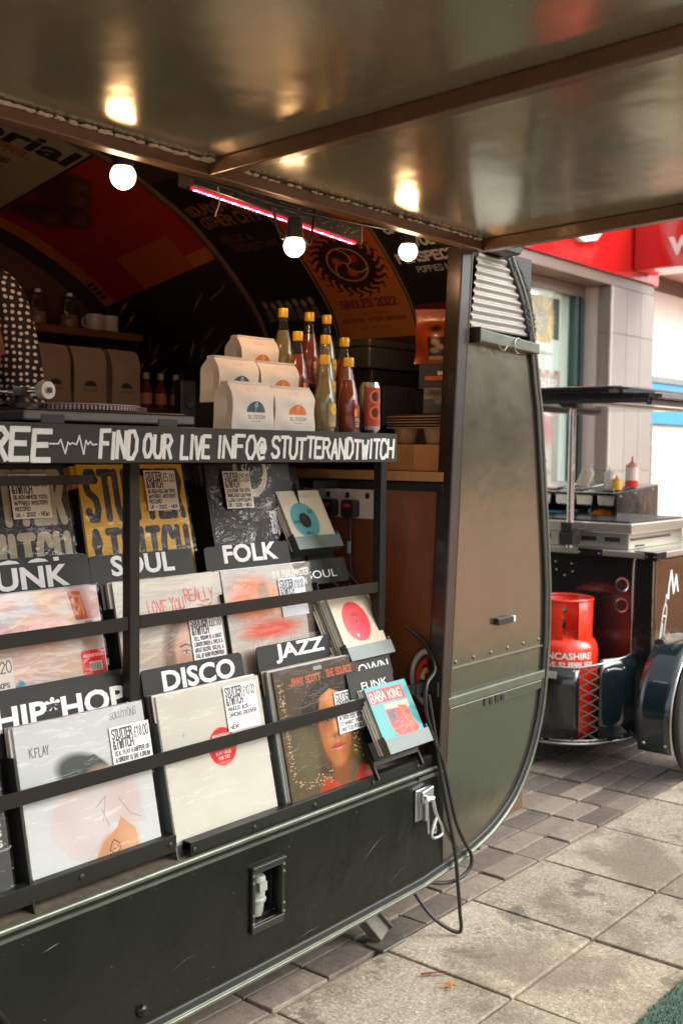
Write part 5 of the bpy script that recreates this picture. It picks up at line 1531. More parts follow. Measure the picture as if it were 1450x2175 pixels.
for k, x in enumerate((.10, .165, .235, .31)):
    t = thing('syrup_bottle', ('first', 'second', 'third', 'fourth')[k] + ' small dark bottle from the large bags along the back worktop', 'bottle', (x, 1.46, 1.546), 'small dark bottles on the back worktop')
    B().lathe([(0, 0), (.022, 0), (.023, .004), (.023, .075), (.012, .095), (.011, .112)], (x, 1.46, 1.546), 16).build('bottle_body', sm_glass, t, smooth=50)
    B().lathe([(.0125, .1125), (.0125, .135), (0, .136)], (x, 1.46, 1.546), 14).build('cap', white_plastic, t, smooth=40)
    B().lathe([(.0234, .02), (.0234, .06)], (x, 1.46, 1.546), 16).build('label', mat('rust label', (.7, .32, .16), .5) if k == 0 else bpy.data.materials['rust label'], t, smooth=60)
jar_gl = glass_mat('jar glass', (.85, .85, .8), .03)
for x, lab in ((-.20, 'glass jar with a tan filling on the back shelf, farther left'), (-.065, 'glass jar with a tan filling on the back shelf by the mugs')):
    t = thing('glass_jar', lab, 'jar', (x, 1.62, 1.829), 'glass jars on the back shelf')
    B().lathe([(0, 0), (.036, 0), (.038, .006), (.038, .085), (.03, .10), (.03, .112)], (x, 1.62, 1.829), 20).build('jar_body', jar_gl, t, smooth=50)
    B().lathe([(0, .004), (.034, .004), (.034, .05), (0, .055)], (x, 1.62, 1.829), 18).build('filling', mat('tan filling', (.36, .22, .1), .8) if x < -.1 else bpy.data.materials['tan filling'], t)
    B().lathe([(.031, .113), (.033, .115), (.033, .128), (0, .130)], (x, 1.62, 1.829), 18).build('lid', steel, t, smooth=40)
for x, lab in ((.035, 'left pale mug of two on the back shelf'), (.105, 'right pale mug of two on the back shelf')):
    t = thing('mug', lab, 'mug', (x, 1.60, 1.829), 'pale mugs on the back shelf')
    B().lathe([(0, 0), (.030, 0), (.033, .004), (.034, .062), (.031, .062), (.030, .008), (0, .007)], (x, 1.60, 1.829), 20).build('mug_body', white_plastic, t, smooth=40)
    B().tube([(x - .033, 1.60, 1.877), (x - .052, 1.60, 1.872), (x - .052, 1.60, 1.848), (x - .033, 1.60, 1.842)], .004, 6).build('handle', white_plastic, t, smooth=60)

# posters on the curved lining
def poster_strip(name, label, art, y_hi, y_lo, s0, s1, nu=6, nv=26, rough=.35):
    m = art_mat(name + ' print ' + label[:6], art, rough, .15, raw=True)

    def P(u, v):
        p = skin_at(s0 + v * (s1 - s0), .006)
        y = y_hi + u * (y_lo - y_hi)
        return (p.x, y, p.y - drop(y))
    b = B().sheet(P, nu, nv)
    return tag(b.build(name, m, None, smooth=60, recalc=False, loc=P(.5, .5)), label, 'poster')


sz = s_of_z
A = Art(256, 512, (.42, .07, .03)); A.grad((.50, .025, .015), (.52, .20, .04), .8)
cx, cy = .5, .50
for k in range(22):
    a = 2 * math.pi * k / 22
    q = [(cx + (r_ * math.cos(a + .12 * math.sin(r_ * 40))) , cy + (r_ * math.sin(a + .12 * math.sin(r_ * 40))) / 2 * 1.0) for r_ in (.31, .35, .39, .43, .47)]
    for w_, (p_, q_) in zip((.05, .04, .03, .018), zip(q[:-1], q[1:])): A.line([p_, q_], w_, (.04, .022, .015))
A.ell(cx, cy, .33, .165, (.04, .022, .015), .005)
A.ell(cx, cy, .245, .1225, (.60, .26, .05), .004); A.ell(cx, cy, .225, .1125, (.05, .025, .018), .004)
for k in range(3):
    a = 2 * math.pi * k / 3 - .6
    A.ell(cx + .12 * math.cos(a), cy + .06 * math.sin(a), .055, .0275, (.5, .10 if k else .02, .03), .01)
    A.line([(cx + .225 * math.cos(a + 1 + t * .35), cy + .1125 * (1 - t / 6) * math.sin(a + 1 + t * .35)) if t == 0 else (cx + (.225 * (1 - t / 5)) * math.cos(a + 1 + t * .35), cy + (.1125 * (1 - t / 5)) * math.sin(a + 1 + t * .35)) for t in range(6)], .018, (.62, .28, .06))
A.text('SINGLES 2022', .14, .80, .72, .05, .028, (.25, .05, .06), .2); A.text('MANCHESTER, VICTORIA WAREHOUSE', .08, .895, .84, .022, .008, (.16, .04, .03), .2); A.text('SATURDAY FOURTEENTH', .3, .85, .4, .012, .005, (.3, .1, .05)); A.text('DOORS OPEN SEVEN', .3, .94, .4, .012, .005, (.3, .1, .05))
poster_strip('sun_poster', 'red and orange poster with a black wavy sun on the curved wall', A.a, .715, .395, sz(1.78), sz(2.17))
A = Art(256, 512, (.022, .020, .020)); A.rect(0, .70, 1, 1, (.16, .015, .012))
W = (.62, .60, .54)
A.text('CHANGE', .10, .30, .46, .045, .026, W); A.text('YOUR', .34, .385, .30, .045, .026, W); A.text('PERSPECTIVE', .06, .47, .86, .045, .026, W, .3); A.text('POPPIES NOW OPEN', .22, .53, .66, .03, .008, W, .3)
A.rect(.03, .08, .34, .14, (.5, .5, .46)); A.text('IWM', .05, .132, .26, .045, .03, (.03, .03, .03)); A.text('NORTH', .10, .175, .2, .022, .01, W)
for k in range(7): A.line([(.06, .76 + .018 * k + (.012 if k > 3 else 0)), (.06 + random.uniform(.5, .8), .755 + .018 * k)], .006, (.5, .14, .12), .8)
poster_strip('museum_poster', 'black poster with white capitals and a dark red foot near the opening', A.a, .375, .05, sz(1.68), sz(2.18))
A = Art(256, 512, (.020, .016, .014))
O = (.34, .14, .05)
A.text('SOUNDS FROM', .06, .24, .86, .055, .026, O, .2, .1); A.text('THE', .70, .28, .22, .03, .012, O); A.text('OTHER CITY', .10, .33, .84, .06, .028, O, .2, .1)
A.text('BELLE &', .18, .43, .42, .035, .016, (.16, .075, .04)); A.text('SEBASTIAN', .22, .49, .66, .035, .016, (.16, .075, .04))
for k in range(7):
    x = .14 + .115 * k; A.ell(x, .815 + .01 * (k % 2), .035, .022, (.40, .34, .28), .008); A.poly([(x - .05, .91), (x - .04, .845), (x + .04, .845), (x + .05, .91)], (.14, .12, .10) if k % 2 else (.2, .17, .14))
poster_strip('concert_poster', 'black poster with rough orange lettering and a row of faces', A.a, 1.045, .735, sz(1.80), sz(2.25))
# far side: red poster, cream poster, dark veined poster
A = Art(384, 512, (.36, .018, .012)); A.grad((.42, .03, .015), (.30, .012, .012))
A.rect(.72, .18, 1, .62, (.50, .11, .02), .8)
A.poly([(.0, .80), (1, .80), (1, 1), (0, 1)], (.40, .02, .015), .5); A.rect(0, .90, 1, 1, (.55, .16, .03)) ; A.rect(.9, .0, 1.0, .18, (.55, .16, .03))
poster_art = A
for (x, y, r_) in ((.20, .42, .085), (.32, .55, .085), (.22, .68, .08), (.12, .30, .075)):
    A.ell(x, y, r_ * 1.25, r_ * 1.2, (.035, .02, .018), .02); A.ell(x + .01, y, r_ * .75, r_ * .75, (.26, .08, .05), .03); A.line([(x - .02, y - .02), (x + .03, y - .025)], .012, (.03, .01, .01)); A.ell(x - .12, y + .03, .13, .10, (.07, .03, .025), .04)
for k in range(6): A.line([(.46 + .012 * k, .1), (.50 + .012 * k, .8)], .003, (.5, .13, .08), .7)
for k in range(4): A.text('REGIONS', .80 + .04 * k, .985, .02, .06, .006, (.05, .02, .02))


def roof_poster(name, label, arr, s0, s1, y0, y1, rough=.4):
    m = art_mat(name + ' print', arr, rough, .1, raw=True)

    def P(u, v):
        p = skin_at(s1 + u * (s0 - s1), .008)
        y = y1 + v * (y0 - y1)
        return (p.x, y, p.y - drop(y))
    return tag(B().sheet(P, 20, 10).build(name, m, None, smooth=60, recalc=False, loc=P(.5, .5)), label, 'poster')


def s_of_x(x):
    for i in range(len(INTS) - 1):
        if INTS[i + 1].x <= x <= INTS[i].x: return ILEN[i] + (INTS[i].x - x) / (INTS[i].x - INTS[i + 1].x) * (ILEN[i + 1] - ILEN[i])
    return ILEN[-1]


roof_poster('red_poster', 'dark red poster with heads and an orange corner on the roof lining', np.transpose(A.a, (1, 0, 2))[::1, ::1].copy()[:, :] if False else A.a, s_of_x(.155), s_of_x(-.365), 1.075, 1.68)
A = Art(384, 384, (.36, .33, .22)); A.noise(.06, 6)
ink = (.045, .03, .025)
t_ = 'MEMORIAL'
A.text('SAT 25TH APRIL', .25, .30, .6, .06, .014, (.36, .10, .03), .25)
for k, tx in enumerate(('MORE THAN THAT BANDS', 'A PRAYER', 'THE DEVASTATED', 'A LOT OF LAUGHTER', 'LIVE MUSIC', 'AND MUCH MORE')): A.text(tx, .30, .42 + .09 * k, .5, .045, .012, ink, .25)
A.ell(.35, .95, .3, .08, ink, .02)
roof_poster('cream_poster', 'cream poster with bold black lettering on the roof lining', A.a, s_of_x(-.375), s_of_x(-1.15), 1.075, 1.62)
cp_ = [o for o in bpy.data.objects if o.name == 'cream_poster'][0]
_s0, _s1 = s_of_x(-.375), s_of_x(-1.15)


def on_cream(u, v, d):
    p = skin_at(_s1 + u * (_s0 - _s1), .0088 + d); y = 1.62 + v * (1.075 - 1.62)
    return (p.x, y, p.y - drop(y))


fit_text('memorial', .03, .985, .17, lambda u, v, d: on_cream(u, v + .78, d), mat('black poster ink', (.02, .014, .012), .6), 'title', cp_, .03, .0003)
A = Art(384, 384, (.028, .022, .019)); A.noise(.25, 5)
for k in range(22):
    x, y = random.random(), random.random(); a = random.uniform(.5, 1.1)
    pts_ = [(x, y)]
    for q in range(4): x += .05 * math.cos(a); y += .05 * math.sin(a); a += random.uniform(-.4, .4); pts_.append((x, y))
    for w_, p_ in zip((.006, .018, .012, .005), zip(pts_[:-1], pts_[1:])): A.line(p_, w_ * random.uniform(.4, 1.4), random.choice([(.50, .36, .18), (.62, .46, .26), (.30, .2, .1)]), .85)
roof_poster('veined_poster', 'black poster with gold veins below the red poster', A.a, sz(1.70) + .02, s_of_x(.165), 1.09, 1.72)

# ------------------------------------------------------------------ lamps
bulb_m = mat('lit bulb', (.9, .85, .75), .4, emit=((1.0, .80, .54), 1.5))
for (x, y, z, lab) in ((-1.078, .062, 1.946, 'lit round bulb under the beam, nearest the camera'), (-.566, .062, 1.884, 'lit round bulb hanging lower between two wire loops'), (-.112, .062, 1.938, 'lit round bulb in front of the white poster lettering')):
    t = thing('festoon_bulb', lab, 'light bulb', (x, y, z), 'lit bulbs along the hatch beam')
    prof = [(0.0005, -.0262)] + [(.0262 * math.sin(a), -.0262 * math.cos(a)) for a in [R(q) for q in range(15, 141, 12)]] + [(.014, .024)]
    B().lathe(prof, (x, y, z), 24).build('bulb', bulb_m, t, smooth=70)
    B().lathe([(.0135, .0245), (.0205, .018), (.021, .030), (.019, .05), (.016, .066), (0, .067)], (x, y, z), 16).build('lamp_holder', rubber, t, smooth=40)
    lamp_l = bpy.data.lights.new('bulb_light', 'POINT'); lamp_l.energy = .75; lamp_l.color = (1, .56, .26); lamp_l.shadow_soft_size = .027
    lo = bpy.data.objects.new('bulb_light', lamp_l); COL.objects.link(lo); lo.parent = t; lo.location = (0, 0, -.03)
    if z < 1.9:
        for sx in (-1, 1):
            B().tube(spline([(x + sx * .012, y, z + .05), (x + sx * .045, y - .004, z + .01), (x + sx * .062, y, z + .04), (x + sx * .075, y + .004, z + .10)], 6), .0032, 6).build('wire_loop', cable_black, t, smooth=60)
    tag(B().tube(spline([(-2.0, .05, 1.972), (-1.08, .055, 1.985), (-.56, .06, 1.968), (-.11, .055, 1.985), (.05, .05, 1.975)], 8), .0035, 6).build('festoon_cable', cable_black, None, smooth=60, loc=(-1, .05, 1.97)), 'black festoon cable along the hatch beam', 'cable') if z < 1.9 else None
p0, p1 = Vector((-.872, .105, 1.977)), Vector((-.168, .205, 1.972))
ax = (p1 - p0).normalized(); sd = Vector((-ax.y, ax.x, 0)); up = ax.cross(sd)
ld = thing('led_batten', 'black light batten with a row of red and pink diodes', 'light', (p0 + p1) / 2)
mid, hl = (p0 + p1) / 2, (p1 - p0).length / 2
B().obox(mid + up * .018, ax * hl, sd * .022, up * .022).build('housing', mat('black batten housing', (.035, .033, .03), .3, 0, var=[(60, .4, (.08, .08, .07))]), ld, bevel=.002)
B().obox(p1 + ax * .004 + up * .018, ax * .003, sd * .024, up * .025).build('end_cap', mat('grey end cap', (.16, .15, .13), .4), ld)
B().obox(mid - up * .0075 - sd * .010, ax * (hl - .012), sd * .006, up * .003).build('diode_strip', mat('red diode strip', (.5, .02, .05), .4, emit=((1.0, .02, .06), .25)), ld)
b = B(); b2 = B()
for k in range(44):
    c = p0 + ax * (.022 + k * (2 * hl - .044) / 43) - up * .0108 - sd * .0105
    (b if k % 3 else b2).obox(c, ax * .0045, sd * .004, up * .0012)
o = b.build('pink_diode', mat('pink diode', (.8, .2, .3), .4, emit=((1.0, .12, .18), 3)), ld); o['kind'] = 'stuff'
o = b2.build('violet_diode', mat('violet diode', (.6, .3, .8), .4, emit=((.55, .30, 1.0), 4)), ld); o['kind'] = 'stuff'
b = B()
for k in range(60): b.obox(p0 + ax * (.02 + 2 * hl * k / 62) - sd * .0225 + up * random.uniform(.004, .03), ax * random.uniform(.001, .005), sd * .0004, up * .0007)
o = b.build('fine_print', mat('pale fine print', (.30, .29, .26), .5), ld); o['kind'] = 'stuff'
B().tube(spline([(-.80, .08, 1.985), (-.798, .075, 1.95), (-.803, .08, 1.925), (-.806, .082, 1.915)], 5), .0016, 6).build('cable_tie', mat('pale cable tie', (.5, .42, .28), .5), ld, smooth=60)

# ------------------------------------------------------------------ the person in the dotted dress
def skin_body(name, verts, edges, radii, m, parent, levels=2):
    me = bpy.data.meshes.new(name)
    me.from_pydata(verts, edges, [])
    o = bpy.data.objects.new(name, me); COL.objects.link(o)
    sk_ = o.modifiers.new('skin', 'SKIN'); sk_.use_smooth_shade = True
    for v, r_ in zip(me.skin_vertices[0].data, radii): v.radius = r_ if isinstance(r_, tuple) else (r_, r_)
    me.skin_vertices[0].data[0].use_root = True
    ss = o.modifiers.new('sub', 'SUBSURF'); ss.levels = levels; ss.render_levels = levels
    dg = bpy.context.evaluated_depsgraph_get()
    m2 = bpy.data.meshes.new_from_object(o.evaluated_get(dg)); m2.name = name
    COL.objects.unlink(o); bpy.data.objects.remove(o)
    m2.materials.clear(); m2.materials.append(m)
    ob = bpy.data.objects.new(name, m2); COL.objects.link(ob); ob.parent = parent; WT[name] = Vector((0, 0, 0))
    return ob


skin_m = mat('warm skin', (.42, .20, .115), .5, 0, var=[(20, .2, (.36, .16, .09))])
dress_m = bpy.data.materials.new('black cloth with cream dots'); dress_m.use_nodes = True
N, L = dress_m.node_tree.nodes, dress_m.node_tree.links
tc = N.new('ShaderNodeTexCoord'); sx_ = N.new('ShaderNodeSeparateXYZ'); L.new(tc.outputs['Object'], sx_.inputs[0])
m1_ = N.new('ShaderNodeMath'); m1_.operation = 'MULTIPLY'; m1_.inputs[1].default_value = -.64; L.new(sx_.outputs[1], m1_.inputs[0])
m2_ = N.new('ShaderNodeMath'); m2_.operation = 'MULTIPLY_ADD'; m2_.inputs[1].default_value = .77; L.new(sx_.outputs[0], m2_.inputs[0]); L.new(m1_.outputs[0], m2_.inputs[2])
mp = N.new('ShaderNodeCombineXYZ'); L.new(m2_.outputs[0], mp.inputs[0]); L.new(sx_.outputs[2], mp.inputs[1])
vo = N.new('ShaderNodeTexVoronoi'); vo.voronoi_dimensions = '2D'; vo.inputs['Randomness'].default_value = .3; vo.inputs['Scale'].default_value = 62
mr = N.new('ShaderNodeMapRange'); mr.inputs[1].default_value = .30; mr.inputs[2].default_value = .24
mx = N.new('ShaderNodeMix'); mx.data_type = 'RGBA'; mx.inputs[6].default_value = (.022, .016, .018, 1); mx.inputs[7].default_value = (.85, .80, .72, 1)
L.new(mp.outputs[0], vo.inputs['Vector']); L.new(vo.outputs['Distance'], mr.inputs[0]); L.new(mr.outputs[0], mx.inputs[0]); L.new(mx.outputs[2], N['Principled BSDF'].inputs['Base Color']); N['Principled BSDF'].inputs['Roughness'].default_value = .8
pers = thing('person', 'person in a black dress with cream dots at the left edge behind the counter', 'person', (-1.135, .665, .32))
V = [(0, 0, .86), (0, 0, 1.02), (0, -.01, 1.18), (0, -.005, 1.32), (0, 0, 1.41), (0, -.01, 1.48), (0, -.03, 1.56), (0, -.03, 1.66),
     (.16, 0, 1.39), (.215, -.01, 1.12), (.215, -.03, .90), (.21, -.045, .87), (-.16, 0, 1.39), (-.215, -.01, 1.12), (-.215, -.03, .90), (-.21, -.045, .87),
     (.09, 0, .80), (.095, .0, .46), (.095, .03, .09), (.10, -.08, .03), (-.09, 0, .80), (-.095, .0, .46), (-.095, .03, .09), (-.10, -.08, .03)]
ED = [(0, 1), (1, 2), (2, 3), (3, 4), (4, 5), (5, 6), (6, 7), (4, 8), (8, 9), (9, 10), (10, 11), (4, 12), (12, 13), (13, 14), (14, 15), (0, 16), (16, 17), (17, 18), (18, 19), (0, 20), (20, 21), (21, 22), (22, 23)]
RD = [(.15, .11), (.125, .095), (.13, .10), (.14, .10), (.09, .075), .05, (.072, .09), (.06, .075), .052, .042, .034, .028, .052, .042, .034, .028, .082, .058, .042, .04, .082, .058, .042, .04]
V = [(x, y, z * 1.045) for x, y, z in V]
body = skin_body('body', V, ED, RD, skin_m, pers)
for sgn in (1, -1):
    for k in range(4):
        base = Vector((sgn * .21, -.075 + .016 * k, .845))
        B().tube([base, base + Vector((-sgn * .004, -.004, -.036)), base + Vector((-sgn * .014, -.004, -.066 + .006 * abs(k - 1.5)))], [.0095, .0085, .006], 8).build('finger', skin_m, None, smooth=70)
        f_ = [o for o in bpy.data.objects if o.name.startswith('finger') and o.parent is None][-1]; f_.parent = body
    B().tube([Vector((sgn * .205, -.07, .875)), Vector((sgn * .19, -.10, .85)), Vector((sgn * .18, -.105, .825))], [.011, .010, .007], 8).build('thumb', skin_m, None, smooth=70)
    f_ = [o for o in bpy.data.objects if o.name.startswith('thumb') and o.parent is None][-1]; f_.parent = body
hair_m = mat('dark brown hair', (.05, .03, .02), .5, bump=[(60, .003)])
B().lathe([(.02, .12)] + [(.105 * math.sin(a) + .012, .108 * math.cos(a)) for a in [R(q) for q in range(10, 100, 12)]] + [(.10, -.12), (.085, -.16)], (0, .012, 1.625), 24).build('hair', hair_m, None, smooth=60).parent = pers
b = B()
for sx in (-.028, .028): b.lathe([(.0005, -.008), (.008, -.004), (.010, 0), (.008, .004), (.0005, .008)], (sx, -.118, 1.635), 12)
b.build('eyes', mat('dark eyes', (.03, .02, .02), .2), None, smooth=60).parent = pers
b = B().lathe([(.004, .02), (.010, .0), (.013, -.012), (.004, -.016)], (0, -.128, 1.612), 12); b.build('nose', skin_m, None, smooth=60).parent = pers
B().tube([(-.022, -.113, 1.577), (0, -.122, 1.575), (.022, -.113, 1.577)], [.003, .006, .003], 8).build('mouth', mat('lips', (.4, .12, .10), .5), None, smooth=60).parent = pers
for o in bpy.data.objects:
    if o.parent == pers: o.location = (0, 0, 0)
dv_, de_, dr_ = [(0, 0, .55), (0, 0, .80), (0, 0, 1.02), (0, -.01, 1.18), (0, -.005, 1.32), (0, 0, 1.385), (.165, 0, 1.375), (.20, -.004, 1.25), (.222, -.012, 1.06), (-.165, 0, 1.375), (-.20, -.004, 1.25), (-.222, -.012, 1.06)], [(0, 1), (1, 2), (2, 3), (3, 4), (4, 5), (5, 6), (6, 7), (7, 8), (5, 9), (9, 10), (10, 11)], [(.22, .18), (.19, .15), (.14, .11), (.145, .115), (.155, .115), (.11, .09), .066, .064, .068, .066, .064, .068]
dv_ = [(x * 1.03, y, z * 1.06) for x, y, z in dv_]
skin_body('dotted_dress', dv_, de_, dr_, dress_m, pers)

# ------------------------------------------------------------------ food tricycle
gloss_black = mat('gloss black sheet', (.012, .013, .014), .16, 0, coat=.6, bump=[(3, .004)])
blue_black = mat('gloss blue black sheet', (.012, .022, .028), .14, 0, coat=.7, bump=[(2.4, .006)])
brown_reflect = mat('gloss sheet with brown reflection tint', (.42, .30, .20), .07, .88, bump=[(2.5, .004)])  # bronze tint stands in for a brown reflection in gloss black sheet
griddle_steel = mat('pale brushed steel', (.58, .55, .48), .3, .8, var=[(6, .3, (.45, .42, .36))], bump=[(80, .0003)])
trk = thing('food_tricycle', 'black food tricycle stall with a steel worktop and a flat canopy', 'tricycle', (2.7, .8, 0))
X0, X1, Y0_, Y1_ = 2.15, 3.5, .345, 1.42
B().box((X0, Y0_ + .004, .13), (X0 + .02, Y1_, .925)).build('end_panel', gloss_black, trk, bevel=.002)
b = B(); b.box((X0 + .06, Y0_ - .012, .115), (X1, Y0_ + .002, .545)); b.build('lower_side_panel', blue_black, trk)
B().box((X0 + .03, Y0_ - .016, .555), (X1, Y0_ + .002, .915)).build('side_board', brown_reflect, trk, bevel=.003)
B().box((X0 + .021, Y0_ + .004, .13), (X1, Y1_ - .01, .92)).build('carcass', black_plastic, trk)
b = B(); b.prism([(X0 - .012, Y0_ - .018), (X0 + .026, Y0_ - .018), (X0 + .026, Y0_ - .013), (X0 - .006, Y0_ - .013), (X0 - .006, Y0_ + .075), (X0 - .012, Y0_ + .075)], .86, XY(.10))
b.build('corner_post', gloss_black, trk, bevel=.002)
b = B().tube(spline([(X0 - .016, Y0_ + .055, .93), (X0 - .019, Y0_ + .072, .88), (X0 - .019, Y0_ + .074, .5), (X0 - .019, Y0_ + .072, .2), (X0 - .016, Y0_ + .058, .14)], 5), .0045, 8); b.build('corner_bead', steel, trk, smooth=60)
B().tube([(X0 - .013, Y0_ - .019, .11), (X0 - .013, Y0_ - .019, .95)], .003, 6).build('corner_bead', alu, trk)
# worktop with steel nosing and black corner plates
wt = B().box((X0 - .03, Y0_ - .03, .928), (X1 + .05, Y1_ + .03, .955)).build('worktop', griddle_steel, trk, bevel=.003)
for (y0, y1) in ((.30, .36), (.565, .69)):
    B().box((X0 - .035, y0, .923), (X0 - .0305, y1, .958)).build('corner_plate', gloss_black, wt, bevel=.001)
B().box((X0 - .035, Y0_ - .0355, .923), (X0 + .09, Y0_ - .0305, .958)).build('corner_plate', gloss_black, wt, bevel=.001)
b = B()
for (y, z) in ((.82, .882), (.815, .845), (.735, .878), (.73, .842), (.77, .82), (.40, .50), (.405, .47), (.385, .80), (.42, .15)): b.lathe([(.005, 0), (.004, .003), (0, .004)], (X0, y, z), 10, (-1, 0, 0))
for y in (.31, .35, .58, .68): b.lathe([(.005, 0), (.004, .003), (0, .004)], (X0 - .035, y, .94), 10, (-1, 0, 0))
b.build('bolt_heads', steel, trk, smooth=50)
for z in (.80, .706):
    r = B().lathe([(.026, 0), (.026, .010), (.033, .012), (.035, .006), (.035, 0)], (X0, .475, z), 28, (-1, 0, 0)).build('port_ring', steel, trk, smooth=40)
    B().lathe([(.0255, .001), (.0255, .003), (0, .0032)], (X0, .475, z), 24, (-1, 0, 0)).build('port_plug', black_plastic, r)
# drawing of a sauce bottle on the side board
b = B()
at2 = lambda u, v, d: (u, Y0_ - .0165 - d, v)
ribbon(b, [[(2.215, .50), (2.262, .665), (2.275, .70)], [(2.252, .485), (2.30, .655), (2.302, .69)], [(2.215, .50), (2.222, .478), (2.245, .475), (2.252, .485)], [(2.275, .70), (2.287, .715), (2.302, .69)], [(2.262, .665), (2.28, .655), (2.30, .655)], [(2.230, .515), (2.262, .62)],
           [(2.287, .715), (2.295, .745)]], .006, lambda u, v, d: at2(u, v, d) if v > .556 else (u, Y0_ - .0165 - d, v))
ribbon(b, [[(2.297, .75), (2.318, .735), (2.318, .775), (2.345, .86), (2.375, .755), (2.40, .835), (2.425, .76)]], .013, at2)
b.build('painted_sauce_bottle', chalk, trk, recalc=True)
# plank sides of the griddle
gr = thing('griddle', 'steel hot plate griddle standing on the tricycle worktop', 'griddle', (2.5, .75, .956))
B().box((2.20, .475, .9565), (2.82, 1.2, 1.028)).build('griddle_base', griddle_steel, gr, bevel=.003)
B().box((2.185, .455, 1.0285), (2.85, 1.22, 1.078)).build('griddle_pan', griddle_steel, gr, bevel=.005, seg=2)
B().box((2.21, .48, 1.0785), (2.83, 1.20, 1.086)).build('hot_plate', mat('dark hot plate', (.05, .045, .04), .3, .6), gr, bevel=.002)
for y in (.52, .64, .76, .88, 1.0): B().box((2.1965, y, .99), (2.1995, y + .075, 1.010)).build('slot', black_plastic, gr)
B().box((2.215, .4705, .998), (2.66, .4745, 1.008)).build('slot', black_plastic, gr)
B().box((2.27, .4695, .966), (2.36, .4745, .974)).build('badge', black_plastic, gr)
# condiment cabinet
cb = thing('condiment_cabinet', 'black sloping condiment cabinet behind the griddle', 'cabinet', (2.85, .95, .956))
B().prism([(2.62, 1.198), (3.12, 1.236), (3.12, .956), (2.62, .956)], .012, lambda u, v, d: (u, .738 + d, v)).build('side_panel', gloss_black, cb, bevel=.002)
B().prism([(2.62, 1.198), (3.12, 1.236), (3.12, .956), (2.62, .956)], .012, lambda u, v, d: (u, 1.35 + d, v)).build('side_panel', gloss_black, cb, bevel=.002)
B().prism([(2.60, 1.190), (3.13, 1.230), (3.13, 1.238), (2.60, 1.199)], .60, lambda u, v, d: (u, .7505 + d, v)).build('top', gloss_black, cb)
B().box((3.10, .7505, .957), (3.12, 1.35, 1.22)).build('back_panel', black_plastic, cb)
B().box((2.62, .7505, 1.055), (3.10, 1.35, 1.062)).build('shelf', gloss_black, cb)
for y in (.77, .89, 1.01, 1.13): B().prism([(y, 1.188), (y + .10, 1.188), (y + .092, 1.128), (y + .008, 1.128)], .16, YZ(2.66)).build('steel_pan', steel, cb, bevel=.006, seg=2)
for y in (.80, .97, 1.12): B().obox((2.80, y + .05, 1.222), (.12, 0, .0095), (0, .06, 0), (0, 0, .004)).build('pan_lid', steel, cb, bevel=.002)
b = B()
for x in (2.66, 2.83, 3.05): b.lathe([(.006, 0), (.005, .003), (0, .004)], (x, .738, 1.18 + (x - 2.62) * .075), 10, (0, -1, 0))
b.build('bolt_heads', steel, cb)


def sauce(x, y, z, r, h, m_body, m_top, lab, tilt=(0, 0, 0), fill=None):
    t = thing('sauce_bottle', lab, 'sauce bottle', (x, y, z), 'squeezy sauce bottles on the condiment cabinet')
    child('bottle_body', B().lathe([(0, 0), (r * .96, 0), (r, .006), (r, h * .58), (r * .92, h * .64)], n=18).mesh('bottle_body', m_body, 45), t)
    child('nozzle_cap', B().lathe([(r * .98, h * .635), (r * .98, h * .70), (r * .55, h * .76), (r * .22, h * .84), (r * .12, h), (0, h)], n=18).mesh('nozzle_cap', m_top, 45), t)
    if fill: child('sauce', B().lathe([(0, .001), (r * .97, .001), (r * 1.012, .008), (r * 1.012, h * .22), (r * .9, h * .23)], n=18).mesh('sauce', fill, 45), t)
    t.rotation_euler = tilt


wp = mat('white squeezy plastic', (.72, .70, .66), .35); redp = mat('ketchup red', (.62, .035, .015), .3); yp = mat('mustard yellow', (.68, .36, .02), .4); pinkp = mat('pink nozzle plastic', (.70, .34, .26), .4); palep = mat('clear pinkish plastic', (.74, .60, .55), .25)
sauce(2.86, .775, 1.222, .034, .165, palep, pinkp, 'tall clear sauce bottle with red sauce at its foot', (0, .06, 0), redp)
sauce(2.80, .86, 1.216, .030, .115, wp, wp, 'small white squeezy bottle left of the mustard one', (-.05, -.1, 0))
sauce(2.74, .80, 1.212, .027, .075, yp, yp, 'short yellow squeezy bottle between the white and clear ones')
sauce(2.80, 1.03, 1.222, .034, .13, mat('cream squeezy plastic', (.70, .58, .45), .4), wp, 'white topped squeezy bottle leaning beside the steel pole', (.35, .2, 0))
for (a, bb_, m, lab) in (((2.66, 1.07, 1.0625), (2.74, 1.17, 1.092), mat('sky blue carton', (.05, .38, .60), .4), 'sky blue carton on the cabinet shelf'), ((2.635, 1.03, 1.0625), (2.655, 1.13, 1.083), mat('yellow carton', (.62, .40, .06), .4), 'yellow carton in front of the blue one'), ((2.76, 1.03, 1.0625), (2.84, 1.06, 1.10), mat('grey carton', (.35, .34, .33), .5), 'grey carton behind the blue one')):
    tag(B().box(a, bb_).build('food_carton', m, None, bevel=.003, loc=Vector(a)), lab, 'carton', 'cartons on the cabinet shelf')
b = B().sheet(lambda u, v: (2.70 + .02 * math.sin(9 * u + 3 * v), 1.015 - .10 * u, 1.064 + .06 * v * (.5 + .5 * math.sin(3 + 4 * u)) + .004 * math.sin(20 * u)), 12, 6)
tag(b.build('plastic_bag', mat('thin blue plastic', (.10, .45, .68), .3), None, smooth=70, recalc=False, loc=(2.7, .96, 1.063)), 'crumpled pale blue bag beside the bread pack', 'bag')
A = Art(128, 96, (.55, .24, .07)); A.noise(.35, 10); A.line([(0, .7), (.5, .95)], .03, (.75, .65, .5)); A.ell(.7, .3, .3, .2, (.45, .10, .03), .1)


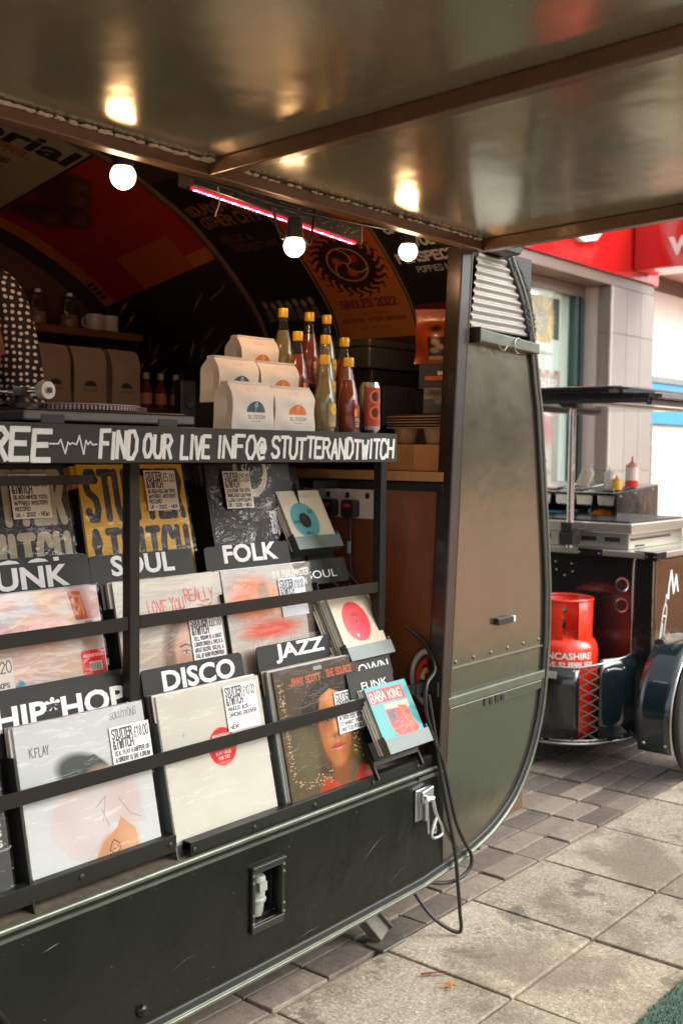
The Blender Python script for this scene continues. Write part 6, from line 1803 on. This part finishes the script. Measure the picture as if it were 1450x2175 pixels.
def loaf(u, v):
    a = math.pi * v
    r = .048 * (math.sin(math.pi * min(max(u, .03), .97)) ** .5) * (1 + .06 * math.sin(14 * u + 5 * v))
    return (2.68 - r * math.cos(a), .93 - .165 * u, 1.064 + 1.05 * r * math.sin(a))


tag(B().sheet(loaf, 16, 10).build('bread_pack', art_mat('orange film print', A.a, .2, .5, (40, .004)), None, smooth=70, recalc=False, loc=(2.68, .85, 1.063)), 'orange plastic wrapped bread pack on the cabinet shelf', 'bread')
# pole, clamps and canopy
pole = B().tube([(2.12, .735, .955), (2.12, .735, 1.625)], .0165, 16).build('pole', steel, trk, smooth=50)
b = B(); b.box((2.085, .70, .97), (2.155, .775, 1.03)); b.box((2.09, .71, 1.031), (2.15, .77, 1.075)); b.box((2.06, .66, 1.045), (2.12, .69, 1.052)); b.build('clamp', black_plastic, pole, bevel=.003)
b = B().prism([(.66, 1.668), (.83, 1.668), (.825, 1.650), (.775, 1.615), (.70, 1.605), (.695, 1.64)], .012, YZ(2.085)); b.build('bracket', black_plastic, pole, bevel=.002)
cp = B().prism(rrect(2.06, .30, 3.55, 1.36, .06), .028, XY(1.645)).build('canopy', gloss_black, trk, bevel=.006, seg=2)
B().prism(rrect(2.00, .42, 3.45, 1.25, .09), .014, XY(1.688)).build('canopy_lid', gloss_black, cp, bevel=.005, seg=2)
b = B(); b.box((2.15, .5, 1.6735), (3.2, .52, 1.687)); b.box((2.15, 1.1, 1.6735), (3.2, 1.12, 1.687)); b.build('canopy_spacer', alu, cp)
b = B(); b.box((2.09, .335, 1.620), (3.50, .360, 1.6445)); b.box((2.09, 1.27, 1.622), (3.50, 1.29, 1.6445)); b.box((2.065, .34, 1.628), (2.085, 1.32, 1.6445)); b.build('canopy_frame', black_paint, cp, bevel=.002)
B().tube([(2.16, .66, 1.632), (3.3, .62, 1.632)], .009, 10).build('tube_light', mat('pale tube', (.7, .72, .7), .3), cp, smooth=60)
B().tube([(3.42, .42, .955), (3.42, .42, 1.645)], .0165, 12).build('pole', steel, trk, smooth=50)
b = B(); b.box((3.0, .40, 1.15), (3.03, .42, 1.25)); b.build('tap', black_plastic, trk)
B().box((2.92, .37, .9555), (3.05, .46, 1.06)).build('gas_regulator', black_plastic, trk, bevel=.01)
# mudguard, wheel
WC = Vector((2.12, .085, .285))
def arc_pts(r, a0, a1, y, n=18): return [(WC.x + r * math.cos(R(a0 + (a1 - a0) * k / n)), y, WC.z + r * math.sin(R(a0 + (a1 - a0) * k / n))) for k in range(n + 1)]
b = B()
vs = [];
inn = arc_pts(.315, 62, 200, 0, 20); 
outl = [(p[0], p[2]) for p in inn]
b.prism(outl + [(1.80, .115), (1.905, .10)][::1], .0, XZ(.0)) if False else None
def gsheet(u, v):
    p = arc_pts(.325, 40 + 165 * u, 41, 0, 1)[0]
    return (p[0], .085 + .15 * v, p[2])
gd = B().sheet(gsheet, 26, 4).build('mudguard', blue_black, trk, smooth=60, recalc=False)
sol = gd.modifiers.new('thickness', 'SOLIDIFY'); sol.thickness = .004
side = [(p[0], p[2]) for p in arc_pts(.327, 40, 205, 0, 24)] + [(p[0], p[2]) for p in arc_pts(.262, 40, 205, 0, 24)][::-1]
B().prism(side, .003, XZ(.231)).build('guard_cheek', blue_black, gd)
B().tube(arc_pts(.327, 40, 205, .084, 26), .0045, 6).build('guard_edge', steel, gd, smooth=60)
b = B()
for y in (.11, .205): b.lathe([(.008, 0), (.006, .004), (0, .005)], tuple(Vector(arc_pts(.328, 198, 199, y, 1)[0])), 10, (-1, 0, -.3))
b.build('bolt_heads', steel, gd)
ribbon_b = B(); q0 = lambda u, v, d: (WC.x + (.3275 + d) * math.cos(R(150 - v * 300)), .12 + u, WC.z + (.3275 + d) * math.sin(R(150 - v * 300)))
ribbon(ribbon_b, [[(0, .0), (.0, .06), (.03, .10), (.06, .06), (.06, 0), (0, 0)], [(.03, .10), (.03, .13)]], .005, q0); ribbon_b.build('painted_bottle', mat('faded pale paint', (.3, .34, .35), .5), gd)
whl = thing('tricycle_wheel', '', 'wheel') if False else None
tyre = B().lathe([(.235, -.014), (.262, -.022), (.278, -.016), (.283, -.006), (.2805, -.004), (.2845, 0), (.2805, .004), (.283, .006), (.278, .016), (.262, .022), (.235, .014)], WC, 48, (0, 1, 0)).build('wheel', rubber, trk, smooth=40)
B().lathe([(.234, -.013), (.222, -.010), (.218, 0), (.222, .010), (.234, .013), (.237, 0), (.234, -.013)], WC, 40, (0, 1, 0)).build('rim', black_paint, tyre, smooth=40)
b = B()
for k in range(28):
    a = 2 * math.pi * k / 28; a2 = a + (.35 if k % 2 else -.35); yo = .022 if k % 4 < 2 else -.022
    b.tube([WC + Vector((.022 * math.cos(a2), yo, .022 * math.sin(a2))), WC + Vector((.22 * math.cos(a), 0, .22 * math.sin(a)))], .0014, 5)
o = b.build('spoke', steel, tyre); o['kind'] = 'stuff'
B().lathe([(.0, -.05), (.012, -.05), (.012, -.028), (.024, -.026), (.024, .026), (.012, .028), (.012, .16), (0, .16)], WC, 16, (0, 1, 0)).build('hub', steel, tyre, smooth=40)
# the tricycle's other supports out of sight
B().lathe([(.235, -.014), (.262, -.022), (.2845, 0), (.262, .022), (.235, .014)], (2.12, 1.66, .285), 40, (0, 1, 0)).build('wheel', rubber, trk, smooth=40)
B().lathe([(.235, -.014), (.262, -.022), (.2845, 0), (.262, .022), (.235, .014)], (4.1, .9, .285), 40, (0, 1, 0)).build('wheel', rubber, trk, smooth=40)
B().bar((3.4, .9, .25), (4.1, .9, .285), .05, .05).build('rear_frame', black_paint, trk)
# gas bottle shelf with its guard
cage = B().prism([(X0, .40), (1.98, .43), (1.86, .50), (1.78, .62), (1.76, .78), (1.78, .95), (X0, 1.05)], .012, XY(.100)).build('bottle_shelf', black_paint, trk, bevel=.002)
gp = spline([(X0 - .002, .40, 0), (1.99, .425, 0), (1.87, .49, 0), (1.785, .61, 0), (1.762, .78, 0), (1.785, .95, 0)], 6)


def guard(i0, i1, z0, z1, nm, m):
    n_ = i1 - i0
    b_ = B().sheet(lambda u, v: (gp[i0 + int(round(u * n_))].x, gp[i0 + int(round(u * n_))].y, z0 + v * (z1 - z0)), n_, 4)
    o_ = b_.build(nm, m, cage, smooth=60, recalc=False)
    s_ = o_.modifiers.new('thickness', 'SOLIDIFY'); s_.thickness = .003
    return o_


guard(0, 10, .113, .49, 'guard_sheet', blue_black)
guard(14, 30, .113, .45, 'guard_sheet', gloss_black)
b = B().tube([(p.x, p.y, .50 - .045 * min(1, i / 14)) for i, p in enumerate(gp)], .005, 8); b.tube([(p.x, p.y, .113) for p in gp], .006, 8); b.tube([(p.x, p.y, .128) for p in gp[8:20]], .004, 8)
b.build('guard_rim', steel, cage, smooth=60)
b = B()
A_, C_ = gp[10], gp[14]
for k in range(7):
    z = .13 + k * .047
    b.tube([(A_.x, A_.y, z), ((A_.x + C_.x) / 2 - .01, (A_.y + C_.y) / 2, z + .028), (C_.x, C_.y, z + .047)], .0028, 6)
    b.tube([(C_.x, C_.y, z), ((A_.x + C_.x) / 2 - .01, (A_.y + C_.y) / 2, z + .022), (A_.x, A_.y, z + .047)], .0028, 6)
b.build('elastic_lacing', mat('grey brown elastic', (.14, .12, .10), .7), cage, smooth=60)
b = B()
for i in (1, 4, 8, 15, 20, 25): b.lathe([(.006, 0), (.005, .003), (0, .004)], (gp[i].x - .004, gp[i].y, .128), 8, (-1, 0, 0)); b.lathe([(.006, 0), (.005, .003), (0, .004)], (gp[i].x - .004, gp[i].y, .44), 8, (-1, 0, 0))
b.build('bolt_heads', steel, cage)
B().box((1.7665, .60, .405), (1.7685, .675, .437)).build('sticker', art_mat('red white sticker print', (lambda a: (a.rect(.3, 0, .7, 1, (.6, .04, .04)), a)[1])(Art(64, 32, (.7, .7, .68))).a, .4), cage)
lpg_red = mat('orange red enamel', (.70, .028, .005), .33, 0, coat=.3, var=[(8, .4, (.58, .03, .01)), (50, .3, (.60, .06, .03))], bump=[(30, .0012), (6, .003)], flecks=[(40, .05, (.25, .06, .04))], rough_var=(10, .12))
lp = thing('gas_cylinder', 'bright red gas cylinder held on the tricycle shelf', 'gas cylinder', (1.95, .665, .115))
cyl = B().lathe([(0, .0), (.12, .0), (.13, .01), (.152, .04), (.156, .06), (.156, .385), (.153, .415), (.140, .445), (.10, .468), (.05, .478), (0, .48)], (1.95, .665, .113), 36).build('cylinder_body', lpg_red, lp, smooth=40)
b = B()
vs, fs = [], []
n = 48
gap0, gap1 = 205, 238
angs = [gap1 + (360 - (gap1 - gap0)) * k / n for k in range(n + 1)]
for ad in angs:
    a = R(ad)
    for (r, z) in ((.128, .446), (.130, .622), (.126, .628), (.122, .622), (.120, .446)): vs.append((1.95 + r * math.cos(a), .665 + r * math.sin(a), .113 + z))
for k in range(n):
    for q in range(5): fs.append((5 * k + q, 5 * k + (q + 1) % 5, 5 * k + 5 + (q + 1) % 5, 5 * k + 5 + q))
b.add(vs, fs)
b.build('collar', lpg_red, lp, smooth=40)
B().tube([(1.95 + .1265 * math.cos(a), .665 + .1265 * math.sin(a), .741) for a in [R(q) for q in range(0, 361, 12)]], .008, 8).build('collar_rim', lpg_red, lp, smooth=60)
b = B().lathe([(.018, .47), (.018, .52), (.012, .53), (.012, .57)], (1.93, .665, .113), 14); b.build('valve', mat('dull brass', (.35, .24, .1), .35, .8), lp, smooth=40)
B().lathe([(.02, .0), (.026, .006), (.026, .018), (.015, .022), (0, .022)], (1.93, .665, .68), 14).build('valve_wheel', alu, lp, smooth=40)
B().lathe([(.016, 0), (.022, .01), (.022, .035), (.010, .045)], (1.93, .665, .63), 14, (-.9, -.3, -.15)).build('hose_nut', black_plastic, lp, smooth=40)
# lettering wrapped round the drum
def wrap(u, v, d):
    a = R(210) + (u - .5) * 2.0
    return (1.95 + (.1565 + d) * math.cos(a), .665 + (.1565 + d) * math.sin(a), v)
fit_text('LANCASHIRE', .08, .92, .030, lambda u, v, d: wrap(u, .485 + v, d), white_letter, 'lettering', cyl, .02, .0006)
fit_text('GAS SUPPLIES', .12, .96, .026, lambda u, v, d: wrap(u, .447 + v, d), white_letter, 'lettering', cyl, .02, .0006)

# ------------------------------------------------------------------ the shop behind
sign_red = mat('gloss red fascia', (.56, .010, .010), .12, 0, coat=.4, var=[(3, .2, (.48, .008, .008))], bump=[(1.5, .002)])
tile_m = mat('grey stone tile', (.27, .25, .23), .45, 0, var=[(1.6, .5, (.22, .20, .18)), (40, .25, (.31, .29, .27))], rnd=.05)
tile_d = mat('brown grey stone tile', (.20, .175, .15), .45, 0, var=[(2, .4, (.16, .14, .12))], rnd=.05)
grout = mat('pale joint', (.55, .52, .48), .8)
shop = thing('shop_front', 'shop front with a red fascia and tall glass windows', 'shop', (6, 3.2, 0))
trim_b = mat('brown grey soffit', (.20, .165, .14), .35, .2, var=[(3, .4, (.15, .12, .10))])
B().box((1.5, 2.72, 2.995), (7.55, 3.6, 4.6)).build('fascia_core', trim_b, shop)
for k, (x0, x1) in enumerate(((1.5, 4.2), (4.206, 7.10), (7.106, 7.53))): B().box((x0, 2.70, 3.0), (x1, 2.7195, 4.6)).build('fascia_panel', sign_red, shop, bevel=.002)
B().box((1.5, 2.73, 2.90), (7.50, 3.10, 2.994)).build('soffit', trim_b, shop, bevel=.004)
B().box((1.5, 2.98, 2.80), (6.60, 3.08, 2.899)).build('shutter_box', mat('brown grey trim', (.26, .235, .205), .4, .2), shop, bevel=.006)
# letters of the fascia sign (only a foot of one shows) and the projecting sign
lt = fit_text('wilko', 2.6, 6.35, 1.05, lambda u, v, d: (u, 2.68 - d, 3.17 + v), white_letter, 'fascia_letters', shop, .02, .03)
B().box((6.95, 1.55, 3.07), (7.35, 2.69, 3.62)).build('projecting_sign', sign_red, shop, bevel=.012, seg=2)
ps = [o for o in bpy.data.objects if o.name == 'projecting_sign'][0]
fit_text('wilko', -2.36, -1.62, .24, lambda u, v, d: (6.948 - d, -u, 3.17 + v), mat('clean white letters', (.8, .8, .8), .4), 'lettering', ps, .02, .008)
# tiled pillar
pil = thing('tiled_pillar', 'grey tiled pillar between the shop windows', 'pillar', (7.0, 2.9, 0))
B().box((6.585, 2.725, 0), (7.47, 3.4, 2.895)).build('pillar_core', grout, pil)
zs = [0, .62, 1.24, 1.86, 2.48, 2.895]
xs_ = [6.585, 6.885, 7.18, 7.475]
for z0, z1 in zip(zs[:-1], zs[1:]):
    for x0, x1 in zip(xs_[:-1], xs_[1:]):
        B().box((x0 + .0025, 2.712, z0 + .0025), (x1 - .0025, 2.7245, z1 - .0025)).build('tile', tile_m, pil, bevel=.001)
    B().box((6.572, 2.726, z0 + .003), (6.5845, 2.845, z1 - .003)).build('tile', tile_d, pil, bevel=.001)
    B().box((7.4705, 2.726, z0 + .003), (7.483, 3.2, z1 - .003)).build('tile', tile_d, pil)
b = B(); b.box((6.568, 2.708, 0), (6.584, 2.7255, 2.894)); b.build('corner_strip', mat('pale metal edge', (.62, .60, .55), .3, .4), pil)
# window: dark green frame, glass, posters behind it
frame_g = mat('dark green frame', (.045, .10, .085), .35, .2)
b = B(); b.box((6.40, 2.97, 0), (6.57, 3.05, 2.80)); b.build('window_frame', frame_g, shop, bevel=.006)
B().box((6.455, 2.955, 0), (6.475, 2.9695, 2.80)).build('frame_bead', black_plastic, shop)
b = B(); b.box((1.5, 2.97, 0), (6.40, 3.05, .18)); b.build('window_sill', frame_g, shop, bevel=.006)
gl_m = glass_mat('shop window glass', (.88, .93, .92), .0, 1.45)
B().box((1.5, 3.0, .18), (6.40, 3.008, 2.80)).build('window_pane', gl_m, shop)
B().box((6.25, 3.04, .0), (6.40, 3.10, 2.80)).build('inner_frame', mat('pale grey green frame', (.66, .69, .66), .4), shop)
B().box((1.4, 4.5, 0), (7.5, 4.55, 2.98)).build('shop_back_wall', mat('cream shop wall', (.62, .60, .54), .7, 0, var=[(1.5, .4, (.5, .47, .42))]), shop)
B().box((1.4, 3.06, 2.86), (7.5, 4.5, 2.895)).build('shop_ceiling', mat('cream shop ceiling', (.6, .57, .5), .7), shop)
for x in (5.0, 5.9): B().box((x, 3.4, 2.835), (x + .55, 4.2, 2.859)).build('unseen_fill_panel', mat('added glow panel', (.9, .9, .88), .4, emit=((1, .97, .9), 6.0)), shop)  # unseen glowing panels, added to brighten the shop window
# posters in the window
A = Art(256, 256, (.62, .60, .56)); A.rect(0, 0, 1, .5, (.08, .09, .09)); A.rect(.0, .5, 1, 1, (.74, .74, .72))
for k in range(34):
    a = 2 * math.pi * k / 34; r_ = .30 + .05 * random.random()
    A.ell(.42 + r_ * math.cos(a), .30 + r_ * .8 * math.sin(a), .13, .035, random.choice([(.66, .36, .06), (.74, .45, .10), (.52, .26, .05)]), .01, a)
A.ell(.42, .30, .22, .17, (.36, .25, .13), .02)
for k in range(160): A.ell(.42 + random.gauss(0, .1), .30 + random.gauss(0, .075), .012, .01, random.choice([(.22, .14, .07), (.52, .40, .22), (.62, .5, .32)]), .004)
A.rect(0, .56, 1, 1, (.76, .76, .74)); A.rect(.0, .66, .8, .70, (.5, .45, .4))
fl = art_mat('sunflower print', A.a, .5, raw=True)
tag(B().sheet(lambda u, v: (5.62 + .58 * u, 3.03, 2.03 + .72 * v), 1, 1).build('window_poster', fl, None, recalc=False, loc=(5.8, 3.01, 2.4)), 'sunflower picture high in the shop window', 'poster')
A = Art(256, 256, (.58, .36, .36)); W = (.78, .75, .73)
A.text('FRESHEN UP', .05, .42, .86, .22, .035, W, .3, .05); A.text('YOUR FENCES!', .05, .76, .86, .24, .035, W, .3, .05)
for k in range(9): A.poly([(.06 + .1 * k, 0), (.16 + .1 * k, 0), (.11 + .1 * k, .12)], random.choice([(.60, .22, .07), (.74, .70, .66), (.5, .14, .05)]))
A.ell(.6, 1.04, .26, .12, W, .01); A.ell(.6, 1.06, .2, .1, (.6, .25, .12), .01)
tag(B().sheet(lambda u, v: (5.45 + .79 * u, 3.0095 + .02, 1.72 + .40 * v), 1, 1).build('window_poster', art_mat('pink fence print', A.a, .5, raw=True), None, recalc=False, loc=(5.7, 3.03, 1.9)), 'pink poster with white capitals about fences in the shop window', 'poster')
A = Art(192, 384, (.62, .46, .46))
A.ell(.5, .12, .5, .16, (.55, .10, .12), .1); A.ell(.55, .15, .17, .11, (.52, .34, .26), .03); A.ell(.55, .20, .15, .07, (.16, .12, .14), .03); A.ell(.5, .42, .36, .2, (.62, .66, .70), .04); A.poly([(.12, .3), (.3, .25), (.35, .55), (.15, .6)], (.60, .64, .68)); A.line([(.5, .56), (.82, .44)], .09, (.55, .16, .08)); A.poly([(.2, .55), (.9, .55), (.82, .95), (.28, .95)], (.48, .52, .45)); A.ell(.55, .55, .35, .035, (.18, .2, .14), .02); A.ell(.62, .74, .16, .08, (.16, .11, .08), .02); A.line([(.62, .70), (.62, .78)], .02, (.6, .6, .55)); A.line([(.54, .74), (.70, .74)], .02, (.6, .6, .55)); A.rect(0, .95, 1, 1, (.62, .40, .08))
tag(B().sheet(lambda u, v: (5.52 + .60 * u, 3.0095 + .02, .82 + .90 * v), 1, 1).build('window_poster', art_mat('painter print', A.a, .5, raw=True), None, recalc=False, loc=(5.7, 3.03, 1.3)), 'poster of a bearded person in white with a paint bucket', 'poster')
# next shop to the right, recessed, pale with a blue band
nx = thing('white_shop', 'white fronted shop with a blue band beyond the pillar', 'shop', (10, 4, 0))
white_w = mat('white painted front', (.80, .79, .76), .6, 0, var=[(1.5, .25, (.72, .70, .66))])
B().box((7.5, 3.52, 2.28), (14, 4.2, 3.24)).build('upper_front', white_w, nx)
B().box((7.5, 3.50, 3.245), (14, 4.2, 3.40)).build('dark_trim', mat('brown trim', (.14, .085, .06), .5), nx)
B().box((7.5, 3.49, 1.74), (14, 4.2, 2.20)).build('blue_band', mat('bright blue band', (.03, .30, .62), .4), nx)
B().box((7.5, 3.47, 2.205), (14, 4.2, 2.275)).build('band_trim', alu, nx)
B().box((7.5, 3.54, 0), (14, 4.2, 1.735)).build('lower_front', mat('cream lower front', (.68, .62, .52), .6, 0, var=[(1.2, .4, (.6, .5, .4))]), nx)
B().box((7.5, 2.72, 3.41), (14, 4.2, 3.60)).build('canopy_soffit', mat('soffit tinted by reflected red', (.62, .42, .40), .5), nx)  # pink is the red reflected onto the soffit, put into its colour
B().box((7.5, 2.70, 3.605), (14, 4.2, 4.8)).build('red_fascia', sign_red, nx)
for x in (9.2, 10.9, 12.6): B().box((x, 3.48, .0), (x + .06, 3.5395, 1.735)).build('mullion', alu, nx)

pot = thing('planter', 'terracotta street planter with a bushy green plant, right of the tricycle', 'planter', (6.2, -1.25, 0))
B().lathe([(0, 0), (.34, 0), (.46, .52), (.50, .52), (.50, .60), (.45, .60), (.43, .54), (0, .54)], (6.2, -1.25, 0), 28).build('pot', mat('terracotta', (.42, .15, .06), .7, var=[(6, .4, (.32, .11, .05))]), pot, smooth=40)
b = B()
for k in range(1500):
    a, r_, z_ = random.uniform(0, 6.28), .55 * random.random() ** .5, random.uniform(.56, 1.15)
    r_ *= math.sqrt(max(0, 1 - ((z_ - .75) / .45) ** 2)) if z_ > .75 else 1
    c = Vector((6.2 + r_ * math.cos(a), -1.25 + r_ * math.sin(a), z_)); d1 = Vector((random.gauss(0, 1), random.gauss(0, 1), random.gauss(0, 1))).normalized(); d2 = d1.orthogonal().normalized()
    b.add([c - d1 * .05, c + d2 * .022, c + d1 * .05, c - d2 * .022], [(0, 1, 2, 3)])
o = b.build('foliage', mat('leaf green', (.07, .13, .03), .5, var=[(5, .6, (.04, .08, .02))]), pot, recalc=False); o['kind'] = 'stuff'

# ------------------------------------------------------------------ the street outside the picture, seen only in reflections
brick_wall = bpy.data.materials.new('orange brown brickwork'); brick_wall.use_nodes = True
N, L = brick_wall.node_tree.nodes, brick_wall.node_tree.links
tc = N.new('ShaderNodeTexCoord'); mp = N.new('ShaderNodeMapping'); mp.inputs['Rotation'].default_value = (R(90), 0, 0); bt = N.new('ShaderNodeTexBrick')
bt.inputs['Scale'].default_value = 1; bt.inputs['Brick Width'].default_value = .225; bt.inputs['Row Height'].default_value = .075; bt.inputs['Mortar Size'].default_value = .006
bt.inputs['Color1'].default_value = (.42, .17, .09, 1); bt.inputs['Color2'].default_value = (.34, .13, .075, 1); bt.inputs['Mortar'].default_value = (.4, .34, .27, 1)
L.new(tc.outputs['Object'], mp.inputs[0]); L.new(mp.outputs[0], bt.inputs['Vector']); L.new(bt.outputs[0], N['Principled BSDF'].inputs['Base Color']); N['Principled BSDF'].inputs['Roughness'].default_value = .85
wg = mat('dark window glass', (.03, .035, .04), .08, 0, coat=.5)
for i, (x0, x1, hgt, m, lab) in enumerate(((-18, -2, 7.5, white_w, 'pale rendered shop building across the street'), (-1.9, 17, 8.2, brick_wall, 'orange brown brick building across the street, opposite the van'), (17.1, 34, 7.0, brick_wall, 'long red brick building across the street on the right'), (34.1, 58, 8.0, white_w, 'tall pale building at the far end across the street'))):
    bd = thing('street_building', lab, 'building', ((x0 + x1) / 2, -27, 0), 'buildings across the street')
    B().box((x0, -34, 0), (x1, -26, hgt)).build('wall', m, bd)
    x = x0 + .8
    while x < x1 - 2:
        B().box((x, -25.999, .5), (x + 1.9, -25.95, 2.7)).build('shop_window', wg, bd)
        B().box((x + .2, -25.999, 4.2), (x + 1.3, -25.95, 5.9)).build('window', wg, bd)
        x += 2.7
    B().box((x0 + .2, -25.995, 2.95), (x1 - .2, -25.9, 3.6)).build('fascia', (sign_red, frame_g, alu, frame_g)[i], bd)
